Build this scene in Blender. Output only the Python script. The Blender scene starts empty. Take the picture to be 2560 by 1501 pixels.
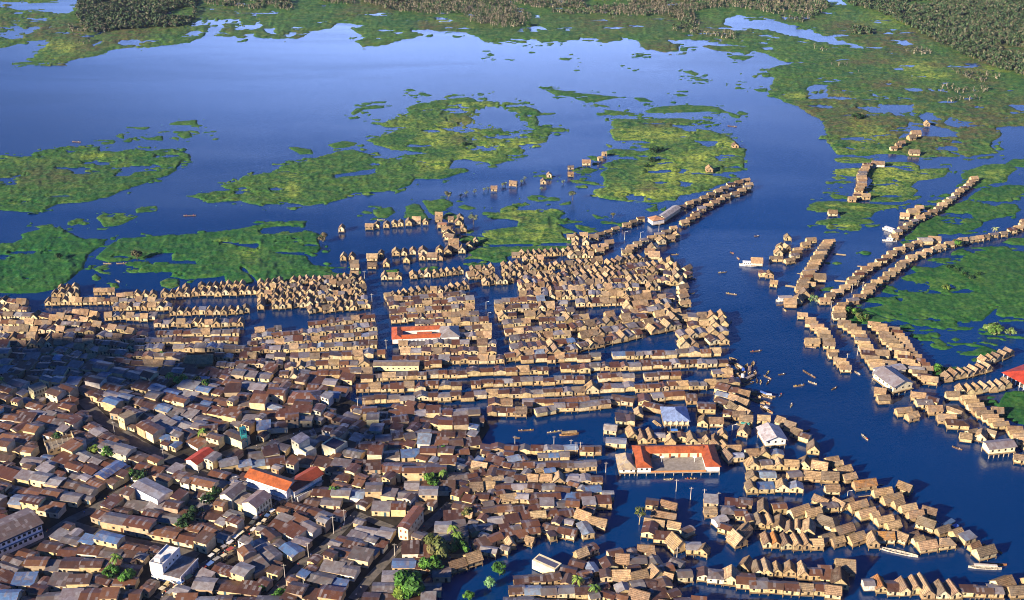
import bpy, math, random
import numpy as np
from mathutils import Vector, Matrix
R = math.radians
random.seed(7); rng = np.random.default_rng(11)
scene = bpy.context.scene
col = scene.collection
# ------------------------------------------------------------------ camera, sky, sun, exposure
CAM_H, F, PITCH = 330.0, 3000.0, R(26.0)           # metres, focal length in photo pixels (2560 wide)
cd = bpy.data.cameras.new('camera'); cam = bpy.data.objects.new('camera', cd); col.objects.link(cam)
cd.sensor_width = 36.0; cd.lens = 36.0 * F / 2560.0
cd.clip_start = 1.0; cd.clip_end = 40000.0
cam.location = (0, 0, CAM_H); cam.rotation_euler = (R(90) - PITCH, 0, 0)
scene.camera = cam
SUN_EL = 21.0
SHX, SHY = 0.80, 0.60                              # the way shadows fall on the ground
sun_to = Vector((-SHX * math.cos(R(SUN_EL)), -SHY * math.cos(R(SUN_EL)), math.sin(R(SUN_EL))))
sl = bpy.data.lights.new('sun', 'SUN'); sun = bpy.data.objects.new('sun', sl); col.objects.link(sun)
sl.energy = 5.0; sl.angle = R(0.5); sl.color = (1.0, 0.85, 0.64)
sun.rotation_euler = sun_to.to_track_quat('Z', 'Y').to_euler()
w = bpy.data.worlds.new('World'); scene.world = w; w.use_nodes = True
wn, wl = w.node_tree.nodes, w.node_tree.links
bg = wn['Background']
sky = wn.new('ShaderNodeTexSky'); sky.sky_type = 'NISHITA'; sky.sun_disc = False
sky.sun_elevation = R(SUN_EL)
sky.sun_rotation = math.atan2(sun_to.x, sun_to.y)
sky.altitude = 300; sky.air_density = 0.75; sky.dust_density = 0.1; sky.ozone_density = 6.0
# bright bank of clouds added low in the unseen sky to brighten far water
tcw = wn.new('ShaderNodeTexCoord'); sx = wn.new('ShaderNodeSeparateXYZ'); wl.new(tcw.outputs['Generated'], sx.inputs[0])
def _mr(inp, a, b, c=0.0, d=1.0):
    x = wn.new('ShaderNodeMapRange'); x.interpolation_type = 'SMOOTHSTEP'; wl.new(inp, x.inputs[0])
    for i, v in enumerate((a, b, c, d)): x.inputs[i + 1].default_value = v
    return x.outputs[0]
def _mul(a, b):
    x = wn.new('ShaderNodeMath'); x.operation = 'MULTIPLY'; wl.new(a, x.inputs[0]); wl.new(b, x.inputs[1]); return x.outputs[0]
mpw = wn.new('ShaderNodeMapping'); mpw.inputs['Scale'].default_value = (2.2, 2.2, 7); wl.new(tcw.outputs['Generated'], mpw.inputs[0])
nzw = wn.new('ShaderNodeTexNoise'); nzw.inputs['Scale'].default_value = 1.3; nzw.inputs['Detail'].default_value = 5; wl.new(mpw.outputs[0], nzw.inputs['Vector'])
axw = wn.new('ShaderNodeMath'); axw.operation = 'SUBTRACT'; wl.new(sx.outputs['X'], axw.inputs[0]); axw.inputs[1].default_value = .03
abw = wn.new('ShaderNodeMath'); abw.operation = 'ABSOLUTE'; wl.new(axw.outputs[0], abw.inputs[0])
mask = _mul(_mul(_mr(sx.outputs['Z'], .31, .18), _mul(_mr(sx.outputs['Y'], .5, .8), _mr(abw.outputs[0], .55, .02, .10, 1.0))), _mr(nzw.outputs[0], .25, .6, .45, 1.0))
tnt = wn.new('ShaderNodeMix'); tnt.data_type = 'RGBA'; tnt.blend_type = 'MULTIPLY'; tnt.inputs[0].default_value = 1.0; wl.new(sky.outputs[0], tnt.inputs[6]); tnt.inputs[7].default_value = (.16, .66, 1.25, 1)   # deep polarised blue
mxw = wn.new('ShaderNodeMix'); mxw.data_type = 'RGBA'; wl.new(mask, mxw.inputs[0]); wl.new(tnt.outputs[2], mxw.inputs[6]); mxw.inputs[7].default_value = (22.0, 31.0, 59.0, 1)
wl.new(mxw.outputs[2], bg.inputs[0]); bg.inputs[1].default_value = 0.05
scene.view_settings.view_transform = 'Standard'; scene.view_settings.look = 'None'
scene.view_settings.exposure = 1.3; scene.view_settings.gamma = 1.0
scene.cycles.max_bounces = 5; scene.cycles.diffuse_bounces = 1; scene.cycles.glossy_bounces = 3
scene.cycles.volume_bounces = 0; scene.cycles.use_denoising = True; scene.cycles.filter_width = 1.0

CP, SP = math.cos(PITCH), math.sin(PITCH)
def G(px, py, z=0.0):
    """photo pixel (2560 x 1501) -> the point of the level z that stands there"""
    px = np.asarray(px, float); py = np.asarray(py, float)
    u = (px - 1280.0) / F; v = -(py - 750.5) / F
    dx, dy, dz = u, CP + v * SP, -SP + v * CP
    t = (z - CAM_H) / dz
    return dx * t, dy * t
def PX(x, y, z=0.0):
    X = x; Y = y * CP - (z - CAM_H) * SP; Zc = y * SP + (z - CAM_H) * CP
    return 1280.0 + F * X / Y, 750.5 - F * Zc / Y
TILES = {1: (0, 0, 2.9302), 2: (850, 0, 2.9302), 3: (1700, 0, 2.9302), 4: (0, 480, 2.9302), 5: (850, 480, 2.9302), 6: (1700, 480, 2.9302),
         7: (0, 960, 2.7313), 8: (640, 960, 2.7313), 9: (1280, 960, 2.7313), 10: (1920, 960, 2.7313), 0: (0, 0, 1.0)}
def T(t, pts):
    ox, oy, s = TILES[t]
    return [(ox + x / s, oy + y / s) for x, y in pts]
# ------------------------------------------------------------------ numpy noise
_P = rng.random((256, 256))
def vnoise(x, y, s):
    x = x / s; y = y / s
    xi = np.floor(x).astype(int); yi = np.floor(y).astype(int)
    fx = x - xi; fy = y - yi
    fx = fx * fx * (3 - 2 * fx); fy = fy * fy * (3 - 2 * fy)
    a = _P[xi & 255, yi & 255]; b = _P[(xi + 1) & 255, yi & 255]; c = _P[xi & 255, (yi + 1) & 255]; d = _P[(xi + 1) & 255, (yi + 1) & 255]
    return (a * (1 - fx) + b * fx) * (1 - fy) + (c * (1 - fx) + d * fx) * fy
def fbm(x, y, s, n=4):
    r = 0; a = 1; t = 0
    for i in range(n):
        r = r + a * vnoise(x + 37.1 * i, y + 91.7 * i, s); t += a; a *= 0.55; s *= 0.48
    return r / t
def sdist(X, Y, poly, ky=2.2):
    """signed distance in photo pixels (inside > 0), y stretched for foreshortening"""
    p = np.array(poly, float); d = np.full(X.shape, 1e9); ins = np.zeros(X.shape, bool)
    n = len(p)
    for i in range(n):
        x0, y0 = p[i]; x1, y1 = p[(i + 1) % n]
        ex, ey = x1 - x0, (y1 - y0) * ky
        L = ex * ex + ey * ey + 1e-9
        t = np.clip(((X - x0) * ex + (Y - y0) * ky * ey) / L, 0, 1)
        d = np.minimum(d, np.hypot(X - x0 - t * ex, (Y - y0) * ky - t * ey))
        if y0 != y1:
            ins ^= ((y0 > Y) != (y1 > Y)) & (X < (x1 - x0) * (Y - y0) / (y1 - y0) + x0)
    return np.where(ins, d, -d)
# ------------------------------------------------------------------ object helpers
def tag(o, label=None, cat=None, group=None, kind=None):
    if label: o['label'] = label
    if cat: o['category'] = cat
    if group: o['group'] = group
    if kind: o['kind'] = kind
    return o
def empty(name, loc, rz=0.0):
    o = bpy.data.objects.new(name, None); col.objects.link(o)
    o.location = loc; o.rotation_euler = (0, 0, rz); o.empty_display_size = 1
    return o
def np_mesh(name, V, Q, mats, parent=None, uv=None, colr=None, mi=None, smooth=False):
    """V (n,3), Q list/array of quads or list of faces"""
    me = bpy.data.meshes.new(name)
    if isinstance(Q, np.ndarray):
        k = Q.shape[1]
        me.vertices.add(len(V)); me.vertices.foreach_set('co', np.asarray(V, np.float32).ravel())
        me.loops.add(Q.size); me.loops.foreach_set('vertex_index', Q.astype(np.int32).ravel())
        me.polygons.add(len(Q)); me.polygons.foreach_set('loop_start', np.arange(0, Q.size, k, dtype=np.int32))
        me.polygons.foreach_set('loop_total', np.full(len(Q), k, np.int32))
        me.update(calc_edges=True)
    else:
        me.from_pydata(V, [], Q)
    for m in (mats if isinstance(mats, (list, tuple)) else [mats]): me.materials.append(m)
    if uv is not None:
        l = me.uv_layers.new(name='UVMap'); l.data.foreach_set('uv', np.asarray(uv, np.float32).ravel())
    if colr is not None:                       # per-vertex colour of the thing itself
        a = me.color_attributes.new('tint', 'FLOAT_COLOR', 'POINT')
        a.data.foreach_set('color', np.asarray(colr, np.float32).ravel())
    if mi is not None: me.polygons.foreach_set('material_index', np.asarray(mi, np.int32))
    if smooth: me.polygons.foreach_set('use_smooth', np.ones(len(me.polygons), bool))
    o = bpy.data.objects.new(name, me); col.objects.link(o)
    if parent is not None: o.parent = parent
    return o
class MB:
    """collects faces (each with uv, colour and material slot) into one mesh"""
    def __init__(s): s.v = []; s.f = []; s.uv = []; s.c = []; s.m = []
    def face(s, pts, uv=None, c=(1, 1, 1), m=0):
        b = len(s.v); s.v += [tuple(p) for p in pts]; s.f.append(tuple(range(b, b + len(pts))))
        s.uv += uv if uv else [(p[0], p[1]) for p in pts]
        s.c += [c] * len(pts); s.m.append(m)
    def box(s, x0, y0, z0, x1, y1, z1, c=(1, 1, 1), m=0, bottom=False):
        P = [(x0, y0), (x1, y0), (x1, y1), (x0, y1)]
        for i in range(4):
            a, b = P[i], P[(i + 1) % 4]; L = math.hypot(b[0] - a[0], b[1] - a[1])
            s.face([(*a, z0), (*b, z0), (*b, z1), (*a, z1)], [(0, z0), (L, z0), (L, z1), (0, z1)], c, m)
        s.face([(*P[0], z1), (*P[1], z1), (*P[2], z1), (*P[3], z1)], None, c, m)
        if bottom: s.face([(*P[3], z0), (*P[2], z0), (*P[1], z0), (*P[0], z0)], None, c, m)
    def post(s, x, y, z0, z1, r, c=(1, 1, 1), m=0): s.box(x - r, y - r, z0, x + r, y + r, z1, c, m)
    def beam(s, a, b, r, c=(1, 1, 1), m=0, n=4, r2=None):
        a, b = Vector(a), Vector(b); d = (b - a); L = d.length
        if L < 1e-6: return
        d /= L; u = d.cross(Vector((0, 0, 1)) if abs(d.z) < .95 else Vector((1, 0, 0))).normalized(); w_ = d.cross(u)
        r2 = r if r2 is None else r2
        A = [a + (u * math.cos(2 * math.pi * i / n) + w_ * math.sin(2 * math.pi * i / n)) * r for i in range(n)]
        B = [b + (u * math.cos(2 * math.pi * i / n) + w_ * math.sin(2 * math.pi * i / n)) * r2 for i in range(n)]
        for i in range(n):
            j = (i + 1) % n; s.face([A[j], A[i], B[i], B[j]], None, c, m)
        s.face(list(reversed(B)), None, c, m)
    def add(s, o, M=None):
        b = len(s.v)
        s.v += [tuple(M @ Vector(p)) for p in o.v] if M is not None else o.v
        s.f += [tuple(i + b for i in f) for f in o.f]; s.uv += o.uv; s.c += o.c; s.m += o.m
    def build(s, name, mats, parent=None):
        return np_mesh(name, s.v, s.f, mats, parent, uv=s.uv, colr=[(*c, 1) for c in s.c], mi=s.m)
# ------------------------------------------------------------------ materials
def mat(name, rough=0.8, spec=0.3):
    m = bpy.data.materials.new(name); m.use_nodes = True
    n = m.node_tree.nodes; b = n['Principled BSDF']; b.inputs['Roughness'].default_value = rough
    b.inputs['Specular IOR Level'].default_value = spec
    return m, n, m.node_tree.links, b
def N(n, t, **k):
    x = n.new(t)
    for a, b in k.items():
        if a in x.inputs.keys() if hasattr(x, 'inputs') else False: x.inputs[a].default_value = b
        else: setattr(x, a, b)
    return x
def mixc(n, l, fac, a, b, bt='MIX'):
    x = n.new('ShaderNodeMix'); x.data_type = 'RGBA'; x.blend_type = bt
    for s, v in ((x.inputs[0], fac), (x.inputs[6], a), (x.inputs[7], b)):
        if hasattr(v, 'links'): l.new(v, s)
        elif isinstance(v, (int, float)): s.default_value = v
        else: s.default_value = (*v, 1) if len(v) == 3 else v
    return x.outputs[2]
def math_(n, l, op, a, b=0.0, c=None, clamp=False):
    x = n.new('ShaderNodeMath'); x.operation = op; x.use_clamp = clamp
    for s, v in zip(x.inputs, (a, b, c) if c is not None else (a, b)):
        if hasattr(v, 'links'): l.new(v, s)
        else: s.default_value = v
    return x.outputs[0]
def ramp(n, l, fac, lo, hi):
    x = n.new('ShaderNodeMapRange'); x.interpolation_type = 'SMOOTHSTEP'
    l.new(fac, x.inputs[0]); x.inputs[1].default_value = lo; x.inputs[2].default_value = hi
    return x.outputs[0]
def noise(n, l, vec, scale, detail=3.0, rough=0.55, dist=0.0):
    x = n.new('ShaderNodeTexNoise'); x.inputs['Scale'].default_value = scale; x.inputs['Detail'].default_value = detail
    x.inputs['Roughness'].default_value = rough; x.inputs['Distortion'].default_value = dist
    if vec is not None: l.new(vec, x.inputs['Vector'])
    return x.outputs[0]
def pos(n): return n.new('ShaderNodeNewGeometry').outputs['Position']
def vscale(n, l, v, s):
    x = n.new('ShaderNodeMapping'); l.new(v, x.inputs[0]); x.inputs['Scale'].default_value = s; return x.outputs[0]
def bump(n, l, b, h, strength, dist):
    x = n.new('ShaderNodeBump'); x.inputs['Strength'].default_value = strength; x.inputs['Distance'].default_value = dist
    l.new(h, x.inputs['Height']); l.new(x.outputs[0], b.inputs['Normal'])
def attr(n, name='tint'):
    x = n.new('ShaderNodeAttribute'); x.attribute_name = name; return x
def uvn(n): return n.new('ShaderNodeTexCoord').outputs['UV']
M = {}
HAZE = 0.000020
def water_mat():
    m, n, l, b = mat('river_water', 0.12, 0.8); b.inputs['IOR'].default_value = 1.45
    p = pos(n)
    streak = noise(n, l, vscale(n, l, p, (0.0028, 0.011, 1)), 1.0, 5, 0.6, 0.6)
    big = noise(n, l, vscale(n, l, p, (0.0011, 0.0016, 1)), 1.0, 2, 0.5, 0.3)
    c = mixc(n, l, ramp(n, l, big, .35, .65), (0.0, 0.0150, 0.068), (0.0, 0.032, 0.140))
    l.new(c, b.inputs['Base Color'])
    rg = math_(n, l, 'MULTIPLY_ADD', ramp(n, l, streak, .38, .66), 0.13, 0.12); l.new(rg, b.inputs['Roughness'])
    fine = noise(n, l, vscale(n, l, p, (0.5, 0.8, 1)), 1.0, 4, 0.65)
    bump(n, l, b, fine, 0.35, 0.25)
    return m
def veg_mat():
    """floating meadow: tint.r = lime water lettuce, tint.g = brown dead reed, tint.b = wet gaps"""
    m, n, l, b = mat('marsh_plants', 0.85, 0.15)
    p = pos(n); a = attr(n); sep = n.new('ShaderNodeSeparateColor'); l.new(a.outputs['Color'], sep.inputs[0])
    big = noise(n, l, vscale(n, l, p, (.016, .022, .02)), 1, 3, .6, .8)
    mid = noise(n, l, vscale(n, l, p, (.09, .13, .1)), 1, 4, .65, .5)
    fine = noise(n, l, vscale(n, l, p, (.45, .6, .5)), 1, 3, .7)
    c = mixc(n, l, ramp(n, l, big, .35, .65), (0.008, 0.100, 0.026), (0.050, 0.155, 0.026))
    c = mixc(n, l, ramp(n, l, mid, .45, .7), c, (0.14, 0.19, 0.035))
    lm = math_(n, l, 'MULTIPLY', sep.outputs[0], ramp(n, l, math_(n, l, 'ADD', math_(n, l, 'MULTIPLY', mid, .7), math_(n, l, 'MULTIPLY', fine, .3)), .38, .56))
    c = mixc(n, l, lm, c, (0.42, 0.50, 0.07))
    br = math_(n, l, 'MULTIPLY', sep.outputs[1], ramp(n, l, mid, .3, .6))
    c = mixc(n, l, br, c, (0.13, 0.075, 0.045))
    c = mixc(n, l, ramp(n, l, fine, .36, .64), mixc(n, l, .55, c, (0.003, 0.022, 0.006)), mixc(n, l, .22, c, (0.26, 0.36, 0.09)))
    c = mixc(n, l, math_(n, l, 'MULTIPLY', sep.outputs[2], .6), c, mixc(n, l, ramp(n, l, mid, .4, .7), (0.004, 0.085, 0.018), (0.012, 0.13, 0.026)))
    vor = n.new('ShaderNodeTexVoronoi'); vor.inputs['Scale'].default_value = .16; l.new(p, vor.inputs['Vector'])
    c = mixc(n, l, math_(n, l, 'MULTIPLY', ramp(n, l, vor.outputs['Distance'], .25, .75), .45), c, mixc(n, l, .55, c, (0.004, 0.03, 0.010)))
    l.new(c, b.inputs['Base Color'])
    bump(n, l, b, fine, 0.6, 0.4)
    return m
def tinted(name, rough, spec, kind):
    m, n, l, b = mat(name, rough, spec)
    a = attr(n).outputs['Color']; uv = uvn(n); p = pos(n)
    if kind == 'thatch':
        st = noise(n, l, vscale(n, l, uv, (5.0, .7, 1)), 1, 3, .7)
        cl = noise(n, l, p, .55, 3, .6)
        ww = n.new('ShaderNodeTexWave'); ww.wave_type = 'BANDS'; ww.bands_direction = 'Y'; l.new(uv, ww.inputs[0])
        ww.inputs['Scale'].default_value = .42; ww.inputs['Distortion'].default_value = 2.5; ww.inputs['Detail'].default_value = 2
        c = mixc(n, l, 1.0, a, mixc(n, l, ramp(n, l, st, .3, .7), (.5, .46, .42), (1.15, 1.12, 1.05)), 'MULTIPLY')
        c = mixc(n, l, 1.0, c, mixc(n, l, ramp(n, l, cl, .3, .7), (.62, .6, .6), (1.1, 1.05, 1.0)), 'MULTIPLY')
        c = mixc(n, l, math_(n, l, 'MULTIPLY', ramp(n, l, ww.outputs[0], .0, .5), 1.0), mixc(n, l, .5, c, (.02, .014, .01)), c)
        gp = noise(n, l, p, .16, 4, .65)
        c = mixc(n, l, math_(n, l, 'MULTIPLY', ramp(n, l, gp, .48, .68), .7), c, (.20, .165, .13))
        l.new(c, b.inputs['Base Color']); bump(n, l, b, st, .8, .15)
    elif kind == 'tin':
        # corrugated sheets 0.9 x 2.4 m, each with its own age; rust blots run over them
        sc = vscale(n, l, uv, (1 / 1.1, 1 / 2.2, 1)); f = n.new('ShaderNodeVectorMath'); f.operation = 'FLOOR'; l.new(sc, f.inputs[0])
        wn_ = n.new('ShaderNodeTexWhiteNoise'); wn_.noise_dimensions = '3D'
        oi = n.new('ShaderNodeVectorMath'); oi.operation = 'ADD'; l.new(f.outputs[0], oi.inputs[0])
        l.new(a, oi.inputs[1]); l.new(oi.outputs[0], wn_.inputs['Vector'])
        sh = wn_.outputs['Value']
        bl = noise(n, l, vscale(n, l, p, (.35, .35, .35)), 1, 4, .65, .6)
        rr = ramp(n, l, math_(n, l, 'ADD', math_(n, l, 'MULTIPLY', sh, .22), bl), .45, .78)
        rust = mixc(n, l, sh, (.75, .68, .62), (1.15, 1.1, 1.05))
        c = mixc(n, l, 1.0, a, rust, 'MULTIPLY')
        pale = math_(n, l, 'MULTIPLY', ramp(n, l, sh, .86, .89), .75)
        c = mixc(n, l, pale, c, (.38, .38, .40))
        c = mixc(n, l, math_(n, l, 'MULTIPLY', rr, .55), c, (.10, .042, .022))
        ww = n.new('ShaderNodeTexWave'); ww.bands_direction = 'X'; l.new(uv, ww.inputs[0]); ww.inputs['Scale'].default_value = 1.1
        c = mixc(n, l, math_(n, l, 'MULTIPLY', ww.outputs[0], .28), c, mixc(n, l, .6, c, (.01, .01, .01)))
        l.new(c, b.inputs['Base Color']); bump(n, l, b, ww.outputs[0], .5, .06)
    elif kind == 'wood':
        st = noise(n, l, vscale(n, l, uv, (4.5, .5, 1)), 1, 2, .6)
        cl = noise(n, l, p, .4, 2, .6)
        c = mixc(n, l, 1.0, a, mixc(n, l, ramp(n, l, st, .3, .7), (.6, .56, .5), (1.12, 1.1, 1.05)), 'MULTIPLY')
        c = mixc(n, l, 1.0, c, mixc(n, l, ramp(n, l, cl, .3, .7), (.7, .68, .66), (1.08, 1.05, 1.0)), 'MULTIPLY')
        l.new(c, b.inputs['Base Color'])
    elif kind == 'plaster':
        cl = noise(n, l, p, .5, 5, .65); st = noise(n, l, vscale(n, l, uv, (1.5, .25, 1)), 1, 4, .7)
        c = mixc(n, l, 1.0, a, mixc(n, l, ramp(n, l, cl, .3, .7), (.72, .69, .64), (1.06, 1.05, 1.03)), 'MULTIPLY')
        c = mixc(n, l, ramp(n, l, st, .6, .82), c, mixc(n, l, .5, c, (.12, .10, .08)))
        l.new(c, b.inputs['Base Color'])
    elif kind == 'tile':
        cl = noise(n, l, p, .3, 5, .75); ww = n.new('ShaderNodeTexWave'); ww.bands_direction = 'X'; l.new(uv, ww.inputs[0]); ww.inputs['Scale'].default_value = .8
        st = noise(n, l, vscale(n, l, uv, (.9, .2, 1)), 1, 4, .7)
        c = mixc(n, l, 1.0, a, mixc(n, l, ramp(n, l, cl, .3, .7), (.58, .55, .55), (1.15, 1.12, 1.1)), 'MULTIPLY')
        c = mixc(n, l, math_(n, l, 'MULTIPLY', ramp(n, l, st, .5, .75), .55), c, (.10, .055, .04))
        c = mixc(n, l, math_(n, l, 'MULTIPLY', ww.outputs[0], .3), c, mixc(n, l, .6, c, (.02, .01, .01)))
        l.new(c, b.inputs['Base Color']); bump(n, l, b, ww.outputs[0], .4, .06)
    elif kind == 'leaf':
        cl = noise(n, l, p, .6, 2, .6)
        c = mixc(n, l, 1.0, a, mixc(n, l, ramp(n, l, cl, .3, .7), (.6, .65, .6), (1.25, 1.2, 1.0)), 'MULTIPLY')
        l.new(c, b.inputs['Base Color'])
    else:
        cl = noise(n, l, p, .8, 3, .6)
        c = mixc(n, l, 1.0, a, mixc(n, l, ramp(n, l, cl, .3, .7), (.8, .8, .8), (1.08, 1.08, 1.08)), 'MULTIPLY')
        l.new(c, b.inputs['Base Color'])
    return m
M['water'] = water_mat(); M['veg'] = veg_mat()
M['thatch'] = tinted('thatch', .95, .1, 'thatch'); M['tin'] = tinted('corrugated_tin', .55, .4, 'tin')
M['wood'] = tinted('plank_wall', .85, .2, 'wood'); M['plaster'] = tinted('plaster', .9, .2, 'plaster')
M['tile'] = tinted('red_roofing', .7, .3, 'tile'); M['leaf'] = tinted('leaf', .7, .25, 'leaf'); M['paint'] = tinted('paint', .6, .3, 'paint')
def ground_mat(name, c1, c2, s):
    m, n, l, b = mat(name, .95, .15); p = pos(n)
    c = mixc(n, l, ramp(n, l, noise(n, l, p, s, 5, .65), .35, .65), c1, c2); l.new(c, b.inputs['Base Color'])
    bump(n, l, b, noise(n, l, p, s * 6, 3, .6), .5, .2); return m
M['earth'] = ground_mat('bank_earth', (.018, .015, .012), (.04, .033, .026), .15)
M['street'] = ground_mat('street_paving', (.09, .08, .07), (.15, .13, .11), .3)
M['farland'] = ground_mat('far_land', (.03, .06, .025), (.06, .075, .045), .01)
# ------------------------------------------------------------------ water and far land
def sheet(name, pts, z, m, kind='structure'):
    o = np_mesh(name, [(x, y, z) for x, y in pts], [tuple(range(len(pts)))], m, uv=[(x, y) for x, y in pts]); o['kind'] = kind; return o
water_o = sheet('river_water', [(-9000, -3000), (9000, -3000), (9000, 16000), (-9000, 16000)], 0.0, M['water'])
# ------------------------------------------------------------------ floating meadows, traced as outlines and laid on the water
LIME = [(2,880,930,150,60,1),(2,700,990,120,50,.8),(2,1000,770,140,16,1),(2,880,810,80,14,1),(2,740,1040,140,30,1),(2,1250,1060,240,40,.9),(2,1000,1140,140,30,1),(2,700,1220,110,34,1),
 (2,450,900,200,50,.45),(2,2300,990,260,44,1),(2,2200,1420,320,36,1),(2,2420,1270,170,90,1),(3,330,1060,80,34,1),(3,170,1160,140,44,1),(3,30,1300,200,60,.9),(3,1250,1260,110,36,1),(3,1330,930,90,50,1),(3,1430,980,130,44,1),
 (3,1360,1048,90,10,1),(3,1520,1250,200,44,1),(3,1620,1290,220,40,1),(3,1550,1380,120,40,1),(3,870,710,70,18,1),(3,1170,730,44,34,1),(3,2300,1290,100,44,1),(3,1750,490,140,44,.8),(3,1850,560,140,20,.8),
 (3,2180,520,120,24,.9),(1,470,350,120,40,1),(1,700,1150,120,24,.8),(1,300,1180,300,20,.3),(1,2150,1390,60,70,.8),(4,1820,460,90,44,1),(4,2050,290,130,24,.9),(4,1670,370,70,18,1),(5,1450,300,120,60,1),(5,1350,150,140,50,.8),
 (5,1550,130,100,24,.7),(5,1100,330,200,30,.6),(6,1120,105,44,9,1),(6,1290,118,90,9,1),(6,1200,250,90,10,.8),(2,760,165,80,14,1),(3,1160,1180,200,14,.4),(3,1300,1110,250,16,.4),(4,100,410,90,12,.5),(6,1800,680,160,40,.3),(3,2230,300,60,30,.8),(3,1500,150,160,60,.35)]
BROWN = [(1,350,1300,300,80,1),(1,300,230,150,60,1),(1,560,250,100,80,1),(1,1050,210,300,40,.8),(1,1650,90,200,40,.6),(2,900,900,120,60,.8),(2,870,1030,80,40,1),(2,2250,1390,90,26,1),(2,2350,920,120,24,.8),(2,2000,170,300,50,.9),(2,1100,150,200,60,.7),
 (3,1500,620,170,40,1),(3,1600,790,150,34,1),(3,2050,910,130,44,1),(3,1400,460,240,24,1),(3,1900,480,120,20,.9),(3,1280,790,110,34,.8),(3,900,150,200,20,.6),(4,1000,460,60,40,.7),(4,1900,520,200,40,.5),(5,40,600,80,40,.5),(3,250,230,300,40,.7),(6,2350,560,160,60,.3),(5,1300,210,90,30,.6)]
WET = [(2,1150,870,230,80,1),(2,1050,1050,200,40,.7),(2,350,1210,260,24,.8),(3,1550,800,240,40,.8),(3,2050,870,240,60,.7),(3,1500,870,200,40,.6),(3,2000,1080,220,40,.7),(3,150,1180,140,30,.5),(1,300,220,260,60,.6),(2,1450,210,240,20,.6),(6,1800,700,200,60,.4),(3,2000,670,200,20,.6),(1,1700,180,300,60,.3)]
def blobs(B, X, Y):
    r = np.zeros(X.shape)
    for t, x, y, rx, ry, k in B:
        (cx, cy), s = T(t, [(x, y)])[0], TILES[t][2]
        d = ((X - cx) / (rx / s)) ** 2 + ((Y - cy) / (ry / s)) ** 2
        r = np.maximum(r, k * np.exp(-d * .8))
    return r
def meadow(name, polys, holes=(), step=2.2, amp=5.0, h=0.7, label=None, lush=0.0):
    P = [sum((T(t, p) for t, p in poly), []) for poly in polys]; H = [sum((T(t, p) for t, p in poly), []) for poly in holes]
    allp = np.array(sum(P, [])); x0, y0 = allp.min(0) - 6; x1, y1 = allp.max(0) + 6
    xs = np.arange(x0, x1, step); ys = np.arange(y0, y1, step * .75)
    X, Y = np.meshgrid(xs, ys)
    f = np.full(X.shape, -1e9)
    for p in P: f = np.maximum(f, sdist(X, Y, p))
    for p in H: f = np.minimum(f, -sdist(X, Y, p))
    wx, wy = G(X, Y)
    nz = fbm(wx, wy, 26, 5) - .5; n2 = fbm(wx + 900, wy * .5, 7, 3) - .5; n3 = fbm(wx * .35 + 40, wy, 4.5, 3) - .5
    f = f + amp * (nz * 2.6 + n2 * 1.6 + n3 * 2.2)
    hol = fbm(wx * .45 + 700, wy, 13, 4); lim_ = blobs(LIME, X, Y); f = np.where(hol > .66 - .05 * lim_, np.minimum(f, (.70 - .05 * lim_ - hol) * 60), f)
    sat = fbm(wx * .5 + 200, wy, 6 if name != 'lake_shore_marsh' else 12, 3); f = np.where((f < 0) & (f > -20) & (sat > .68), (sat - .68) * 60, f)
    wet = blobs(WET, X, Y)
    f = np.where(wet > .12, np.minimum(f, 30 * (n2 * .6 + nz + .32 - wet * .42)), f)
    keep = f > 0
    hh = np.clip(f / 5, 0, 1)
    z = hh * h * (.45 + 1.1 * fbm(wx, wy, 5, 3) * fbm(wx + 55, wy, 1.9 + wy * .002, 2) * 2.2) + .02
    z = np.where(keep, z, -.12)
    cell = keep[:-1, :-1] | keep[1:, :-1] | keep[:-1, 1:] | keep[1:, 1:]
    idx = np.arange(X.size).reshape(X.shape)
    Q = np.stack([idx[1:, :-1][cell], idx[1:, 1:][cell], idx[:-1, 1:][cell], idx[:-1, :-1][cell]], 1)
    used = np.unique(Q); mp = np.full(X.size, -1); mp[used] = np.arange(len(used))
    V = np.stack([wx.ravel()[used], wy.ravel()[used], z.ravel()[used]], 1)
    bb = np.maximum(blobs(BROWN, X, Y), (.85 * np.clip((fbm(wx + 300, wy * .6, 70, 4) - .50) * 6, 0, 1)) if name == 'lake_shore_marsh' else 0)
    C = np.stack([blobs(LIME, X, Y).ravel()[used], bb.ravel()[used], np.full(len(used), lush), np.ones(len(used))], 1)
    o = np_mesh(name, V, mp[Q], M['veg'], colr=C, smooth=False)
    tag(o, label, None, None, 'stuff'); return o
meadow('floating_meadow', [[(1,[(-420,1150),(0,1145),(120,1150),(200,1145),(330,1100),(550,1085),(730,1075),(740,1110),(870,1115),(960,1095),(1100,1110),(1250,1090),(1390,1130),(1395,1155),(1330,1180),(1300,1235),(1210,1290),(1050,1345),(900,1400),(720,1465)]),(4,[(600,75),(420,90),(250,150),(0,130),(-420,110)])]],
  [[(1,[(850,1290),(900,1235),(1150,1240),(1150,1255),(980,1260),(950,1290)])]], label='green and brown floating meadow off the lake shore', lush=0.4)
meadow('floating_meadow', [[(4,[(-420,390),(0,380),(100,375),(170,340),(165,315),(350,260),(440,265),(580,330),(620,345),(780,350),(760,385),(650,450),(600,560),(520,640),(450,690),(330,735),(200,745),(-420,745)])]], label='dark green floating meadow beside the thatched shore houses', lush=1.0)
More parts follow.
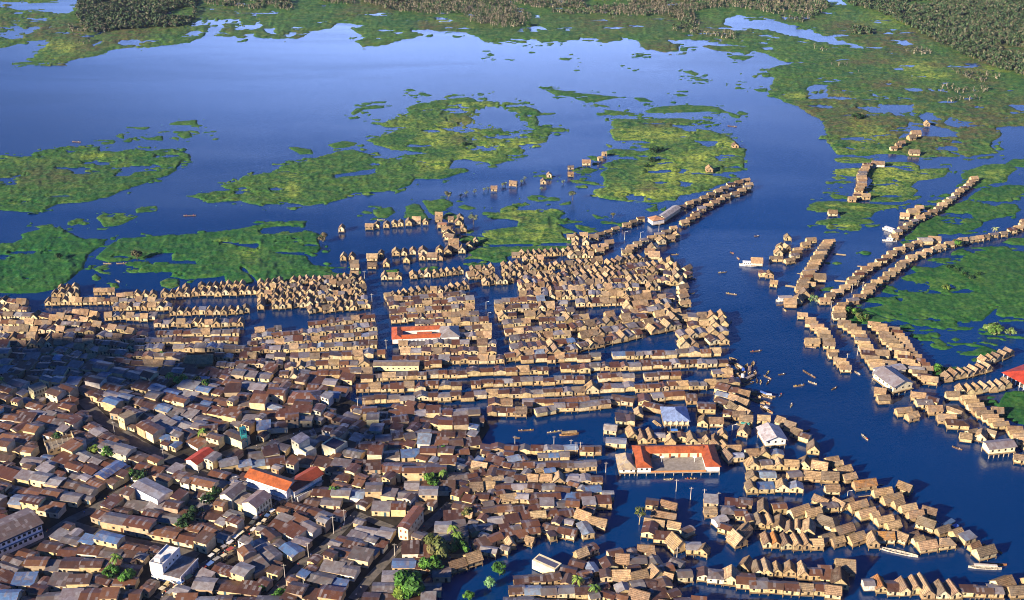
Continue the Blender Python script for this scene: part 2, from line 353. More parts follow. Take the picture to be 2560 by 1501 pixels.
meadow('floating_meadow', [[(4,[(700,490),(760,430),(880,345),(1000,330),(1300,320),(1480,300),(1560,295),(1700,270),(2000,230),(2150,212),(2235,220),(2235,280),(2330,310),(2350,420),(2300,450),(2100,440),(2020,445),(2240,470),(2300,540),(2520,560)]),(5,[(60,560),(135,600),(60,630),(0,640)]),(4,[(2500,620),(2350,640),(2150,660),(1900,660),(1780,560),(1840,620),(1860,665),(1800,680),(1650,660),(1640,620),(1380,640),(1250,625),(1050,600),(940,580),(915,545),(950,505),(800,515)])]],
  [[(4,[(1060,490),(1170,450),(1275,448),(1260,500),(1430,505),(1440,530),(1120,530),(1080,500)])],[(4,[(1730,385),(1880,378),(1895,420),(1790,400)])]], label='green floating meadow with two small ponds', lush=0.85)
meadow('floating_meadow', [[(2,[(1665,960),(1640,935),(1480,930),(1460,900),(1440,850),(1505,840),(1400,790),(1340,765),(1250,750),(1000,745),(930,715),(700,735),(570,760),(480,795),(510,830),(490,860),(380,870),(290,915),(350,935),(480,935),(200,1030),(330,1085),(480,1105),(640,1110),(740,1120),(640,1125),(440,1145),(450,1165),(260,1160),(220,1130),(100,1095),(0,1110)]),
   (1,[(2450,1120),(2200,1190),(1930,1250),(1920,1275),(1800,1290),(1740,1335),(1620,1365),(1650,1385),(1800,1380),(1700,1395),(1580,1405),(1350,1435),(1480,1455)]),(4,[(1470,50),(1520,75),(1620,75),(1760,60),(1900,100),(2060,120),(2200,105),(2400,80),(2520,50)]),(5,[(100,0)]),
   (2,[(200,1410),(330,1400),(520,1360),(560,1310),(740,1315),(860,1280),(960,1255),(910,1235),(800,1235),(830,1170),(900,1165),(1080,1195),(1100,1220),(1250,1170),(1370,1110),(1320,1090),(1360,1055),(1500,1040),(1530,990)])]],
  [[(2,[(-40,1285),(150,1250),(260,1235),(260,1270),(100,1290),(-40,1305)])]], label='large mottled floating meadow in mid lake', lush=0.15)
meadow('floating_meadow', [[(2,[(1985,900),(2010,870),(2520,870)]),(3,[(180,880),(250,900),(100,920),(0,920)]),(2,[(2440,915),(2520,945)]),(3,[(110,975),(130,950),(230,960),(330,990),(400,1030),(420,1070),(480,1095),(470,1150),(470,1240),(440,1255),(320,1260),(300,1290),(400,1310),(300,1350),(140,1410)]),(6,[(0,30)]),(5,[(2450,60),(2300,78),(2060,65),(1900,35),(1840,5)]),
   (2,[(1850,1420),(1860,1390),(1950,1370),(1700,1335),(1680,1320),(1780,1325),(1920,1350),(1930,1300),(1900,1285),(1960,1230),(1900,1210),(2010,1180),(1960,1130),(1950,1110),(2020,1090),(2160,1100),(2200,1115),(2350,1085),(2360,1075),(2100,1055),(2010,1060),(1985,980)])]],
  [[(3,[(110,1035),(270,1035),(270,1080),(200,1080)])],[(3,[(230,1145),(340,1150),(380,1165),(290,1180)])],[(3,[(20,1240),(160,1270),(300,1275),(380,1270),(400,1290),(200,1285),(0,1265)])],[(3,[(0,1330),(100,1340),(60,1380),(0,1370)])]], label='lime and green floating meadow behind the double house chain')
meadow('floating_meadow', [[(5,[(1060,180),(1120,160),(1180,160),(1160,120),(1300,78),(1380,100),(1410,120),(1480,150),(1540,115),(1620,130),(1665,160),(1600,200),(1690,230),(1600,240),(1750,300),(1640,310),(1680,355),(1590,375),(1300,385),(1120,385),(900,370),(870,350),(930,310),(1010,290),(1190,265),(1290,255),(1300,215),(1210,195),(1120,200)])],
   [(5,[(930,440),(1000,415),(1100,405),(1380,400),(1700,395),(1680,420),(1400,440),(1220,475),(1240,510),(1120,520),(1020,490),(920,490),(980,465)])]], amp=4, label='two green floating meadows above the thatched front rows', lush=0.3)
meadow('floating_meadow', [[(3,[(1480,1190),(1600,1185),(1700,1190),(1760,1215),(1760,1240),(1800,1235),(1970,1230),(1975,1255),(1930,1300),(1730,1330),(1700,1370),(1745,1395),(1690,1465)]),(6,[(1700,40),(1640,75),(1500,75),(1390,70),(1380,0)]),(3,[(1390,1465),(1370,1380),(1410,1320),(1360,1290),(1350,1245),(1400,1235)])],
   [(6,[(945,95),(1010,70),(1150,68),(1350,85),(1610,95),(1600,115),(1500,130),(1430,155),(1400,185),(1330,195),(1400,200),(1425,225),(1380,235),(1300,240),(1335,260),(1320,280),(1260,290),(1140,295),(1075,265),(1080,245),(985,235),(1000,215),(1100,195),(1180,190),(1160,160),(1080,150),(1000,150),(960,120)])],
   [(3,[(1125,1165),(1200,1150),(1350,1155),(1445,1180),(1380,1200),(1200,1195),(1150,1185)])],[(3,[(1140,1240),(1200,1215),(1370,1230),(1340,1295),(1200,1290),(1130,1265)])],[(3,[(1115,1300),(1180,1292),(1225,1310),(1150,1318)])],[(3,[(1125,1335),(1190,1322),(1275,1335),(1200,1348)])],[(3,[(1140,1378),(1180,1366),(1210,1380),(1170,1392)])],[(3,[(1085,1430),(1120,1418),(1245,1440),(1240,1458),(1120,1452)])]], amp=2.2, h=.5, label='string of lily-green floating mats along the open channel')
meadow('floating_meadow', [[(3,[(2020,1370),(2080,1330),(2060,1280),(2130,1240),(2240,1210),(2420,1200),(2470,1240),(2400,1290),(2390,1330),(2300,1340),(2180,1380)])],
   [(3,[(2200,1400),(2400,1360),(2980,1370)]),(6,[(2980,0),(2540,0),(2440,50),(2460,90),(2500,135),(2460,160),(2220,225),(2210,260),(2080,300),(1990,315),(1890,310),(1900,345),(1780,340),(1650,360),(1640,330),(1700,290),(1760,230),(1850,190),(1900,150),(1980,100),(2100,60),(2150,20)])],
   [(3,[(2400,1190),(2440,1165),(2980,1150),(2980,1260),(2440,1220)])],[(6,[(1880,25),(1940,10),(2000,15),(1980,45),(1900,40)])],[(6,[(1780,110),(1830,98),(1870,105),(1860,130),(1800,140)])],[(6,[(1305,445),(1340,430),(1400,445),(1400,460),(1350,465)])],[(6,[(1010,720),(1060,700),(1130,695),(1100,725),(1030,730)])],[(6,[(1115,522),(1150,513),(1178,525),(1150,535)])]], amp=3, h=.6, label='green floating meadow beside the straight thatched house chain', lush=0.6)
meadow('floating_meadow', [[(6,[(1700,540),(1850,560),(1960,530),(1800,500),(1850,490),(2000,500),(2060,510),(2060,480),(1990,460),(2000,440),(2060,420),(2200,405),(2400,400),(2440,435),(2980,440),(2980,940),(2400,930),(2310,900),(2330,840),(2240,920),(2140,1000),(2120,1020),(1960,1020),(1880,1000),(1740,985),(1600,940),(1520,930),(1400,880),(1330,860),(1480,830),(1460,820),(1340,805),(1300,785),(1370,775),(1500,780),(1600,760),(1480,735),(1470,715),(1640,655),(1620,630),(1740,590),(1700,565)])],
   [(6,[(1210,870),(1250,850),(1340,860),(1500,920),(1690,970),(1740,1010),(1700,1030),(1620,1030),(1600,990),(1450,965),(1380,975),(1260,965),(1200,930)])],
   [(6,[(1665,1060),(1700,1030),(1760,1010),(1850,1005),(1910,1050),(1900,1070),(1840,1065),(1860,1095),(2000,1110),(2150,1110),(2260,1140),(2330,1170),(2290,1195),(2100,1200),(1950,1180),(1850,1155),(1790,1110),(1740,1080)])],
   [(6,[(2175,1020),(2200,1000),(2260,1020),(2380,1040),(2370,1055),(2200,1045)])],[(6,[(2380,1050),(2450,1060),(2980,1085),(2980,1115),(2400,1065)])],[(6,[(1985,1080),(2020,1066),(2055,1080),(2020,1094)])],[(6,[(2360,370),(2420,340),(2980,325),(2980,410),(2440,390)])]],
   [[(6,[(1560,720),(1650,710),(1640,735),(1580,740)])],[(6,[(1580,780),(1640,775),(1620,800)])],[(6,[(2255,845),(2320,838),(2330,850),(2262,860)])]], amp=3, h=.6, label='broad green floating meadow inside the curved house chain', lush=0.8)
meadow('floating_meadow', [[(10,[(1560,150),(1620,55),(1740,50),(2150,50),(2150,340),(1690,270),(1620,230),(1580,190)])],[(10,[(1430,112),(1560,108),(1590,150),(1480,152)])],[(6,[(1820,1285),(1870,1265),(1935,1300),(1930,1350),(1870,1360),(1840,1320)])]], amp=3, h=.6, step=2.6, label='bright green marsh patch enclosed by thatched houses', lush=1.0)
small = [(4,[(700,190),(760,155),(900,155),(1020,180),(880,245),(760,260),(740,225)]),(4,[(990,130),(1040,106),(1095,120),(1080,148),(1000,157)]),(4,[(550,230),(600,213),(658,230),(620,247)]),(4,[(685,570),(720,545),(790,530),(820,580),(810,605),(740,595)]),(4,[(670,620),(700,605),(745,630),(720,650),(680,645)]),(4,[(1170,660),(1230,630),(1310,640),(1320,690),(1250,710),(1180,690)]),(4,[(800,670),(860,665),(880,700),(840,715),(810,705)]),(4,[(255,255),(380,235),(390,255),(300,268)]),
 (2,[(80,835),(110,800),(230,772),(328,772),(320,792),(180,803),(100,845)]),(1,[(1230,912),(1290,893),(1440,878),(1458,937),(1390,917),(1280,917)]),(1,[(1018,1005),(1080,983),(1190,963),(1197,1032),(1080,1027)]),(1,[(1288,990),(1385,958),(1412,1005),(1350,1017)]),(1,[(733,1045),(850,1033),(840,1052),(760,1060)]),(1,[(838,995),(905,983),(912,1022)]),(1,[(2108,1083),(2180,1078),(2290,1098),(2292,1132),(2200,1132)]),(1,[(2388,1062),(2520,1033),(2625,1050),(2560,1078),(2450,1090)]),
 (2,[(1495,658),(1560,653),(1720,680),(2070,713),(1950,730),(1850,757),(1780,750),(1700,710),(1560,692)]),(2,[(2142,715),(2230,718),(2304,752),(2200,747)]),(2,[(1860,768),(1995,775),(1960,792)]),(2,[(1935,803),(2060,818),(2195,835),(2000,847),(1938,837)]),(2,[(2225,815),(2300,785),(2520,768),(2750,783),(2830,815),(2940,848),(2930,872),(2870,860),(2840,830),(2700,820),(2500,825),(2260,830)]),
 (2,[(1830,1167),(1880,1148),(1915,1165),(1880,1182)]),(2,[(1695,1250),(1760,1218),(1895,1245),(1830,1272),(1740,1272)]),(2,[(1433,1290),(1500,1278),(1605,1300),(1500,1303)]),(2,[(2420,700),(2480,687),(2550,700),(2500,712)]),(2,[(2470,585),(2520,573),(2640,583),(2560,598)]),(3,[(25,525),(80,517),(145,545),(110,557)]),(3,[(170,588),(220,600),(200,610)]),(3,[(395,618),(460,615),(440,632)]),(3,[(540,655),(640,648),(640,672),(570,670)]),(3,[(560,540),(630,532),(640,545),(580,548)]),(3,[(340,415),(400,405),(540,415),(500,432),(400,438)]),(3,[(0,345),(70,345),(50,372),(0,375)]),(3,[(435,535),(458,537),(450,552),(436,548)]),
 (2,[(1075,403),(1100,385),(1130,405),(1100,415)]),(2,[(1090,440),(1155,436),(1130,447)]),(2,[(1180,437),(1285,438),(1270,450)]),(2,[(585,700),(640,690),(685,700),(640,712)]),(2,[(1060,683),(1110,680),(1100,690)]),(2,[(470,683),(500,678),(495,690)]),(2,[(2100,498),(2140,498),(2120,508)]),(2,[(1730,427),(1760,427),(1745,434)]),(2,[(1670,430),(1700,428),(1690,435)]),(2,[(1395,343),(1420,340),(1410,360)]),(2,[(2190,410),(2225,410),(2200,418)]),(2,[(230,878),(300,875),(290,888)]),(2,[(190,840),(230,838),(215,855)]),(2,[(1730,487),(1752,487),(1740,495)]),(2,[(820,258),(855,262),(840,272)]),(2,[(1500,330),(1570,320),(1540,340)]),
 (1,[(105,460),(350,450),(385,458),(200,475),(110,472)]),(1,[(980,942),(1055,933),(1010,950)]),(1,[(1530,992),(1565,990),(1550,1000)]),(1,[(915,970),(950,968),(935,980)]),
 (5,[(145,150),(180,138),(240,148),(235,160),(180,160)]),(5,[(240,130),(380,108),(412,150),(340,192),(280,190),(240,157)]),(5,[(475,110),(540,83),(590,95),(650,200),(662,227),(600,227),(530,200),(490,190)]),(5,[(608,75),(760,48),(832,80),(830,100),(690,172),(650,150)]),(5,[(750,195),(765,165),(800,148),(905,185),(890,207),(800,217)]),(5,[(852,112),(910,93),(1005,120),(940,134)]),(5,[(930,540),(1000,523),(1065,530),(1070,552),(1000,562)]),(5,[(578,560),(640,548),(672,570),(600,577)]),(5,[(1715,240),(1800,248),(1905,255),(1905,290),(1820,302),(1740,270)]),(5,[(1838,163),(1870,168),(1950,195),(1880,198)]),(5,[(1980,215),(2080,213),(2125,235),(2040,238)]),(5,[(2232,130),(2320,98),(2332,142),(2270,147)]),(5,[(1598,92),(1690,68),(1692,90),(1620,100)]),(5,[(1375,45),(1450,35),(1455,58),(1400,60)]),(5,[(1555,52),(1620,50),(1620,65),(1570,66)]),(5,[(1670,210),(1770,215),(1800,222),(1700,225)]),(5,[(330,575),(430,568),(430,588),(350,590)]),
 (6,[(1870,60),(1900,50),(1932,60),(1890,74)]),(6,[(2208,290),(2240,281),(2255,295),(2225,300)]),(6,[(1985,1285),(2035,1278),(2000,1302)]),(6,[(2130,1230),(2160,1215),(2200,1235),(2150,1245)]),(6,[(1120,880),(1150,870),(1190,885),(1150,895)])]
meadow('drifting_plant_mat', [[s] for s in small], step=2.2, amp=1.6, h=.5, label='small green plant mats drifting on the open water', lush=0.35)
far_holes = [(3,[(320,175),(340,130),(430,115),(600,118),(680,150),(880,200),(1000,240),(1180,290),(1350,355),(1200,340),(1030,320),(920,285),(800,265),(640,215),(500,210),(400,205)]),(3,[(1060,-10),(1180,0),(1230,40),(1100,32)]),
 (3,[(940,640),(980,625),(1080,625),(1090,710),(1000,715),(940,690)]),(3,[(1590,640),(1780,650),(1800,690),(1700,680)]),(3,[(1330,790),(1500,780),(1720,760),(1700,820),(1500,830),(1380,820)]),(3,[(1730,850),(1800,825),(1860,830),(1880,860),(1940,885),(1780,880)]),(3,[(2400,770),(2980,775),(2980,830),(2500,815)]),(3,[(1540,495),(1620,500),(1640,520),(1560,515)]),
 (3,[(1590,1025),(1690,905),(1800,910),(1960,940),(2030,970),(2030,1010),(1820,1000),(1720,990)]),(3,[(1060,1018),(1280,1008),(1560,1033),(1280,1028),(1080,1028)]),(3,[(1515,213),(1590,218),(1550,230)]),(3,[(600,350),(660,350),(680,362),(630,362)]),(3,[(540,315),(640,315),(600,322)]),(3,[(1200,1080),(1350,1082),(1280,1092)]),
 (1,[(-60,15),(350,20),(600,-30),(620,0),(540,60),(560,75),(480,100),(130,80),(-20,45)]),(1,[(240,140),(350,135),(330,155)]),(1,[(75,195),(150,190),(220,230),(350,235),(200,250),(100,215)]),(1,[(60,275),(180,255),(170,285),(90,290)]),(1,[(870,320),(880,290),(1030,290),(1025,335),(900,335)]),(1,[(1310,270),(1390,240),(1380,225),(1450,220),(1500,235),(1400,270)]),(1,[(1360,200),(1440,180),(1510,180),(1400,205)]),(1,[(1665,170),(1680,145),(1750,145),(1765,180)]),(1,[(1670,215),(1800,210),(1790,185),(1870,185),(1875,215),(1800,222)]),(1,[(1770,245),(1865,240),(1860,270),(1790,278)]),(1,[(1930,215),(2005,212),(2020,255),(1950,245)]),(1,[(2265,235),(2400,225),(2420,265),(2280,258)]),(1,[(680,330),(740,305),(730,320),(690,335)]),
 (2,[(1350,300),(1400,287),(1450,292),(1460,312),(1400,318)]),(2,[(1410,195),(1500,200),(1520,222),(1440,215)]),(2,[(380,240),(470,235),(420,250)]),(2,[(2410,295),(2500,290),(2980,340),(2440,325)])]
meadow('lake_shore_marsh', [[(0,[(-240,-60),(2840,-60)]),(3,[(3340,930),(2520,920),(2300,930),(2360,980),(2270,1070),(2320,1120),(2120,1145),(1960,1105),(2030,1140),(1800,1162),(1560,1130),(1300,1140),(1140,1130),(1080,1030),(1070,930),(1030,880),(960,850),(860,780),(760,750),(640,700),(690,575),(640,510),(700,490),(820,470),(740,440),(640,395),(540,380),(480,400),(250,370),(80,320),(0,292)]),
   (2,[(2480,380),(2380,385),(2200,340),(2180,295),(2060,275),(2070,295),(1960,315),(1700,290),(1480,310),(1340,320),(1250,315),(1060,310),(1020,275),(900,240),(700,220),(520,230),(620,260),(440,295),(290,335),(170,340),(110,300),(190,280),(80,215),(210,185),(0,170)]),
   (1,[(2440,200),(2300,240),(2200,280),(1760,280),(1640,240),(1600,243),(1640,160),(1580,165),(1520,210),(1510,235),(1490,270),(1400,310),(1200,340),(850,360),(700,410),(480,455),(350,455),(200,440),(395,283),(200,300),(60,345),(0,358),(-700,362)])]],
   [[h] for h in far_holes], step=2.4, amp=5.5, h=.8, label='far marshy shore of green and brown wetland')
yy = float(G(0, -50)[1])
fl = sheet('far_ground', [(-1500, yy), (1600, yy), (7000, 9000), (7000, 14500), (-7000, 14500), (-7000, 9000)], 0.35, M['farland'])
# ------------------------------------------------------------------ house building
def jit(a, b): return random.uniform(a, b)
def jc(c, k=.12):
    g = 1 + jit(-k, k); return tuple(max(0, v * g * (1 + jit(-k * .3, k * .3))) for v in c)
THATCH = [(.60, .44, .27), (.54, .39, .24), (.46, .33, .21), (.36, .27, .19), (.25, .195, .15), (.64, .48, .31), (.33, .23, .15)]
RUST = [(.115, .046, .024), (.085, .038, .025), (.14, .062, .032), (.065, .034, .026), (.21, .10, .05), (.11, .07, .052)]
GREY = [(.24, .24, .27), (.18, .18, .20), (.34, .35, .39), (.14, .135, .14)]
BLUE = [(.10, .22, .48), (.26, .36, .52)]
WALLW = [(.64, .52, .31), (.56, .44, .26), (.68, .57, .36), (.48, .36, .22), (.70, .63, .45)]
WALLP = [(.66, .52, .31), (.72, .60, .38), (.66, .56, .40), (.56, .42, .24), (.76, .71, .60), (.48, .34, .21), (.58, .44, .26), (.66, .55, .30), (.42, .32, .22)]
def roof_mb(L, D, z, pitch, ov, ridge, rc, m=0, th=.14, hip=False, sag=0.0, mono=False):
    """roof over a box L x D centred on the origin whose walls end at z"""
    b = MB()
    sw = ridge == 'y'
    W, K = (L, D) if sw else (D, L)                      # W across the ridge, K along it
    tp = math.tan(pitch)
    def P(a, k, zz): return (a, k, zz) if sw else (k, -a, zz)      # keeps handedness
    hw, hk = W / 2 + ov, K / 2 + ov * (1.15 if not hip else 1)
    if mono:
        z0, z1 = z - tp * ov, z + tp * (W + ov)
        A, B_, C_, D_ = P(-hw, -hk, z1), P(hw, -hk, z0), P(hw, hk, z0), P(-hw, hk, z1)
        up = lambda p: (p[0], p[1], p[2] + th)
        b.face([up(A), up(B_), up(C_), up(D_)], [(0, 0), (0, W), (K, W), (K, 0)], rc, m)
        for p, q in ((A, B_), (B_, C_), (C_, D_), (D_, A)): b.face([p, q, up(q), up(p)], [(0, 0), (1, 0), (1, .1), (0, .1)], rc, m)
        b.face([D_, C_, B_, A], None, rc, m); return b
    ze, zr = z - tp * ov + th, z + tp * W / 2 + th
    s = hw / math.cos(pitch)
    rk = hk - hw * .85 if hip else hk
    if hip and rk < .3: rk = .3
    j = (lambda: 0) if not sag else (lambda: jit(-sag, sag))
    r0, r1 = P(j() * .5, -rk, zr + abs(j())), P(j() * .5, rk, zr + j())
    e = [P(-hw, -hk, ze + j() * .6), P(hw, -hk, ze + j() * .6), P(hw, hk, ze + j() * .6), P(-hw, hk, ze + j() * .6)]
    rm = tuple((r0[i] + r1[i]) / 2 - (sag * .8 if i == 2 else 0) for i in range(3))
    U = [(-hk, s), (-hk, 0), (0, 0), (hk, 0), (hk, s)]
    b.face([e[1], e[2], r1, rm, r0], [(-hk, s), (hk, s), (rk, 0), (0, 0), (-rk, 0)], rc, m)
    b.face([e[3], e[0], r0, rm, r1], [(hk, s), (-hk, s), (-rk, 0), (0, 0), (rk, 0)], rc, m)
    if hip:
        b.face([e[0], e[1], r0], [(-hw, s), (hw, s), (0, 0)], rc, m); b.face([e[2], e[3], r1], [(hw, s), (-hw, s), (0, 0)], rc, m)
    dn = lambda p: (p[0], p[1], p[2] - th)
    for p, q in ((e[1], e[2]), (e[3], e[0])): b.face([dn(p), dn(q), q, p], [(0, 0), (1, 0), (1, .1), (0, .1)], rc, m)
    if hip:
        for p, q in ((e[0], e[1]), (e[2], e[3])): b.face([dn(p), dn(q), q, p], [(0, 0), (1, 0), (1, .1), (0, .1)], rc, m)
        b.face([dn(e[0]), dn(e[3]), dn(e[2]), dn(e[1])], None, rc, m)
    else:
        for a, bb, r in ((e[0], e[1], r0), (e[2], e[3], r1)):
            b.face([dn(a), dn(r), r, a], [(0, 0), (1, 0), (1, .1), (0, .1)], rc, m); b.face([dn(r), dn(bb), bb, r], [(0, 0), (1, 0), (1, .1), (0, .1)], rc, m)
        b.face([dn(e[0]), dn(e[3]), dn(r1), dn(r0)], None, rc, m); b.face([dn(r0), dn(r1), dn(e[2]), dn(e[1])], None, rc, m)
    return b
def wall_mb(L, D, z0, z, pitch, ridge, wc, hip=False, mono=False, m=0):
    b = MB(); b.box(-L / 2, -D / 2, z0, L / 2, D / 2, z, wc, m)
    if hip: return b
    tp = math.tan(pitch)
    if mono:
        h = (L if ridge == 'y' else D) * tp
        if ridge == 'y':
            b.face([(-L/2, -D/2, z), (L/2, -D/2, z), (-L/2, -D/2, z+h)], [(0, z), (L, z), (0, z+h)], wc, m); b.face([(-L/2, D/2, z), (-L/2, D/2, z+h), (L/2, D/2, z)], None, wc, m)
            b.face([(-L/2, D/2, z), (-L/2, -D/2, z), (-L/2, -D/2, z+h), (-L/2, D/2, z+h)], [(0, z), (D, z), (D, z+h), (0, z+h)], wc, m)
        else:
            b.face([(L/2, -D/2, z), (L/2, D/2, z), (L/2, D/2, z+h)], None, wc, m); b.face([(-L/2, -D/2, z), (-L/2, D/2, z+h), (-L/2, D/2, z)], None, wc, m)
            b.face([(L/2, D/2, z), (-L/2, D/2, z), (-L/2, D/2, z+h), (L/2, D/2, z+h)], None, wc, m)
        return b
    if ridge == 'y':
        h = L / 2 * tp
        b.face([(-L/2, -D/2, z), (L/2, -D/2, z), (0, -D/2, z+h)], [(0, z), (L, z), (L/2, z+h)], wc, m); b.face([(L/2, D/2, z), (-L/2, D/2, z), (0, D/2, z+h)], [(0, z), (L, z), (L/2, z+h)], wc, m)
    else:
        h = D / 2 * tp
        b.face([(L/2, -D/2, z), (L/2, D/2, z), (L/2, 0, z+h)], [(0, z), (D, z), (D/2, z+h)], wc, m); b.face([(-L/2, D/2, z), (-L/2, -D/2, z), (-L/2, 0, z+h)], [(0, z), (D, z), (D/2, z+h)], wc, m)
    return b
DARK = (.012, .012, .014)
def opening(x0, x1, z0, z1, y, c=DARK, th=.03):
    b = MB(); b.box(x0, y - th, z0, x1, y, z1, c, 0, True); return b
def house_parts(h):
    """-> list of (part name, mesh, material key, [sub-parts])"""
    L, D, k = h['L'], h['D'], h['kind']; z0, z = h['z0'], h['z0'] + h['wall']
    rnd = random.Random(h['seed']); parts = []
    wm = 'plaster' if k == 'town_house' else 'wood'
    parts.append(('wall', wall_mb(L, D, z0, z, h['pitch'], h['ridge'], h['wc'], h['hip'], h['mono']), wm))
    rm = 'thatch' if k == 'thatched_house' else ('tile' if h.get('tile') else 'tin')
    parts.append(('roof', roof_mb(L, D, z, h['pitch'], h['ov'], h['ridge'], h['rc'], 0, .2 if rm == 'thatch' else .08, h['hip'], .12 if rm == 'thatch' else .03, h['mono']), rm))
    if rm == 'thatch' and not h['hip']:
        b = MB(); zr = z + math.tan(h['pitch']) * (L if h['ridge'] == 'y' else D) / 2 + .26; K = (D if h['ridge'] == 'y' else L) / 2 + h['ov']
        c = tuple(v * 1.12 for v in h['rc'])
        if h['ridge'] == 'y': b.box(-.22, -K, zr - .2, .22, K, zr + .04, c)
        else: b.box(-K, -.22, zr - .2, K, .22, zr + .04, c)
        parts.append(('ridge_cap', b, 'thatch'))
    yf = -D / 2
    if k == 'town_house':
        fl = 2 if h['wall'] > 5 else 1; n = max(2, int(L / 3.2)); sp = L / n; dr = rnd.randrange(n)
        for f in range(fl):
            for i in range(n):
                cx = -L / 2 + sp * (i + .5); zb = z0 + f * 2.9
                if f == 0 and i == dr: parts.append(('door', opening(cx - .55, cx + .55, zb, zb + 2.2, yf, rnd.choice([DARK, (.1, .04, .02), (.05, .1, .14)])), 'paint'))
                elif rnd.random() < .8: parts.append(('window', opening(cx - .6, cx + .6, zb + 1.0, zb + 2.1, yf), 'paint'))
        if rnd.random() < .5:
            parts.append(('window', (lambda b: (b.box(-L/2 - .03, -1.0, z0 + 1.2, -L/2, .2, z0 + 2.2, DARK, 0, True), b)[1])(MB()), 'paint'))
    else:
        dx = rnd.uniform(-.25, .25) * L
        parts.append(('door', opening(dx - .45, dx + .45, z0 + .05, z0 + 1.95, yf), 'paint'))
        if L > 4.6:
            s = 1 if dx < 0 else -1; parts.append(('window', opening(s * L * .3 - .45, s * L * .3 + .45, z0 + .95, z0 + 1.75, yf), 'paint'))
        pw = rnd.uniform(.2, .9)
        b = MB(); b.box(-L / 2 - .25, -D / 2 - pw, z0 - .18, L / 2 + .25, D / 2 + .2, z0 - .004, jc((.30, .22, .13)), 0, True); parts.append(('deck', b, 'wood'))
        nx = 2 if L < 6 else 3
        for i in range(nx):
            for y in (-D / 2 - pw + .2, D / 2 - .1):
                b = MB(); x = -L / 2 + (L) * i / (nx - 1); b.post(x, y, -.8, z0 - .18, .11, (.34, .26, .16)); parts.append(('stilt', b, 'wood'))
    return parts
HOUSES = []; _grid = {}; EXCL = []; STREETS = []
def rect(h, k=1.0):
    c, s = math.cos(h['rot']), math.sin(h['rot']); a, b = h['L'] / 2 * k, h['D'] / 2 * k
    return [(h['x'] + c * u - s * v, h['y'] + s * u + c * v) for u, v in ((-a, -b), (a, -b), (a, b), (-a, b))]
def hit(A, B):
    for P in (A, B):
        for i in range(2):
            ax, ay = P[i + 1][0] - P[i][0], P[i + 1][1] - P[i][1]
            a = [ax * p[0] + ay * p[1] for p in A]; b = [ax * p[0] + ay * p[1] for p in B]
            if max(a) < min(b) or max(b) < min(a): return False
    return True
def inpoly(x, y, p):
    r = False; j = len(p) - 1
    for i in range(len(p)):
        if (p[i][1] > y) != (p[j][1] > y) and x < (p[j][0] - p[i][0]) * (y - p[i][1]) / (p[j][1] - p[i][1]) + p[i][0]: r = not r
        j = i
    return r
def gpoly(t, pts):
    return [tuple(float(v) for v in G(x, y)) for x, y in T(t, pts)]
def seg_d(x, y, a, b):
    ex, ey = b[0] - a[0], b[1] - a[1]; t = max(0, min(1, ((x - a[0]) * ex + (y - a[1]) * ey) / (ex * ex + ey * ey + 1e-9)))
    return math.hypot(x - a[0] - t * ex, y - a[1] - t * ey)
def free(h, shrink, streets=True):
    A = rect(h, shrink); A2 = rect(h, .9)
    cs = [(h['x'], h['y'])] + A2
    for p in EXCL:
        if any(inpoly(x, y, p) for x, y in cs): return False
    if streets:
        for p, wd in STREETS:
            for i in range(len(p) - 1):
                if any(seg_d(x, y, p[i], p[i + 1]) < wd for x, y in cs): return False
    gx, gy = int(h['x'] // 15), int(h['y'] // 15)
    for i in range(gx - 1, gx + 2):
        for j in range(gy - 1, gy + 2):
            for o in _grid.get((i, j), ()):
                if hit(A, rect(o, shrink)): return False
    return True
def put(h):
    HOUSES.append(h); _grid.setdefault((int(h['x'] // 15), int(h['y'] // 15)), []).append(h)
def new_house(mat_, x, y, rot, L, D, ridge, where, **kw):
    h = dict(x=x, y=y, rot=rot, L=L, D=D, ridge=ridge, where=where, seed=random.randrange(1 << 30), hip=False, mono=False)
    if mat_ == 'T':
        h.update(kind='thatched_house', rc=jc(random.choice(THATCH)), wc=jc(random.choice(WALLW)), pitch=R(jit(35, 46)), ov=jit(.22, .42), z0=jit(.8, 1.4), wall=jit(1.7, 2.2), mat='thatch')
    elif mat_ in 'RGB':
        h.update(kind='tin_roofed_house', rc=jc(random.choice({'R': RUST, 'G': GREY, 'B': BLUE}[mat_])), wc=jc(random.choice(WALLW + WALLP[:3])), pitch=R(jit(13, 24)), ov=jit(.2, .4), z0=jit(.9, 1.6), wall=jit(2.0, 2.6), mat={'R': 'rusty', 'G': 'grey', 'B': 'blue'}[mat_])
        h['mono'] = random.random() < .15
    else:                                   # town: r g b
        h.update(kind='town_house', rc=jc(random.choice({'r': RUST, 'g': GREY, 'b': BLUE}[mat_])), wc=jc(random.choice(WALLP)), pitch=R(jit(9, 19)), ov=jit(.15, .45), z0=.5, wall=random.choice([2.2, 2.4, 2.7, 2.9, 3.2, 3.8, 5.4]), mat={'r': 'rusty', 'g': 'grey', 'b': 'blue'}[mat_])
        h['mono'] = random.random() < .3
    if h['mono']: h['pitch'] = R(jit(5, 9))
    h.update(kw); return h
def pick(mix):
    return random.choices(list(mix.keys()), list(mix.values()))[0]
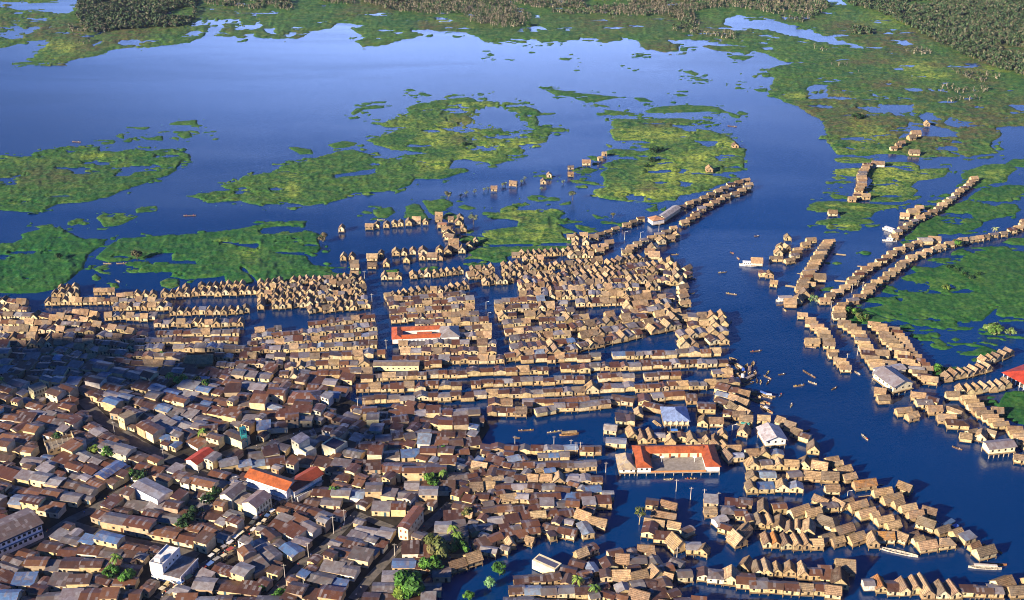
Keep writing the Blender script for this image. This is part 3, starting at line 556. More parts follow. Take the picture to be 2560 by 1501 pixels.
def row(where, t, pts, mix, size=(4.0, 5.2), depth=(5, 6.5), ridge='y', gap=.5, jrot=5, jy=.4, shrink=.8, skip=.04, ang=None, keep=1, streets=True, fac=0, **kw):
    """houses side by side along a traced waterline; ang fixes the direction of local x in degrees"""
    P = [tuple(float(v) for v in G(x, y)) for tt, pp in (pts if isinstance(pts[0][1], list) else [(t, pts)]) for x, y in T(tt, pp)]
    if P[0][0] > P[-1][0] and ang is None: P = P[::-1]
    i = 0; rem = 0.0; seg = 0; out = []
    pos_ = 0.0; lens = [math.dist(P[k], P[k + 1]) for k in range(len(P) - 1)]; tot = sum(lens)
    while pos_ < tot:
        L = jit(*size); D = jit(*depth); m_ = pick(mix)
        rg = ridge if isinstance(ridge, str) and len(ridge) == 1 else random.choice(ridge)
        fw = L if ang is None else D + fac
        c = pos_ + fw / 2
        if c > tot + fw * .3: break
        s = min(c, tot - 1e-3); k = 0
        while k < len(lens) - 1 and s > lens[k]: s -= lens[k]; k += 1
        u = s / max(lens[k], 1e-6); x = P[k][0] + (P[k + 1][0] - P[k][0]) * u; y = P[k][1] + (P[k + 1][1] - P[k][1]) * u
        a = math.atan2(P[k + 1][1] - P[k][1], P[k + 1][0] - P[k][0]) if ang is None else R(ang)
        if ang is None:
            if math.cos(a) < 0: a += math.pi
            oy = D / 2 + jit(-jy, jy); x += -math.sin(a) * oy; y += math.cos(a) * oy
        else: y += D / 2
        a += R(jit(-jrot, jrot)); pos_ += fw + abs(jit(gap * .3, gap * 1.4))
        if random.random() < skip: continue
        h = new_house(m_, x, y, a, L, D, rg, where, **kw)
        if free(h, shrink, streets): put(h); out.append(h)
    for q, h in enumerate(out): h['n'] = q; h['of'] = len(out)
    return out
def block(where, t, quad, mix, spacing=9.5, rows=None, **kw):
    """rows between the near edge (quad[0]-quad[1]) and the far edge (quad[3]-quad[2])"""
    q = [np.array(v) for v in (gpoly(t, quad) if not isinstance(quad[0][0], str) else quad)]
    nl, nr, fr, fl_ = q
    dist = (np.linalg.norm(fl_ - nl) + np.linalg.norm(fr - nr)) / 2
    n = rows or max(1, int(round(dist / spacing)))
    for i in range(n):
        u = i / n
        A, B = nl + (fl_ - nl) * u, nr + (fr - nr) * u
        mid = (A + B) / 2 + np.array([0, jit(-1.0, 1.0)])
        pa = [PX(*A), PX(*mid), PX(*B)]
        row((where, i), 0, [(float(a), float(b)) for a, b in pa], mix, **kw)
def spots(where, t, lst, **kw):
    """(x, y, material, length, depth, angle of local x, ridge) one by one"""
    out = []
    for s in lst:
        x, y, m_ = s[:3]; L = s[3] if len(s) > 3 else 4.6; D = s[4] if len(s) > 4 else 5.6; a = s[5] if len(s) > 5 else 0; rg = s[6] if len(s) > 6 else 'y'
        gx, gy = G(*T(t, [(x, y)])[0]); a = R(a + jit(-3, 3)); gx = float(gx); gy = float(gy)
        L *= .9; D *= .88
        ext = (abs(math.sin(a)) * L + abs(math.cos(a)) * D) / 2
        h = new_house(m_, gx, gy + ext * .95, a, L, D, rg, where, **(s[7] if len(s) > 7 else {}), **kw)
        if free(h, .62, False): put(h); out.append(h)
    for q, h in enumerate(out): h['n'] = q; h['of'] = len(out)
    return out
ORD = 'first second third fourth fifth sixth seventh eighth ninth tenth eleventh twelfth thirteenth fourteenth fifteenth sixteenth seventeenth eighteenth nineteenth twentieth'.split()
def ordw(i):
    if i < 20: return ORD[i]
    if i > 98: return 'hundred-and-' + ordw(i - 100)
    t_ = ['twenty', 'thirty', 'forty', 'fifty', 'sixty', 'seventy', 'eighty', 'ninety'][(i + 1) // 10 - 2]; r_ = (i + 1) % 10
    return (t_ + '-' + ORD[r_ - 1]) if r_ else t_[:-1] + 'ieth'
# ------------------------------------------------------------------ streets and the ground of the town
LAND = [(0,[(-200,1560),(-200,880),(0,870),(120,855),(330,870),(560,905),(800,960),(870,1000),(940,1030),(1020,1010),(1200,1030),(1225,1070),(1200,1110),(1170,1180),(1290,1240),(1290,1290),(1180,1340),(1120,1400),(1060,1450),(1040,1560)])]
lp = sum((T(t, p) for t, p in LAND), [])
gx_ = np.array(lp)
def land_mesh(name, poly, m, z):
    pts = [tuple(float(v) for v in G(x, y)) for x, y in poly]
    return sheet(name, pts[::-1], z, m)
land_mesh('town_ground', lp, M['earth'], .45)
land_mesh('bank_ground', T(9, [(560,1478),(620,1330),(800,1200),(1050,1250),(1000,1400),(980,1600),(560,1600)]), M['earth'], .3)
land_mesh('bank_strip', T(9, [(-20,1560),(-20,1420),(130,1370),(330,1290),(480,1220),(560,1290),(420,1420),(380,1560)]), M['earth'], .3)
STREET_LIST = [('street', 7, [(560,110),(700,250),(940,410),(1120,500),(1290,575),(1420,640)], 5.0), ('street', 7, [(-60,1200),(160,1120),(330,1030),(480,935),(640,860),(770,780),(900,700)], 4.2),
      ('street', 7, [(1090,1478),(1200,1385),(1340,1290),(1520,1180),(1650,1080),(1748,985),(1880,850),(2030,750)], 5.0), ('street', 8, [(90,1478),(160,1390),(330,1220),(450,1130),(570,1015),(640,940),(700,880)], 3.6),
      ('street', 8, [(660,1478),(790,1320),(950,1150),(1100,1030),(1230,920),(1330,820)], 3.6), ('street', 7, [(480,960),(640,1010),(900,1080),(1120,1120),(1350,1180)], 3.6),
      ('street', 8, [(-60,455),(110,410),(280,350),(440,320),(560,290)], 3.4), ('street', 7, [(1290,575),(1400,540),(1560,470),(1700,420)], 3.4), ('street', 8, [(700,900),(850,960),(1000,1020)], 3.0), ('street', 7, [(0,180),(180,120),(330,90)], 3.2)]
k = 0
for nm, t, pts, hw in STREET_LIST:
    hw *= .62; g = gpoly(t, pts); STREETS.append((g, hw + .3))
    L_, R_ = [], []
    for i, p in enumerate(g):
        a = g[max(0, i - 1)]; b = g[min(len(g) - 1, i + 1)]; dx, dy = b[0] - a[0], b[1] - a[1]; n = math.hypot(dx, dy); nx, ny = -dy / n, dx / n
        L_.append((p[0] + nx * hw, p[1] + ny * hw)); R_.append((p[0] - nx * hw, p[1] - ny * hw))
    k += 1
    z = .50 + .004 * k
    np_mesh('street', [(x, y, z) for x, y in L_ + R_], [(i, i + 1, i + 1 + len(g), i + len(g))[::-1] if False else (i + len(g), i + 1 + len(g), i + 1, i) for i in range(len(g) - 1)], M['street'])['kind'] = 'structure'
# canals and open water inside the settlement stay free
for t, p in ((9, [(-225,425),(-140,300),(-60,255),(570,245),(610,290),(600,415),(-40,425)]), (5, [(185,640),(300,640),(345,1000),(390,1200),(330,1200),(270,900),(215,760)]), (5, [(960,640),(1070,800),(1130,950),(1220,1220),(1170,1220),(1100,1000),(1010,830),(960,760)]),
             (5, [(1745,905),(1850,870),(2060,865),(2060,900),(1760,935)]), (9, [(620,480),(700,470),(720,650),(1420,665),(1540,600),(1560,740),(1250,760),(900,690),(650,640)]), (4, [(1830,850),(1870,920),(2000,880),(2230,860),(2270,1020),(1820,990)]), (4, [(1260,790),(1890,780),(1870,830),(1700,850),(1250,850)]), (4, [(230,860),(780,850),(760,900),(240,900)]),
             (8, [(520,180),(660,60),(700,130),(640,200),(560,215)]), (9, [(800,880),(870,850),(900,960),(860,1100),(790,1120),(600,1110),(450,1130),(0,1230),(-300,1478),(-250,1478),(0,1150),(300,1090),(640,1060),(760,1040)]), (10, [(-420,1210),(-200,1150),(600,1170),(1300,1200),(1700,1300),(1700,1350),(1300,1330),(640,1260),(600,1400),(640,1478),(560,1478),(600,1230),(0,1210)]),
             (9, [(860,690),(1250,760),(1240,860),(1050,830),(900,800),(860,760)]), (9, [(1170,870),(1250,860),(1320,950),(1400,1050),(1480,1100),(1480,1190),(1330,1120),(1240,1040)])):
    EXCL.append(gpoly(t, p))
n_canal = len(EXCL)
SPECIAL = {'u_school': (9, [(835,655),(1425,655),(1400,490),(835,490)]), 'pier_hall': (9, [(715,650),(835,650),(835,535),(715,535)]), 'blue_hall': (9, [(1015,310),(1215,310),(1210,205),(1015,205)]), 'white_hall': (9, [(1670,440),(1870,440),(1850,340),(1670,340)]),
 'two_wing': (0, [(610,1190),(700,1262),(740,1262),(815,1205),(800,1175),(720,1195),(640,1178)]), 'factory': (7, [(-60,1200),(330,1010),(330,940),(200,900),(-60,980)]), 'white_tower': (7, [(1020,1330),(1150,1385),(1310,1290),(1290,1200),(1080,1200)]), 'white_long': (7, [(885,770),(1130,850),(1225,790),(1225,740),(980,690),(885,720)]),
 'twin_gable': (7, [(1500,840),(1730,950),(1830,880),(1810,790),(1560,730)]), 'green_tower': (7, [(1530,400),(1640,470),(1730,430),(1700,370),(1560,340)]), 'corner': (8, [(965,1050),(1040,1065),(1240,920),(1220,870),(965,960)]), 'frame': (7, [(265,490),(340,500),(540,440),(530,370),(290,420)]), 'yellow_a': (7, [(180,60),(240,110),(335,90),(325,40),(240,10)]),
 'red_roof': (7, [(1235,520),(1340,570),(1400,540),(1390,470),(1250,450)]), 'white_block': (8, [(240,480),(340,535),(395,510),(360,440),(250,440)]), 'terrace': (8, [(425,490),(510,520),(595,470),(560,410),(430,430)]), 'yellow_b': (7, [(815,290),(860,320),(920,290),(910,250),(820,250)]), 'edge_red': (6, [(2345,1400),(2600,1440),(2600,1290),(2350,1290)]),
 'grey_hall': (6, [(1430,1440),(1560,1500),(1750,1480),(1680,1380),(1460,1370)]), 'white_shop': (10, [(1480,500),(1700,500),(1690,420),(1490,420)]), 'red_school': (5, [(360,1110),(735,1110),(735,1010),(360,1010)]), 'grey_hip': (5, [(735,1095),(880,1085),(880,1000),(735,1000)]), 'long_thatch': (5, [(240,1335),(580,1335),(580,1275),(240,1275)]), 'thatch_hall': (4, [(1345,1300),(1560,1300),(1560,1240),(1345,1240)]),
 'brown_hip': (8, [(205,155),(430,175),(500,110),(400,70),(230,75)]), 'cream_block': (9, [(135,1260),(270,1320),(340,1270),(335,1210),(180,1180)]), 'chain_hall': (5, [(2270,240),(2350,240),(2470,165),(2430,130),(2270,195)])}
SPG = {k_: gpoly(t, p) for k_, (t, p) in SPECIAL.items()}
EXCL += list(SPG.values())
# ------------------------------------------------------------------ houses one by one: the near thatched rafts and stilt houses
E = 'x'
spots('on the raft chain at the river bend', 10, [(95,305,'T',5,6,-35,E),(160,345,'T',6,5.5,-35,E),(205,385,'T',6,6,-35,E),(258,420,'R',6,5.5,-35,E),(315,495,'T',6.5,7,-12,'y'),(440,570,'T',7,4.5,18,E,{'hip':False}),(478,592,'T',5,3.6,18,E),(520,650,'T',9,5,22,E),(558,692,'T',7,5,20,E),(665,745,'T',12,5,14,E,{'rc':(.50,.26,.10)})])
spots('in the outer raft line at the river bend', 10, [(785,800,'T',10,4.5,16,E),(945,775,'T',7,6,-38,E),(855,848,'T',11,5,20,E),(893,872,'T',6,4,25,E),(962,908,'T',8.5,4.6,16,E),(1012,952,'T',8,4.8,14,E),(1110,935,'T',7,5,-30,E),(1095,1030,'T',8.5,6.5,-33,E),(1198,1060,'T',7,4,25,E),(1297,1085,'T',5.5,5.5,28,E),(1370,1115,'B',7,5,28,E,{'rc':(.22,.27,.36)}),(1218,1150,'T',8.5,6,8,E,{'hip':True}),(1090,1168,'T',9,6,10,E),(1030,1118,'T',6,3.6,24,E),(988,1095,'T',7,4,24,E),(912,1112,'T',7.5,5,-42,E),
   (1370,1240,'T',8,6,-40,E),(1490,1222,'T',10,6,20,E),(1415,1165,'T',5.5,3.6,28,E)])
spots('in the middle raft line beside the channel', 10, [(372,860,'T',8,5,-42,E),(425,892,'G',8,5,8,E),(440,770,'T',7,5,0,E),(492,880,'T',7,4.5,-50,E),(548,870,'T',6,4.5,30,E),(620,895,'T',10,5.5,24,E),(680,945,'T',9.5,5.5,22,E),(728,952,'T',4,3.6,28,E),(800,990,'T',9,4.6,20,E),(860,1030,'T',7,5,18,E),(222,945,'T',11,6,26,E),(312,945,'T',8,5,20,E),(415,1025,'T',11,7.5,-28,E,{'hip':True}),(340,985,'T',5,4,30,E),(525,1065,'T',10,6,24,E),(610,1125,'T',9,6,26,E),(480,1130,'T',6.5,4.4,20,E),(412,1115,'T',7,5.5,22,E),(720,1135,'T',5.4,7,0,'y'),(808,1105,'T',7.5,6.5,0,E,{'rc':(.50,.28,.11)})])
spots('in the gabled row at the water edge', 10, [(-5,1130,'T',4.4,8,4,'y'),(50,1135,'T',4.2,8,4,'y',{'rc':(.50,.24,.09)}),(122,1145,'T',5.4,8,4,'y'),(195,1150,'T',4.4,8,4,'y'),(260,1145,'T',4.4,8,4,'y'),(330,1145,'T',6.4,5,4,E)])
spots('behind the gabled row at the water edge', 10, [(15,1000,'T',4.4,8,2,'y'),(82,1030,'T',6,9,-16,'y'),(150,1050,'T',4.6,7,-12,'y'),(205,1040,'T',4.6,7,-14,'y'),(285,1065,'T',6.6,9,-16,'y'),(-60,1000,'T',5.4,8,2,'y'),(-120,985,'R',5,6,0,'y'),(-45,1110,'T',4.4,7,0,'y')])
spots('in the bottom row beside the dark channel', 10, [(688,1430,'G',5,5,0,E,{'wc':(.74,.72,.68)}),(770,1440,'T',5.2,8,0,'y',{'rc':(.40,.20,.09)}),(855,1455,'R',5.5,8,0,E),(930,1460,'T',5,8,0,'y'),(1005,1450,'T',4.8,8,2,'y'),(1085,1478,'T',6,13,4,'y'),(1190,1478,'T',6,8,4,'y'),(1275,1480,'T',5.5,9,8,'y'),(680,1325,'T',4.6,7,0,'y'),(768,1335,'T',5,8,0,'y'),(855,1325,'T',5.8,5,0,E),(935,1360,'T',4.6,9,0,'y'),(1378,1475,'R',8,5,0,E),(1475,1480,'R',8,5.5,0,E),(1560,1480,'G',6,7,0,E),(1620,1440,'T',9,7,22,E),(1715,1478,'T',9,5.5,8,E),(1800,1420,'T',6,6,20,E)])
spots('in the row below the dark channel', 10, [(60,1325,'T',5,5.6,0,'y'),(150,1330,'T',6,6,-8,'y'),(240,1350,'T',5.4,8,0,'y'),(322,1355,'R',5.8,6,0,E),(405,1375,'R',5.8,9,0,E),(535,1330,'T',8.5,9,-6,E),(500,1420,'T',8,9,-8,'y',{'rc':(.13,.09,.07)}),(-10,1330,'T',5.4,9,0,'y'),(-70,1325,'T',5,7,0,'y'),(-145,1310,'T',5.5,7,-30,'y')])
row('in the lowest tin row beside the dark channel', 10, [(0,1445),(160,1455),(300,1460),(440,1475)], {'R': 6, 'T': 2}, size=(5.0,7.6), depth=(4.8,6.4), ridge=E, gap=.2, jrot=2, skip=0)
spots('beside the narrow creek near the lower edge', 9, [(1180,1370,'G',7,6,8,E),(1130,1290,'G',6,5,-35,E),(1240,1370,'T',6,6,-35,E),(1315,1360,'R',6.5,6,-8,'y',{'wc':(.78,.72,.6)}),(1395,1380,'G',7.5,7,-6,E,{'hip':True,'wc':(.80,.78,.72)}),(1500,1390,'T',7.6,8,-8,'y'),(1600,1420,'R',8.5,8,-4,E),(1690,1440,'G',8.5,8,-4,E),(1565,1275,'T',6,7,-30,'y'),(1680,1290,'T',6,7,-30,'y'),(1600,1275,'T',5,3,0,E),
   (1240,1180,'G',7,6,-4,E),(1310,1200,'T',5.5,5,-25,'y'),(1370,1225,'T',6.5,4,-20,E),(1440,1245,'T',7,4,-18,E),(1300,1105,'T',6,3,-22,E)])
spots('on the middle creek islet', 9, [(1075,895,'T',8,4.5,-22,E),(1155,925,'T',7,6,38,E),(1040,965,'T',12,4.2,-18,E),(1190,985,'G',9,5.4,-12,E,{'rc':(.42,.44,.50),'wc':(.72,.62,.42)}),(975,1010,'T',10,4.8,-14,E),(1110,1025,'T',6,4,-20,E),(945,1075,'R',7,9,-14,'y'),(1035,1110,'R',9,6,-10,E),(1130,1170,'T',8.5,8.5,30,'y'),(1200,1070,'R',6.5,4.5,32,E),(865,1140,'T',6,7,-30,'y'),(915,1190,'T',8,5,-10,E,{'wc':(.74,.72,.66)}),(960,880,'R',6,6,-10,E)])
spots('in the channel before the courtyard school', 9, [(925,755,'T',5.4,6,0,'y'),(990,765,'T',5.5,5,0,E),(1140,800,'G',7,5,-10,E,{'rc':(.45,.46,.50),'wc':(.78,.76,.72)}),(1262,840,'R',7,6,-4,E,{'rc':(.22,.06,.035)}),(1362,860,'G',7,7,-4,E,{'hip':True}),(1355,925,'T',6,5.5,-2,E),(845,750,'T',7,3,-40,E)])
spots('beside the broad creek west of the raft rows', 9, [(1425,1000,'G',7,5.4,28,E,{'rc':(.50,.51,.54),'wc':(.80,.80,.76)}),(1480,930,'G',7,7,-6,E,{'hip':True}),(1565,945,'R',6,6,0,E),(1530,880,'R',10,6,-8,E),(1600,870,'R',6,6,-8,E),(1650,885,'T',5,10,6,'y'),(1720,915,'T',5,9,-8,'y'),(1660,970,'T',9,7,24,'y'),(1735,990,'T',7,6,20,'y'),(1590,1080,'T',6,8,-36,'y'),(1650,1090,'T',6.5,6.5,30,'y'),(1545,1140,'T',7.5,7.5,30,'y'),(1665,1165,'T',8,6,34,E),(1735,1115,'T',6,8,-28,'y'),(1470,1075,'R',7,4,-10,E),(1460,1050,'R',6,5,-30,E)])
spots('north of the courtyard school', 9, [(650,292,'T',9,7,0,E),(745,294,'R',5.6,9,0,'y'),(810,296,'R',4.6,7,0,'y'),(866,248,'T',4.6,7,0,'y'),(820,398,'T',5,9,10,'y'),(886,418,'T',5,9,4,'y'),(946,418,'T',5.2,10,4,'y'),(1010,405,'G',5.6,5,0,E,{'rc':(.42,.42,.45)}),(1082,428,'T',6,5,0,'y'),(1155,408,'R',5.4,5,0,'y'),(1226,430,'T',6,8,4,'y'),(1288,430,'T',3.4,3,0,E),(1332,432,'T',3.4,4,10,'y'),(1382,430,'T',4.6,5,-18,'y'),(1440,395,'T',4.8,5,0,'y'),(1240,300,'T',5.5,5,0,E),(1312,308,'T',6,7,-14,'y'),(1395,304,'T',7.5,6,0,E),(675,360,'G',7,7,-8,E,{'rc':(.46,.45,.44)}),(712,455,'B',11,6,-4,E,{'rc':(.28,.34,.46)}),(735,495,'T',8,3,0,E),
   (905,160,'R',7,8,-4,'y'),(1225,150,'R',6,8,4,E),(1330,215,'R',10,8,-6,E)])
spots('east of the courtyard school', 9, [(1395,470,'T',4.5,6,20,'y'),(1450,480,'T',4.5,6,16,'y'),(1515,490,'T',7,4,0,E),(1430,555,'T',4.6,8,22,'y'),(1485,555,'T',4.6,8,22,'y'),(1545,550,'B',5.5,4.6,0,E,{'rc':(.40,.46,.60)})])
row('in the tin row facing the lagoon', 9, [(-215,488),(240,500),(410,490)], {'R': 3, 'B': 2, 'T': 1, 'G': 2}, size=(4.6,6.7), depth=(4.0,4.8), ridge='yx', gap=.3, jrot=2)
row('in the second row behind the lagoon', 9, [(180,545),(400,540)], {'G': 3, 'B': 1, 'T': 1}, size=(4.2,5.5), depth=(4.0,4.8), ridge='yx', gap=.3, jrot=2)
spots('on the stilt jetty by the lagoon corner', 9, [(510,505,'R',7.5,6,0,E),(577,500,'R',5,6,0,E)])
row('in the long mixed row south of the lagoon', 9, [(0,615),(620,610)], {'R': 4, 'T': 2, 'G': 2, 'B': 1.3}, size=(5.0,6.7), depth=(4.8,6.0), ridge=E, gap=.3, jrot=2, skip=0)
row('in the thatched row below the long mixed row', 9, [(20,700),(640,715)], {'T': 4, 'R': 2, 'G': 2}, size=(5.0,6.3), depth=(4.8,6.4), ridge='yx', gap=.6, jrot=10)
row('on the long diagonal jetty near the lower edge', 9, [(370,1265),(480,1215),(600,1165),(780,1110)], {'G': 3, 'T': 3, 'R': 2, 'B': 1}, size=(5.0,7.1), depth=(4.0,4.8), ridge=E, gap=.2, jrot=3, skip=0)
row('in the stepped row along the inner creek', 9, [(420,950),(560,1000),(680,1030),(800,1020)], {'T': 4, 'R': 3}, size=(5.9,8.4), depth=(4.8,6.4), ridge=E, gap=.3, jrot=6, skip=0)
row('in the rusty row behind the inner creek', 9, [(200,1030),(330,1060),(470,1085),(620,1075)], {'R': 6, 'G': 1, 'T': 1}, size=(5.9,8.4), depth=(4.8,6.4), ridge=E, gap=.3, jrot=6, skip=0)
for nm, pp in (('in the rust-roofed row on the lagoon bank', [(170,240),(300,215)]), ('in the second rust-roofed row on the lagoon bank', [(290,205),(460,200),(650,180)]), ('in the tin row behind the lagoon', [(670,150),(830,170),(980,205)]), ('in the tin row near the blue hall', [(960,135),(1140,120)])):
    row(nm, 9, pp, {'R': 5, 'G': 3}, size=(5.0,6.7), depth=(4.8,5.6), ridge=E, gap=.1, jrot=2, skip=0)
row('in the stilt row backing the lagoon', 9, [(-170,232),(20,236),(200,240),(380,228),(590,215)], {'R': 6, 'G': 1.5, 'T': 1}, size=(4.6,6.4), depth=(5,6), ridge='xxxy', gap=.2, jrot=3, skip=.02)
spots('on the lagoon edge', 9, [(20,240,'R',5,8,0,E),(60,245,'T',5,8,0,E),(110,205,'R',4.5,5,0,E)])
block('in the stilt cluster east of the blue hall', 9, [(1380,150),(1560,240),(1640,60),(1380,40)], {'R': 4, 'T': 2, 'G': 1, 'B': .6}, size=(5.0,7.1), depth=(4.8,6.0), ridge=E, gap=.4, jrot=8, spacing=9)
spots('along the raft edge near the white hall', 9, [(1490,250,'R',7,6,-12,E),(1550,260,'T',7,5,0,E),(1640,250,'G',9,6,-10,E),(1600,290,'T',7,5,-8,E),(1720,290,'T',7,5,-8,E),(1590,380,'T',6,7,-25,'y'),(1650,395,'T',6,7,-25,'y')])
block('in the thatched cluster below the white hall', 9, [(1600,760),(1960,760),(1860,450),(1600,450)], {'T': 5, 'G': 2, 'R': 1.5, 'B': .7}, size=(5.0,7.6), depth=(4.0,5.6), ridge='yx', gap=.4, jrot=9, spacing=9.5)
block('in the tin and thatch cluster at the river bend', 10, [(-20,760),(470,760),(340,560),(-20,460)], {'T': 4, 'B': 1.5, 'G': 2, 'R': .7}, size=(5.0,8.4), depth=(4.0,5.6), ridge='yxx', gap=.4, jrot=6, spacing=9)
block('behind the gabled raft rows', 10, [(-60,900),(140,900),(150,820),(-60,800)], {'T': 4, 'R': 1.5}, size=(4.2,6.7), depth=(4.0,5.6), ridge='yx', gap=.5, jrot=15, spacing=9)
# ------------------------------------------------------------------ houses in chains and rows over the water
TH = {'T': 1}; THM = {'T': 12, 'G': 1, 'R': 1}
CH = dict(size=(3.4,4.4), depth=(4.4,6.4), ridge=E, gap=.3, jy=.3, skip=.03, jrot=6)
def chain(where, pts, ang, mix=THM, L=(6.5, 9), D=(3.6, 4.6), **kw):
    row(where, 0, [(0, pts)] if not isinstance(pts[0][1], list) else pts, mix, size=L, depth=D, ridge=E, gap=.35, jrot=7, ang=ang, streets=False, skip=.03, fac=.6, **kw)
def ch6(where, pts, ang, **kw): row(where, 6, pts, kw.pop('mix', THM), size=kw.pop('L', (5.6, 7.6)), depth=kw.pop('D', (3.2, 4.2)), ridge=kw.pop('ridge', E), gap=.3, jrot=7, ang=ang, streets=False, skip=.03, fac=.5, **kw)
ch6('in the short western raft chain', [(790,540),(830,520),(850,480),(880,450),(920,420),(960,390),(1010,375)], 18)
ch6('in the middle raft chain', [(890,760),(905,700),(935,650),(960,610),(985,560),(1010,520),(1040,470),(1070,430),(1095,400)], 8, L=(6.2,8.4))
ch6('in the upper curved raft chain', [(1050,845),(1100,795),(1180,750),(1250,705),(1310,645),(1370,595),(1440,560),(1500,525),(1560,475),(1640,445),(1700,425),(1760,400)], 12)
ch6('in the lower curved raft chain', [(1165,965),(1165,900),(1190,860),(1250,845),(1310,805),(1370,775),(1400,725),(1450,695),(1510,665),(1560,615),(1600,590),(1650,550),(1710,505),(1770,490)], 10)
ch6('at the far end of the lower curved raft chain', [(1770,490),(1830,462),(1900,442),(1960,422),(2010,404),(2100,384),(2200,372),(2300,347),(2400,332),(2470,302),(2560,235)], 14, L=(4.8,6.6))
ch6('in the descending raft chain', [(1185,995),(1270,1045),(1320,1085),(1335,1130),(1365,1190),(1385,1240),(1430,1290),(1450,1330)], -8, L=(6,8))
ch6('in the second descending raft chain', [(1400,1000),(1450,1020),(1500,1075),(1520,1115),(1560,1155),(1620,1225),(1670,1290),(1720,1335),(1760,1375),(1850,1440)], -12, L=(6.2,8.4))
ch6('in the side line of the second descending raft chain', [(1560,1035),(1600,1085),(1660,1175),(1710,1235),(1790,1305),(1825,1355)], -5, L=(4.4,6))
ch6('in the outermost raft chain at the channel mouth', [(875,935),(950,955),(965,1005),(1030,1045),(1060,1090),(1090,1140),(1100,1190),(1130,1235),(1170,1275),(1200,1315),(1225,1345)], -10, L=(5.4,7.2), mix={'T': 8, 'R': 1.5})
ch6('in the straight raft chain by the meadow', [(1560,370),(1600,325),(1640,295),(1680,270),(1730,240),(1770,215),(1820,195),(1870,170),(1920,130),(1960,100),(2010,60),(2060,20),(2110,-20),(2160,-70)], 20, L=(4.6,6.6))
row('in the gabled row beside the red roofed school', 6, [(1940,1405),(2000,1395),(2100,1375),(2200,1345),(2290,1320)], TH, size=(4.2,5.0), depth=(4.8,6.0), gap=.2, ang=None, jrot=4, skip=0)
row('in the gabled row north of the marsh patch', 10, [(1290,85),(1360,85),(1430,80),(1500,68),(1560,60),(1620,48),(1760,20)], TH, size=(4.2,5.0), depth=(4.8,6.0), gap=.2, jrot=4, skip=0)
row('in the arc of thatched roofs by the marsh', 6, [(2210,1280),(2300,1262),(2370,1235),(2450,1205)], TH, size=(4.2,5.5), depth=(4.0,4.8), gap=.2, skip=0)
row('in the raft line beside the marsh patch', 10, [(1235,115),(1300,135),(1370,150),(1400,185),(1440,225),(1500,262),(1560,300),(1600,330)], THM, size=(6.3,8.4), depth=(3.2,4.0), ridge=E, ang=4, gap=.3, jrot=6)
row('in the raft line at the east edge', 10, [(1680,340),(1700,385),(1740,425),(1800,470)], THM, size=(6.3,7.6), depth=(3.2,4.0), ridge=E, ang=0, gap=.3)
spots('at the east landing', 10, [(770,105,'T',6,5,-20,E),(790,150,'T',7,5,4,E),(930,235,'T',9,5,10,E),(990,270,'T',7,5,24,E),(975,95,'G',11,7,4,E,{'rc':(.40,.42,.46)}),(1030,130,'T',8,5,-10,E),(1070,178,'G',9,7,0,E),(1130,170,'R',7,6,-30,E),(1140,225,'T',8,5,0,E),(1225,290,'T',10,6,-6,E),(1300,330,'R',12,7,-8,E,{'hip':True}),(1280,240,'T',9,3,-40,E),(1355,410,'T',6,5,-10,E),(1400,385,'T',6,5,24,E),(1462,410,'T',7,6,-25,'y'),(1530,380,'T',5,3,-30,E),(1570,230,'T',6,5,-8,E),(1680,530,'R',7,4,-12,E),(1740,560,'T',8,4,-14,E),(1640,500,'T',7,3,0,E)])
ch6('in the northern double raft chain', [(0,150),(120,98),(220,57),(300,22),(350,-10),(430,-35),(500,-58)], 24, L=(5,6.4))
ch6('in the southern double raft chain', [(20,262),(90,222),(150,162),(210,132),(280,97),(340,57),(420,42),(490,0),(520,-25)], 20, L=(5,6.6))
row('at the root of the northern double raft chain', 5, [(1890,345),(1960,325),(2040,292),(2070,287),(2150,250),(2250,215)], THM, size=(4.6,5.9), depth=(2.9,3.7), ridge=E, ang=22, gap=.3, jrot=6, fac=.4)
row('at the root of the southern double raft chain', 5, [(2090,480),(2130,450),(2160,425),(2200,400),(2250,380),(2330,350),(2400,318),(2480,280)], THM, size=(4.6,6.7), depth=(3.0,4.0), ridge=E, ang=14, gap=.3, jrot=6, fac=.4)
row('in the short raft chain beside the dense quarter', 5, [(1895,475),(1925,440),(1960,410),(2010,388)], TH, size=(5.0,5.9), depth=(3.2,4.0), ridge=E, ang=14)
spots('behind the southern double raft chain', 5, [(2355,392,'T',6,6,10,'y'),(2420,378,'T',6,5,20,E),(2465,350,'T',5,4,0,'y'),(2290,455,'T',6,6,10,'y'),(2270,470,'T',7,5,0,E),(2300,500,'T',8,6,0,E)])
spots('in the scattered line far out on the lake', 2, [(1128,1412,'T',4.8,4.5,0,E),(1270,1378,'T',6.4,5.2,-10,E),(1490,1358,'T',4.8,4.5,0,'y'),(1532,1312,'T',4.0,3.8,0,'y'),(1690,1300,'T',4.8,3.8,0,E),(1805,1222,'T',7.2,5.2,0,E),(1690,1250,'T',4.8,2.2,10,E),(1905,1190,'T',4.0,3.0,20,E),(1935,1155,'T',4.0,3.0,10,E)])
spots('standing alone among the floating meadows', 3, [(215,1272,'T',6,6,0,'y'),(405,1092,'T',6,5,0,'y'),(1810,935,'T',5,5,0,'y'),(1720,1148,'T',9,6,-4,E),(1455,1235,'T',11,6,-8,E,{'wc':(.78,.74,.66)}),(1730,1010,'T',9,7,0,E),(1700,1040,'T',7,6,20,E),(1625,1075,'T',6,4,10,E),(1600,1090,'T',5,4,10,E),(1565,1115,'T',6,4,10,E)])
ch6('in the short chain between lily mats', [(1300,70),(1310,20),(1330,-5),(1335,-50),(1330,-90),(1350,-130),(1375,-165)], 0, L=(5.4,7.2))
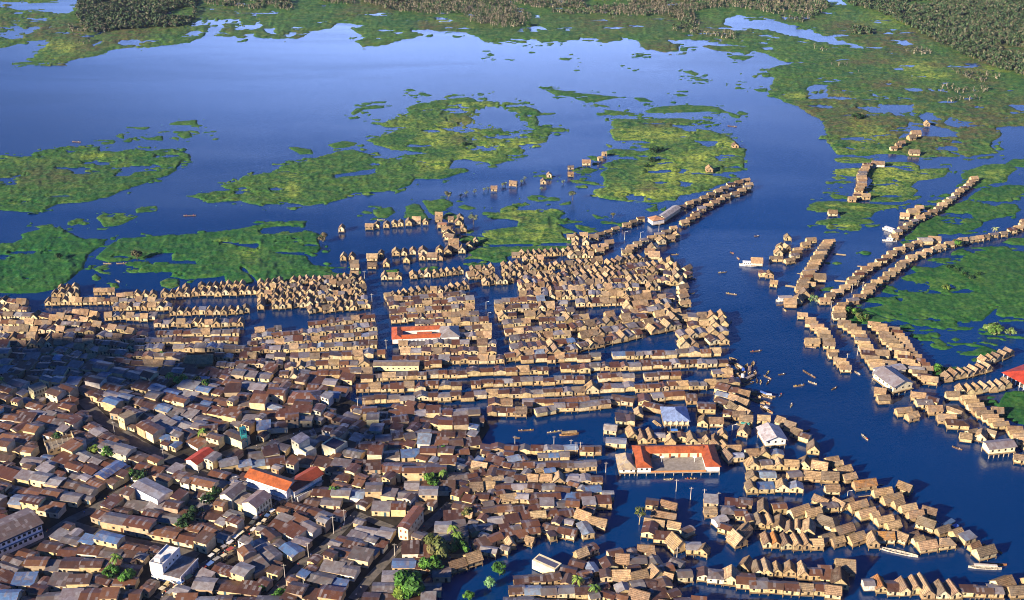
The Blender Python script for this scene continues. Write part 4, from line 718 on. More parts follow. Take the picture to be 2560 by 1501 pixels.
spots('near the lily mats', 6, [(1360,65,'T',7,5,0,E),(1260,85,'T',6,4,0,E),(1120,185,'T',7,5,0,E),(1650,210,'T',7,5,-14,E),(1712,180,'T',9,6,10,E),(1755,150,'T',6,5,0,E),(790,370,'T',5,5,0,'y'),(738,442,'T',6,5,-24,'y'),(780,450,'T',6,5,20,'y'),(722,482,'T',6,5,0,'y'),(705,520,'T',9,4,-4,E),(565,552,'T',8,6,-4,E,{'wc':(.76,.70,.6)}),(655,642,'T',6,5,0,'y'),(610,636,'R',6,4,0,'y'),(690,708,'T',5,4,-20,E),(1025,670,'T',8,6,-4,E),(965,718,'T',5,4,-10,E),(810,855,'T',8,6,-4,E),(870,835,'T',7,6,-24,'y'),(912,790,'T',7,6,0,'y'),(1800,400,'G',10,7,0,E,{'rc':(.48,.45,.42)}),(1870,385,'T',9,6,-10,E),(1120,1235,'T',5,4,0,E),(970,1140,'T',9,5,0,E),(1480,1235,'T',8,5,0,E),(1535,1310,'T',8,5,-8,E)])
spots('in the outlying row on the flooded edge', 5, [(215,283,'T',6,5,0,E),(270,276,'T',4,5,0,'y'),(340,272,'T'),(397,265,'T',4),(443,262,'T',4.4),(503,258,'T',5),(560,246,'T',6.4,6,0,E),(627,250,'T',4,4,0,'y'),(12,300,'T',4.4),(25,512,'T',4.4),(85,507,'T',4.4),(105,555,'T',6,5,0,E),(110,582,'T',6,4,0,E),(105,640,'T',5.5,5,0,E)])
spots('in the loose group on the flooded edge', 5, [(235,515,'T',7.5,5,0,E),(300,488,'T',4),(235,572,'T',6,5,0,E),(340,558,'T',4.6),(408,478,'T',5.6),(467,473,'T',4.8),(533,468,'T',4.6),(605,468,'T',6.6,6),(493,530,'T',5,5,-14),(603,510,'T',4.4),(675,510,'T',7,5.5,0,E),(732,508,'T',4.4),(728,458,'T',5,5,-10),(790,468,'T',5.6),(840,446,'T',6,5,0,E),(893,455,'T',5.2),(950,428,'T',5.2,5.6,-14),(995,390,'T',3.4,3.4)])
spots('in the short waterside row of gables', 5, [(232,655,'T',4.4,6.5),(280,655,'T',4),(325,652,'T',4.4),(377,650,'T',4.8,5,0,E),(427,650,'T',4.8)])
spots('in the line beside the lake inlet', 5, [(725,200,'T',6,4,0,E),(722,232,'T',5,4,0,E),(750,276,'R',7,5,-10,E,{'rc':(.42,.22,.12)}),(780,306,'T',7,4.6,-10,E),(786,338,'T',6,4.6,-10),(806,368,'T',7,5,-24,E),(832,402,'T',7.5,5,0,E),(812,230,'T',4,4,0,E),(880,222,'T',5,5,10),(868,252,'T',5.6,5,0),(905,305,'T',4.4),(825,325,'T',4,3,0)])
def trow(where, pts, **kw):
    a = dict(size=(3.0, 4.5), depth=(4.2, 6.0), ridge='yyyyyx', gap=.7, jrot=9, jy=.9, skip=.06); a.update(kw)
    row(where, a.pop('t', 5), pts, a.pop('mix', TH), **a)
for nm, pp in (('in the western half of the second waterfront row', [(515,642),(740,627),(940,608)]), ('in the middle of the second waterfront row', [(960,606),(1130,588),(1330,568)]), ('in the front gabled row east of the canal', [(940,655),(1130,632),(1340,610)]), ('in the long gabled row below the meadow strip', [(1345,602),(1500,584),(1700,565),(1910,540)]), ('in the second long gabled row', [(1310,655),(1500,640),(1700,615),(1900,590)]),
               ('in the outermost gabled row', [(1330,495),(1500,482),(1700,468),(1870,455)]), ('in the gap row behind the outermost gables', [(1350,535),(1480,525)]), ('in the broken gabled row', [(1640,508),(1780,492),(1870,495)]), ('in the four house row by the canal mouth', [(990,702),(1100,690),(1280,675)]), ('on the raft edge by the chain root', [(1965,562),(2080,540),(2220,520)])):
    trow(nm, pp)
spots('beside the raft chain root', 5, [(1688,362,'T',5,3.6,0,E),(1725,362,'T',5,5),(1722,398,'T',4.6,4),(1800,400,'T',5,5),(1785,352,'T',6,4,10,E),(1860,366,'T',6.5,5,0,E),(1290,495,'T',6,3.6,0,E)])
block('in the upper thatched quarter', 5, [(1320,800),(2330,790),(2340,520),(1310,670)], {'T': 8, 'R': 2.6, 'G': 1.8}, size=(3.5,4.7), depth=(4.8,6.8), ridge='yyyyx', gap=.35, jrot=7, spacing=9.2)
block('in the upper river side', 5, [(2180,680),(2520,700),(2420,510),(2240,530)], {'T': 10, 'R': 1}, size=(4.2,5.5), depth=(5.6,7.2), ridge='y', gap=.3, jrot=10, spacing=10)
block('on the quay of the upper thatched quarter', 6, [(0,850),(75,850),(65,560),(0,600)], {'T': 4, 'R': 2}, size=(5.0,7.6), depth=(4.0,4.8), ridge=E, gap=.3, spacing=8)
block('in the eastern canal quarter', 5, [(1220,1260),(1760,1190),(1480,790),(1050,800)], {'T': 2.6, 'R': 4, 'G': 2.3, 'B': .2}, size=(4.0,6.3), depth=(4.8,6.1), ridge='yxxx', gap=.25, jrot=4, spacing=9.8)
block('in the slanting river rows', 5, [(1760,1180),(2500,1010),(2420,780),(1430,810)], {'T': 4.4, 'R': 3.4, 'G': 1.8, 'B': .2}, size=(4.2,5.9), depth=(5.2,7.2), ridge='yyxx', gap=.25, jrot=5, spacing=10)
block('in the blunt thatched point', 6, [(0,1165),(360,1120),(330,900),(-20,900)], {'T': 6, 'R': 2.4, 'G': 2}, size=(5.0,6.7), depth=(4.8,6.8), ridge='yx', gap=.3, jrot=6, spacing=9.8, ang=None)
block('in the walled canal quarter', 5, [(385,1270),(1190,1270),(980,730),(290,800)], {'T': 2.0, 'R': 4.4, 'G': 2.6, 'B': .25}, size=(3.9,6.0), depth=(4.5,5.6), ridge='yxxx', gap=.3, jrot=3, spacing=9.3)
trow('in the gabled edge row of the walled canal quarter', [(290,810),(420,790),(560,770),(760,755),(960,715)], mix={'T': 1})
block('in the river market rows', 0, [(880,1018),(1845,972),(1800,870),(925,905)], {'R': 6, 'T': 1.3, 'G': 2.4, 'B': .3}, size=(4.2,7.6), depth=(4.5,5.3), ridge='xxxxxy', gap=.2, jrot=2.5, jy=.9, spacing=11.6, skip=.05)
block('in the shaded rows behind the river market', 0, [(700,955),(940,945),(930,880),(740,890)], {'R': 5, 'T': 2.2, 'G': 2.6, 'B': .3}, size=(4.2,6.7), depth=(4.8,6.0), ridge='xxxy', gap=.3, jrot=5, spacing=9)
block('in the west gabled quarter', 0, [(645,795),(925,775),(912,690),(645,705)], {'T': 12, 'G': 1.2, 'R': .6}, size=(3.4,4.2), depth=(4.0,5.3), ridge='yyyyx', gap=.5, jrot=13, jy=1.1, skip=.10, spacing=8.6)
block('in the crowded canal rows', 0, [(590,925),(960,925),(935,785),(650,830)], {'R': 4.6, 'T': 1.6, 'G': 3.2, 'B': .4}, size=(4.0,6.0), depth=(4.5,5.8), ridge='xxxy', gap=.25, jrot=4, spacing=9.2)
block('in the crowded rows below the west basin', 0, [(330,925),(600,930),(600,825),(345,835)], {'R': 4.6, 'T': 1.4, 'G': 3.6, 'B': .4}, size=(4.2,6.4), depth=(4.5,5.8), ridge='xxxy', gap=.25, jrot=4, spacing=9.2)
for nm, t, pp, mx, rg in (('in the waterfront gabled row of the west shore', 4, [(1180,785),(1400,775),(1600,772),(1860,765)], TH, 'y'), ('behind the waterfront gables of the west shore', 4, [(1340,735),(1500,728),(1800,718)], {'T': 5, 'G': 1}, 'y'), ('in the short gabled row of the west shore', 4, [(860,800),(1000,792),(1160,785)], TH, 'yyx'), ('in the eaves row of the west shore', 4, [(330,840),(560,838),(840,830)], {'T': 8, 'R': 1}, 'xxy'),
        ('in the upper west shore cluster', 4, [(380,785),(580,775)], TH, 'y'), ('in the upper west shore group', 4, [(430,745),(580,735)], TH, 'y'), ('in the row before the meadow', 4, [(690,772),(820,765)], TH, 'x'), ('in the inner basin row of gables', 4, [(1245,915),(1450,912),(1670,908),(1820,895)], {'T': 6, 'G': 1}, 'y'), ('in the second inner basin row', 4, [(1130,1003),(1400,1000),(1600,998),(1800,992)], {'T': 4, 'G': 3, 'R': 1}, 'yyx'),
        ('in the basin corner rows', 4, [(880,840),(1010,835),(1220,845)], {'T': 3, 'G': 2}, 'yx'), ('in the second basin corner row', 4, [(830,885),(1000,880),(1230,880)], {'T': 3, 'G': 3}, 'yx'), ('in the third basin corner row', 4, [(770,960),(900,950),(1150,955)], {'T': 4, 'G': 2}, 'yx')):
    row(nm, t, pp, mx, size=(3.4,4.7), depth=(4.0,5.1), ridge=rg, gap=.5, jrot=7, jy=.7, skip=.03)
block('in the far west shore rows', 0, [(-40,880),(235,872),(235,775),(-40,745)], {'T': 5, 'R': 3, 'G': 1.5, 'B': .3}, size=(4.0,5.9), depth=(4.3,5.6), ridge='xxy', gap=.5, jrot=7, spacing=9.2)
block('in the narrow ditch rows', 0, [(130,900),(345,925),(360,830),(180,800)], {'T': 3, 'R': 3.4, 'G': 2.5, 'B': .3}, size=(4.0,5.9), depth=(4.3,5.6), ridge='xxy', gap=.5, jrot=7, spacing=9.6)
# ------------------------------------------------------------------ the town on the bank
TW = {'r': 6, 'g': 3, 'b': .35}
def tb(where, t, quad, **kw):
    a = dict(size=(5.9,10.5), depth=(5.6,7.6), ridge=E, gap=.1, jrot=3, jy=1.2, skip=.05, spacing=9.0, shrink=.84); a.update(kw)
    block(where, t, quad, a.pop('mix', TW), **a)
tb('in the block between the two narrow lower lanes', 8, [(120,1440),(690,1560),(1180,985),(690,900)])
tb('in the block between the market street and the first lane', 0, [(1150/2.7313*1+180,1400),(690,1500),(865,1300),(730,1262)])
tb('in the block between the last lane and the creek trees', 8, [(720,1560),(1180,1560),(1500,960),(1190,980)])
tb('in the block behind the last lane', 8, [(1040,1130),(1300,1160),(1480,880),(1260,900)])
tb('in the block under the cross street', 7, [(-20,1560),(1080,1520),(1330,1200),(340,1060)])
tb('in the block above the cross street', 7, [(540,960),(1260,1110),(1560,900),(800,790)], size=(7,13))
tb('in the block beside the market street', 7, [(1250,1100),(1490,1200),(1740,960),(1560,920)])
tb('in the corner block at the lower market street', 7, [(1190,1560),(1900,1560),(1850,1400),(1560,1210)])
tb('in the block behind the long factory', 7, [(-40,860),(440,930),(760,740),(190,590)])
tb('in the block facing the canal street', 7, [(360,560),(760,720),(900,590),(500,430)])
tb('in the block below the canal street', 7, [(560,700),(1000,800),(1330,650),(900,560)])
tb('in the west block by the concrete frame', 7, [(-20,560),(330,600),(530,400),(-20,280)])
tb('in the block along the canal street', 7, [(500,430),(1060,620),(1180,540),(620,230)])
tb('in the block above the canal street', 7, [(860,300),(1240,540),(1560,440),(1050,210)])
tb('in the north west corner block', 7, [(-20,290),(420,330),(560,160),(-20,-60)])
tb('in the deep shaded block', 7, [(600,160),(1500,400),(1748,100),(560,-120)], mix={'r': 5, 'g': 3, 'b': 1}, gap=.8, jrot=7, skip=.12)
tb('in the block beside the green tower', 8, [(-380,390),(280,340),(640,140),(-200,-30)], jrot=6)
tb('in the block between tower and twin wing school', 8, [(-340,640),(260,560),(560,300),(-160,460)], jrot=6)
tb('in the block around the white terraces', 8, [(260,640),(560,700),(720,400),(300,350)], jrot=6)
tb('in the rusty quarter west of the lagoon', 8, [(820,430),(1400,400),(1640,210),(700,210)], mix={'r': 6, 'g': 2}, size=(5.5,8.5), depth=(6,7.5), jrot=12, spacing=8)
tb('in the shaded quarter west of the lagoon', 8, [(560,560),(1450,520),(1500,400),(640,380)], mix={'r': 6, 'g': 2, 'b': .6}, size=(5.5,9), depth=(6,7.5), jrot=12, gap=.8, spacing=8.4)
tb('in the block below the shaded quarter', 8, [(330,860),(1360,940),(1420,540),(560,560)], size=(6,10.5), jrot=7, mix={'r': 6, 'g': 3, 'b': .5}, gap=.5)
tb('in the block above the first lane', 8, [(240,880),(640,960),(760,760),(400,760)], jrot=4)
tb('in the shaded rows at the west edge', 0, [(-40,965),(600,990),(560,905),(-40,870)], mix={'r': 5, 'g': 3, 'b': .6}, size=(5.5,8), depth=(6,7.5), gap=1.4, jrot=12, skip=.2)
tb('in the rows by the upper ditch', 0, [(560,1000),(870,1010),(860,950),(600,905)], mix={'r': 5, 'g': 3, 'b': .5}, size=(5.5,8), depth=(6,7.5), gap=.6, jrot=8, skip=.05)
block('in the stilt quarter between town and inner creek', 9, [(-150,1010),(430,930),(640,740),(-330,680)], {'R': 6, 'G': 2.6, 'T': 1.6, 'B': .4}, size=(5.0,7.6), depth=(4.8,6.0), ridge=E, gap=.3, jrot=12, jy=1.5, spacing=8.6)
block('in the rusty stilt quarter by the creek trees', 9, [(-250,1160),(200,1050),(300,960),(-200,960)], {'R': 6, 'G': 2, 'T': 1}, size=(5.0,7.6), depth=(4.8,6.0), ridge=E, gap=.3, jrot=12, jy=1.5, spacing=8.6)
block('in the dense stilt quarter by the lower creek', 9, [(600,1480),(1060,1420),(1080,1180),(620,1200)], {'R': 6, 'G': 2, 'T': 2}, size=(5.0,7.6), depth=(4.8,6.4), ridge='xxy', gap=.3, jrot=14, jy=1.5, spacing=8.6)
block('in the rusty rows at the lower edge', 9, [(-60,1560),(560,1600),(470,1260),(60,1340)], {'R': 6, 'G': 1.6, 'B': .8, 'T': .6}, size=(5.0,7.6), depth=(4.8,6.0), ridge=E, gap=.3, jrot=10, spacing=8.6)
block('in the brown roofed rows at the lower edge', 9, [(1000,1560),(1748,1600),(1748,1480),(1080,1400)], {'R': 5, 'B': 1, 'T': 1}, size=(5.0,7.6), depth=(4.8,6.0), ridge=E, gap=.4, jrot=8, spacing=9)
block('in the creek bank rows', 9, [(400,880),(640,860),(720,760),(420,740)], {'R': 3, 'G': 2, 'T': 3}, size=(5.0,7.6), depth=(4.8,6.0), ridge=E, gap=.3, jrot=12, spacing=8.6)
spots('on the creek bank below the lane trees', 8, [(1385,1220,'T',9,5,24,E),(1480,1180,'T',7,5,24,E),(1290,1350,'G',9,7,24,E),(1370,1310,'T',8,6,24,E),(1480,1270,'T',7,7,28,E),(1590,1200,'G',8,5,-14,E,{'rc':(.42,.43,.46)}),(1650,1150,'R',8,6,-20,E),(1600,1370,'R',7,5,-10,E)])
def fill(where, t, poly, angs, mix, sizes, shrink=.86, step=6.0, ridge='xxxy'):
    g = gpoly(t, poly); xs = [p[0] for p in g]; ys = [p[1] for p in g]; out = []
    y = min(ys)
    while y < max(ys):
        x = min(xs)
        while x < max(xs):
            X, Y = x + jit(-2, 2), y + jit(-2, 2)
            if inpoly(X, Y, g):
                for L_, D_ in sizes:
                    a = random.choice(angs) + jit(-4, 4); rg = random.choice(ridge)
                    if rg == 'y' and L_ > D_: L_, D_ = D_, L_
                    h = new_house(pick(mix), X, Y, R(a), L_ * jit(.9, 1.1), D_ * jit(.9, 1.1), rg, where)
                    if free(h, shrink): put(h); out.append(h); break
            x += step * .5
        y += step * .5
    for q, h in enumerate(out): h['n'] = q
TOWNFILL = [(0,[(-40,1520),(-40,900),(130,880),(330,890),(560,920),(800,975),(860,1010),(940,1040),(1020,1020),(1190,1040),(1210,1070),(1180,1110),(1150,1180),(1200,1230),(1150,1300),(1100,1380),(1040,1430),(1000,1520)])]
fill('in the dense fabric of the old town', 0, TOWNFILL[0][1], [-24, -20, -28], {'r': 6, 'g': 3, 'b': .3}, [(12, 6), (9, 5.6), (7, 5), (5, 4.2)])
row('in the low row under the river market', 9, [(-160,178),(60,172),(300,168),(520,150)], {'R': 6, 'G': 2, 'T': 1}, size=(4.6,7.0), depth=(4.6,5.4), ridge='xxxy', gap=.15, jrot=3, skip=.03)
fill('in the stilt fabric by the inner creek', 9, [(-300,1010),(-330,520),(-210,500),(10,520),(300,640),(640,720),(640,860),(430,940),(600,1080),(300,1090),(-100,1180)], [-25, 20, -15], {'R': 6, 'G': 2, 'T': 2, 'B': .3}, [(8, 5.6), (6.5, 5), (5, 4), (3.8,3.4)], step=5)
fill('in the tight fabric at the lower edge', 9, [(-40,1500),(120,1360),(330,1300),(470,1260),(560,1300),(640,1190),(800,1170),(1040,1220),(1080,1400),(1150,1500)], [-25, 20, -15], {'R': 6, 'G': 2, 'T': 1.5, 'B': .5}, [(8, 5.6), (6.5, 5), (5, 4), (3.8,3.4)], step=5)
print('houses', len(HOUSES), {k: sum(h['kind'] == k for h in HOUSES) for k in ('thatched_house', 'tin_roofed_house', 'town_house')})
# ------------------------------------------------------------------ large and singular buildings
def site(t, p0, p1, D, z=0.0):
    (a, b) = T(t, [p0, p1]); A = [float(v) for v in G(*a, z)]; B = [float(v) for v in G(*b, z)]
    rot = math.atan2(B[1] - A[1], B[0] - A[0]); L = math.dist(A, B)
    cx, cy = (A[0] + B[0]) / 2 - math.sin(rot) * D / 2, (A[1] + B[1]) / 2 + math.cos(rot) * D / 2
    return cx, cy, rot, L
def moved(mb, dx=0, dy=0, dz=0, rz=0):
    o = MB(); o.add(mb, Matrix.Translation((dx, dy, dz)) @ Matrix.Rotation(rz, 4, 'Z')); return o
WHITE, CREAM = (.80, .79, .78), (.76, .68, .46)
def wing(root, L, D, z0, wall, pitch, ridge, rc, wc, rm='tile', hip=False, ov=.6, dx=0, dy=0, mono=False, wm='plaster'):
    moved(wall_mb(L, D, z0, z0 + wall, pitch, ridge, wc, hip, mono), dx, dy).build('wall', M[wm], root)
    moved(roof_mb(L, D, z0 + wall, pitch, ov, ridge, rc, 0, .12, hip, .03, mono), dx, dy).build('roof', M[rm], root)
def wins(root, L, z, n, y, w_=.9, h=1.1, c=DARK, name='window', x0=None, x1=None, side=None, cx=0.0):
    x0 = -L / 2 if x0 is None else x0; x1 = L / 2 if x1 is None else x1
    for i in range(n):
        x = x0 + (x1 - x0) * (i + .5) / n; b = MB()
        if side is None: b.box(x - w_ / 2, y - .04, z, x + w_ / 2, y, z + h, c, 0, True)
        else:
            s = side; b.box(min(cx, cx + s * .04), x - w_ / 2, z, max(cx, cx + s * .04), x + w_ / 2, z + h, c, 0, True)
        b.build(name, M['paint'], root)
def piers(root, L, D, z0, nx, ny=2, c=(.5, .45, .38), r=.16, dx=0, dy=0):
    for i in range(nx):
        for j in range(ny):
            b = MB(); b.post(dx - L / 2 + .2 + (L - .4) * i / (nx - 1), dy - D / 2 + .2 + (D - .4) * j / max(1, ny - 1), -1, z0, r, c); b.build('pier', M['wood'], root)
def deck(root, x0, y0, x1, y1, z, c=(.36, .28, .18), th=.25, name='deck', m='wood'):
    b = MB(); b.box(x0, y0, z - th, x1, y1, z - .005, c, 0, True); b.build(name, M[m], root)
def root_of(name, label, t, p0, p1, D, cat='building'):
    x, y, r, L = site(t, p0, p1, D); o = empty(name, (x, y, 0), r); tag(o, label, cat); return o, L
# courtyard school on stilts
o, L = root_of('courtyard_school', 'red roofed courtyard school standing on piers in the creek', 0, (1592, 1192), (1799, 1189), 19)
z0 = 2.2; RC = (.44, .105, .03)
deck(o, -L/2, -9.5, L/2, 9.5, z0, (.30, .27, .25), .5, 'courtyard_deck', 'plaster')
wing(o, 6.4, 18.4, z0, 3.3, R(24), 'y', RC, WHITE, hip=True, ov=.7, dx=-L/2 + 3.4)
wing(o, 6.4, 18.4, z0, 3.3, R(24), 'y', (.40, .09, .03), WHITE, hip=True, ov=.7, dx=L/2 - 3.4)
wing(o, L - 13.6, 5.6, z0, 3.3, R(24), 'x', (.46, .115, .035), CREAM, ov=.9, dy=6.2)
for i in range(6):
    x = -L/2 + 8.4 + (L - 17) * i / 5; b = MB(); b.box(x - .5, 3.3, z0, x + .5, 3.37, z0 + 2.2, (.35, .10, .03), 0, True); b.build('door', M['paint'], o)
b = MB(); b.box(-L/2 + 6.8, -9.5, z0, L/2 - 6.8, -9.35, z0 + .9, (.50, .22, .08), 0, True); b.build('railing', M['paint'], o)
wins(o, 4, z0 + 1.2, 2, -9.2, x0=-L/2 + 1, x1=-L/2 + 6); piers(o, L, 18.6, z0 - .5, 10, 2)
for x in (-7, 9):
    b = MB(); b.post(x, -1, z0, z0 + 3.2, .08, WHITE); b.box(x - .9, -1.1, z0 + 2.6, x + .9, -1.0, z0 + 3.6, WHITE, 0, True); b.build('basket_post', M['paint'], o)
o, L = root_of('pier_hall', 'pale tin hall with steep tan roof beside the courtyard school', 0, (1549, 1191), (1587, 1190), 12)
wing(o, L, 12, 2.0, 2.6, R(38), 'y', (.50, .43, .30), WHITE, 'tin', hip=True, ov=.8); deck(o, -L/2 - .5, -6.8, L/2 + .5, 6.2, 2.0); wins(o, L, 2.6, 2, -6.0); piers(o, L, 12, 1.7, 4)
o, L = root_of('blue_roofed_hall', 'cream hall on stilts under a broad pale blue hipped roof', 0, (1661, 1071), (1719, 1071), 12.5)
wing(o, L, 12.5, 2.2, 3.0, R(24), 'y', (.22, .31, .54), CREAM, 'tile', hip=True, ov=1.1); deck(o, -L/2 - .8, -7.4, L/2 + .8, 6.4, 2.2)
wins(o, L, 3.5, 4, -6.25, 1.6, 1.0, (.20, .06, .03)); piers(o, L, 13, 1.9, 5)
for i in range(5): b = MB(); b.post(-L/2 + L * i / 4, -7.2, 2.2, 5.2, .14, CREAM); b.build('porch_post', M['paint'], o)
o, L = root_of('white_roofed_hall', 'white walled hall with bright tin roof near the river bend', 0, (1912, 1126), (1962, 1122), 12)
wing(o, L, 12, 2.6, 3.2, R(22), 'y', (.62, .61, .66), WHITE, 'tin', ov=.9); deck(o, -L/2 - .4, -6.6, L/2 + .4, 6.2, 2.6); piers(o, L, 12, 2.3, 5)
wins(o, L, 3.9, 3, -6.0)
# twin wing school in the town
o, L = root_of('orange_roofed_school_wing', 'long white two storey school wing with orange tiled roof', 0, (621, 1229), (719, 1262), 7.5)
wing(o, L, 7.5, .5, 8.2, R(26), 'x', (.42, .11, .03), (.76, .76, .82), ov=.9)  # lavender of the shaded light is put into the white wall colour
for f in range(2):
    wins(o, L, 1.8 + f * 3.3, 9, -3.75, 2.0, 1.2, (.30, .33, .42)); b = MB(); b.box(-L/2, -4.6, 3.5 + f * 3.1, L/2, -3.76, 3.7 + f * 3.1, WHITE, 0, True); b.build('gallery', M['plaster'], o)
wins(o, 6, 2.2, 3, 0, .15, 5.0, (.08, .08, .10), 'pilaster', x0=-3, x1=3, side=1, cx=L/2)
o, L = root_of('red_roofed_school_wing', 'two storey school wing with dark red roof and open galleries', 0, (738, 1256), (806, 1215), 7.5)
wing(o, L, 7.5, .5, 6.6, R(26), 'x', (.36, .07, .028), WHITE, ov=.9)
for f in range(2):
    wins(o, L, 1.9 + f * 3.1, 8, -3.75, 2.2, 1.1, (.55, .55, .62)); b = MB(); b.box(-L/2, -5.0, 3.3 + f * 3.0, L/2, -3.76, 3.5 + f * 3.0, (.42, .38, .33), 0, True); b.build('gallery', M['plaster'], o)
o, L = root_of('white_yard_wall', 'white yard wall in front of the twin school wings', 0, (746, 1258), (792, 1232), .4, 'wall')
b = MB(); b.box(-L/2, -.2, .4, L/2, .2, 3.2, WHITE); b.build('wall', M['plaster'], o)
# factory
o, L = root_of('long_factory', 'long grey roofed building with rows of white framed windows', 0, (-70, 1429), (111, 1347), 15)
wing(o, L, 15, .5, 8.0, R(15), 'x', (.155, .13, .135), (.70, .69, .76), 'tin', ov=.8)  # white walls coloured lavender to carry the grazing light
for f in range(2):
    wins(o, L, 2.4 + f * 3.2, 14, -7.5, 1.3, 1.3); b = MB(); b.box(-L/2, -8.2, 4.3 + f * 3.2, L/2, -7.5, 4.5 + f * 3.2, (.30, .27, .30), 0, True); b.build('ledge', M['plaster'], o)
o, L = root_of('orange_shed', 'rust orange roofed shed behind the long factory', 0, (-60, 1330), (30, 1352), 9)
wing(o, L, 9, .5, 4.5, R(14), 'x', (.32, .10, .03), CREAM, 'tile')
# white corner block with annex
o, L = root_of('white_tower_house', 'white three storey house with flat roof above market street', 0, (380, 1449), (412, 1457), 13)
b = MB(); b.box(-L/2, -6.5, .5, L/2, 6.5, 8.6, WHITE); b.build('wall', M['plaster'], o)
for f in range(2): wins(o, L, 3.0 + f * 2.6, 2, -6.5, 1.1, .6, (.45, .45, .40)); wins(o, 12, 3.2 + f * 2.6, 4, 0, .9, .8, DARK, x0=-5.6, x1=5.6, side=1, cx=L/2)
b = MB(); b.box(-L/2, -6.5, 8.6, L/2, -6.2, 9.3, WHITE); b.box(L/2 - .3, -6.2, 8.6, L/2, 6.5, 9.3, WHITE); b.box(-L/2, -6.2, 8.6, -L/2 + .3, 6.5, 9.3, WHITE); b.build('parapet', M['plaster'], o)
b = MB(); b.box(-1.8, -5.0, 8.6, 1.2, -2.2, 10.6, WHITE); b.build('water_tank', M['plaster'], o)
b = MB(); b.box(L/2 + .01, -6.4, .5, L/2 + 8, 6.4, 4.4, (.66, .64, .62)); b.build('annex_wall', M['plaster'], o)
b = MB(); b.box(L/2 + .01, -6.8, 4.4, L/2 + 8.6, 6.8, 4.6, (.20, .18, .19), 0, True); b.build('annex_roof', M['tin'], o)
b = MB(); b.box(L/2 + 8.4, -6.8, 4.6, L/2 + 8.6, 6.8, 5.4, WHITE); b.build('railing', M['plaster'], o)
for j in range(4): b = MB(); b.post(L/2 + 8.3, -6.4 + 4.2 * j, .5, 4.4, .2, WHITE); b.build('column', M['plaster'], o)
o, L = root_of('white_long_shed', 'long white walled shed with patched blue and grey roof', 0, (330, 1243), (398, 1278), 9)
wing(o, L, 9, .5, 5.4, R(11), 'x', (.30, .33, .42), WHITE, 'tin', ov=.15)
b = MB(); b.box(-L/2 - .12, -4.72, .5, L/2 + .1, -4.5, 6.3, WHITE); b.build('parapet', M['plaster'], o)
o, L = root_of('blue_roofed_shed', 'brick shed under a bright blue tin roof', 0, (246, 1208), (262, 1214), 13)
wing(o, 6.5, 13, .5, 4.0, R(16), 'y', (.07, .15, .40), (.42, .26, .12), 'tin')
o, L = root_of('cream_gabled_hall', 'tall cream gabled hall with plain end wall and grey roof', 0, (553, 1268), (582, 1278), 10.5)
wing(o, L, 10.5, .5, 6.4, R(24), 'y', (.20, .185, .20), (.80, .76, .58), 'tin', ov=.3)
o, L = root_of('striped_gabled_hall', 'cream gabled hall with ribbed mauve roof and arched side windows', 0, (609, 1290), (644, 1303), 10.5)
wing(o, L, 10.5, .5, 6.8, R(24), 'y', (.26, .21, .24), (.80, .76, .56), 'tin', ov=.35)
for f in range(2): wins(o, 10, 1.8 + f * 2.9, 5, 0, .8, 1.7, (.10, .07, .04), x0=-5, x1=5, side=1, cx=L/2)
o, L = root_of('linking_hall', 'low hall joining the two cream gabled halls', 0, (585, 1274), (608, 1284), 8)
wing(o, L, 8, .5, 4.4, R(10), 'x', (.36, .31, .26), (.70, .55, .30), 'tin')
# green tower
o, L = root_of('green_tower', 'slim teal green lattice tower rising over the street', 0, (606, 1122), (621, 1119), 2.9, 'tower')
TEAL = (.06, .42, .36)
for sx in (-1, 1):
    for sy in (-1, 1): b = MB(); b.post(sx * 1.3, sy * 1.3, .5, 11, .17, TEAL); b.build('post', M['paint'], o)
for k_, zz in enumerate((3.4, 5.8, 8.2, 10.8)): b = MB(); b.box(-1.45, -1.45, zz, 1.45, 1.45, zz + .22, TEAL, 0, True); b.build('platform', M['paint'], o)
b = MB(); b.box(-1.25, -1.25, .5, .2, 1.25, 3.4, (.55, .70, .66)); b.build('base_wall', M['plaster'], o)
b = MB(); b.box(-1.35, -1.3, 8.4, -.2, 1.3, 10.8, (.05, .50, .40)); b.build('tank', M['paint'], o)
o, L = root_of('long_cream_house', 'long cream house with dark roof beside the green tower', 0, (560, 1108), (606, 1126), 6)
wing(o, L, 6, .5, 4.6, R(13), 'x', (.075, .065, .06), (.80, .70, .42), 'tin', ov=.2)
o, L = root_of('rounded_corner_house', 'cream two storey corner house with arched windows and rust roof', 0, (997, 1352), (1021, 1358), 16)
wing(o, L, 16, .5, 7.2, R(14), 'y', (.22, .085, .035), (.80, .72, .48), 'tin', ov=.5)
for f in range(2): wins(o, L, 1.8 + f * 3.2, 2, -8, .8, 1.2, (.25, .08, .03)); wins(o, 15, 1.8 + f * 3.2, 5, 0, .9, 1.2, (.2, .09, .04), x0=-7.6, x1=7.6, side=1, cx=L/2)
o, L = root_of('unfinished_house', 'roofless brick house with bare concrete columns', 0, (122, 1143), (193, 1124), 9)
b = MB(); b.box(-L/2, -4.5, .5, L/2, -4.25, 4.0, (.50, .36, .20)); b.box(-L/2, 4.25, .5, L/2, 4.5, 4.6, (.46, .34, .2)); b.box(L/2 - .25, -4.25, .5, L/2, 4.25, 5.4, (.55, .42, .25)); b.box(-L/2, -4.25, .5, -L/2 + .25, 4.25, 3.6, (.55, .42, .25)); b.build('wall', M['plaster'], o)
b = MB(); b.box(-L/2 + .25, -4.25, .5, L/2 - .25, 4.25, 3.0, (.26, .22, .18)); b.build('floor_slab', M['plaster'], o)
for i in range(6):
    for y in (-4.4, 0, 4.4): b = MB(); b.post(-L/2 + .2 + (L - .4) * i / 5, y, 3, 5.6 + jit(-.4, .6), .17, (.66, .58, .44)); b.build('column', M['plaster'], o)
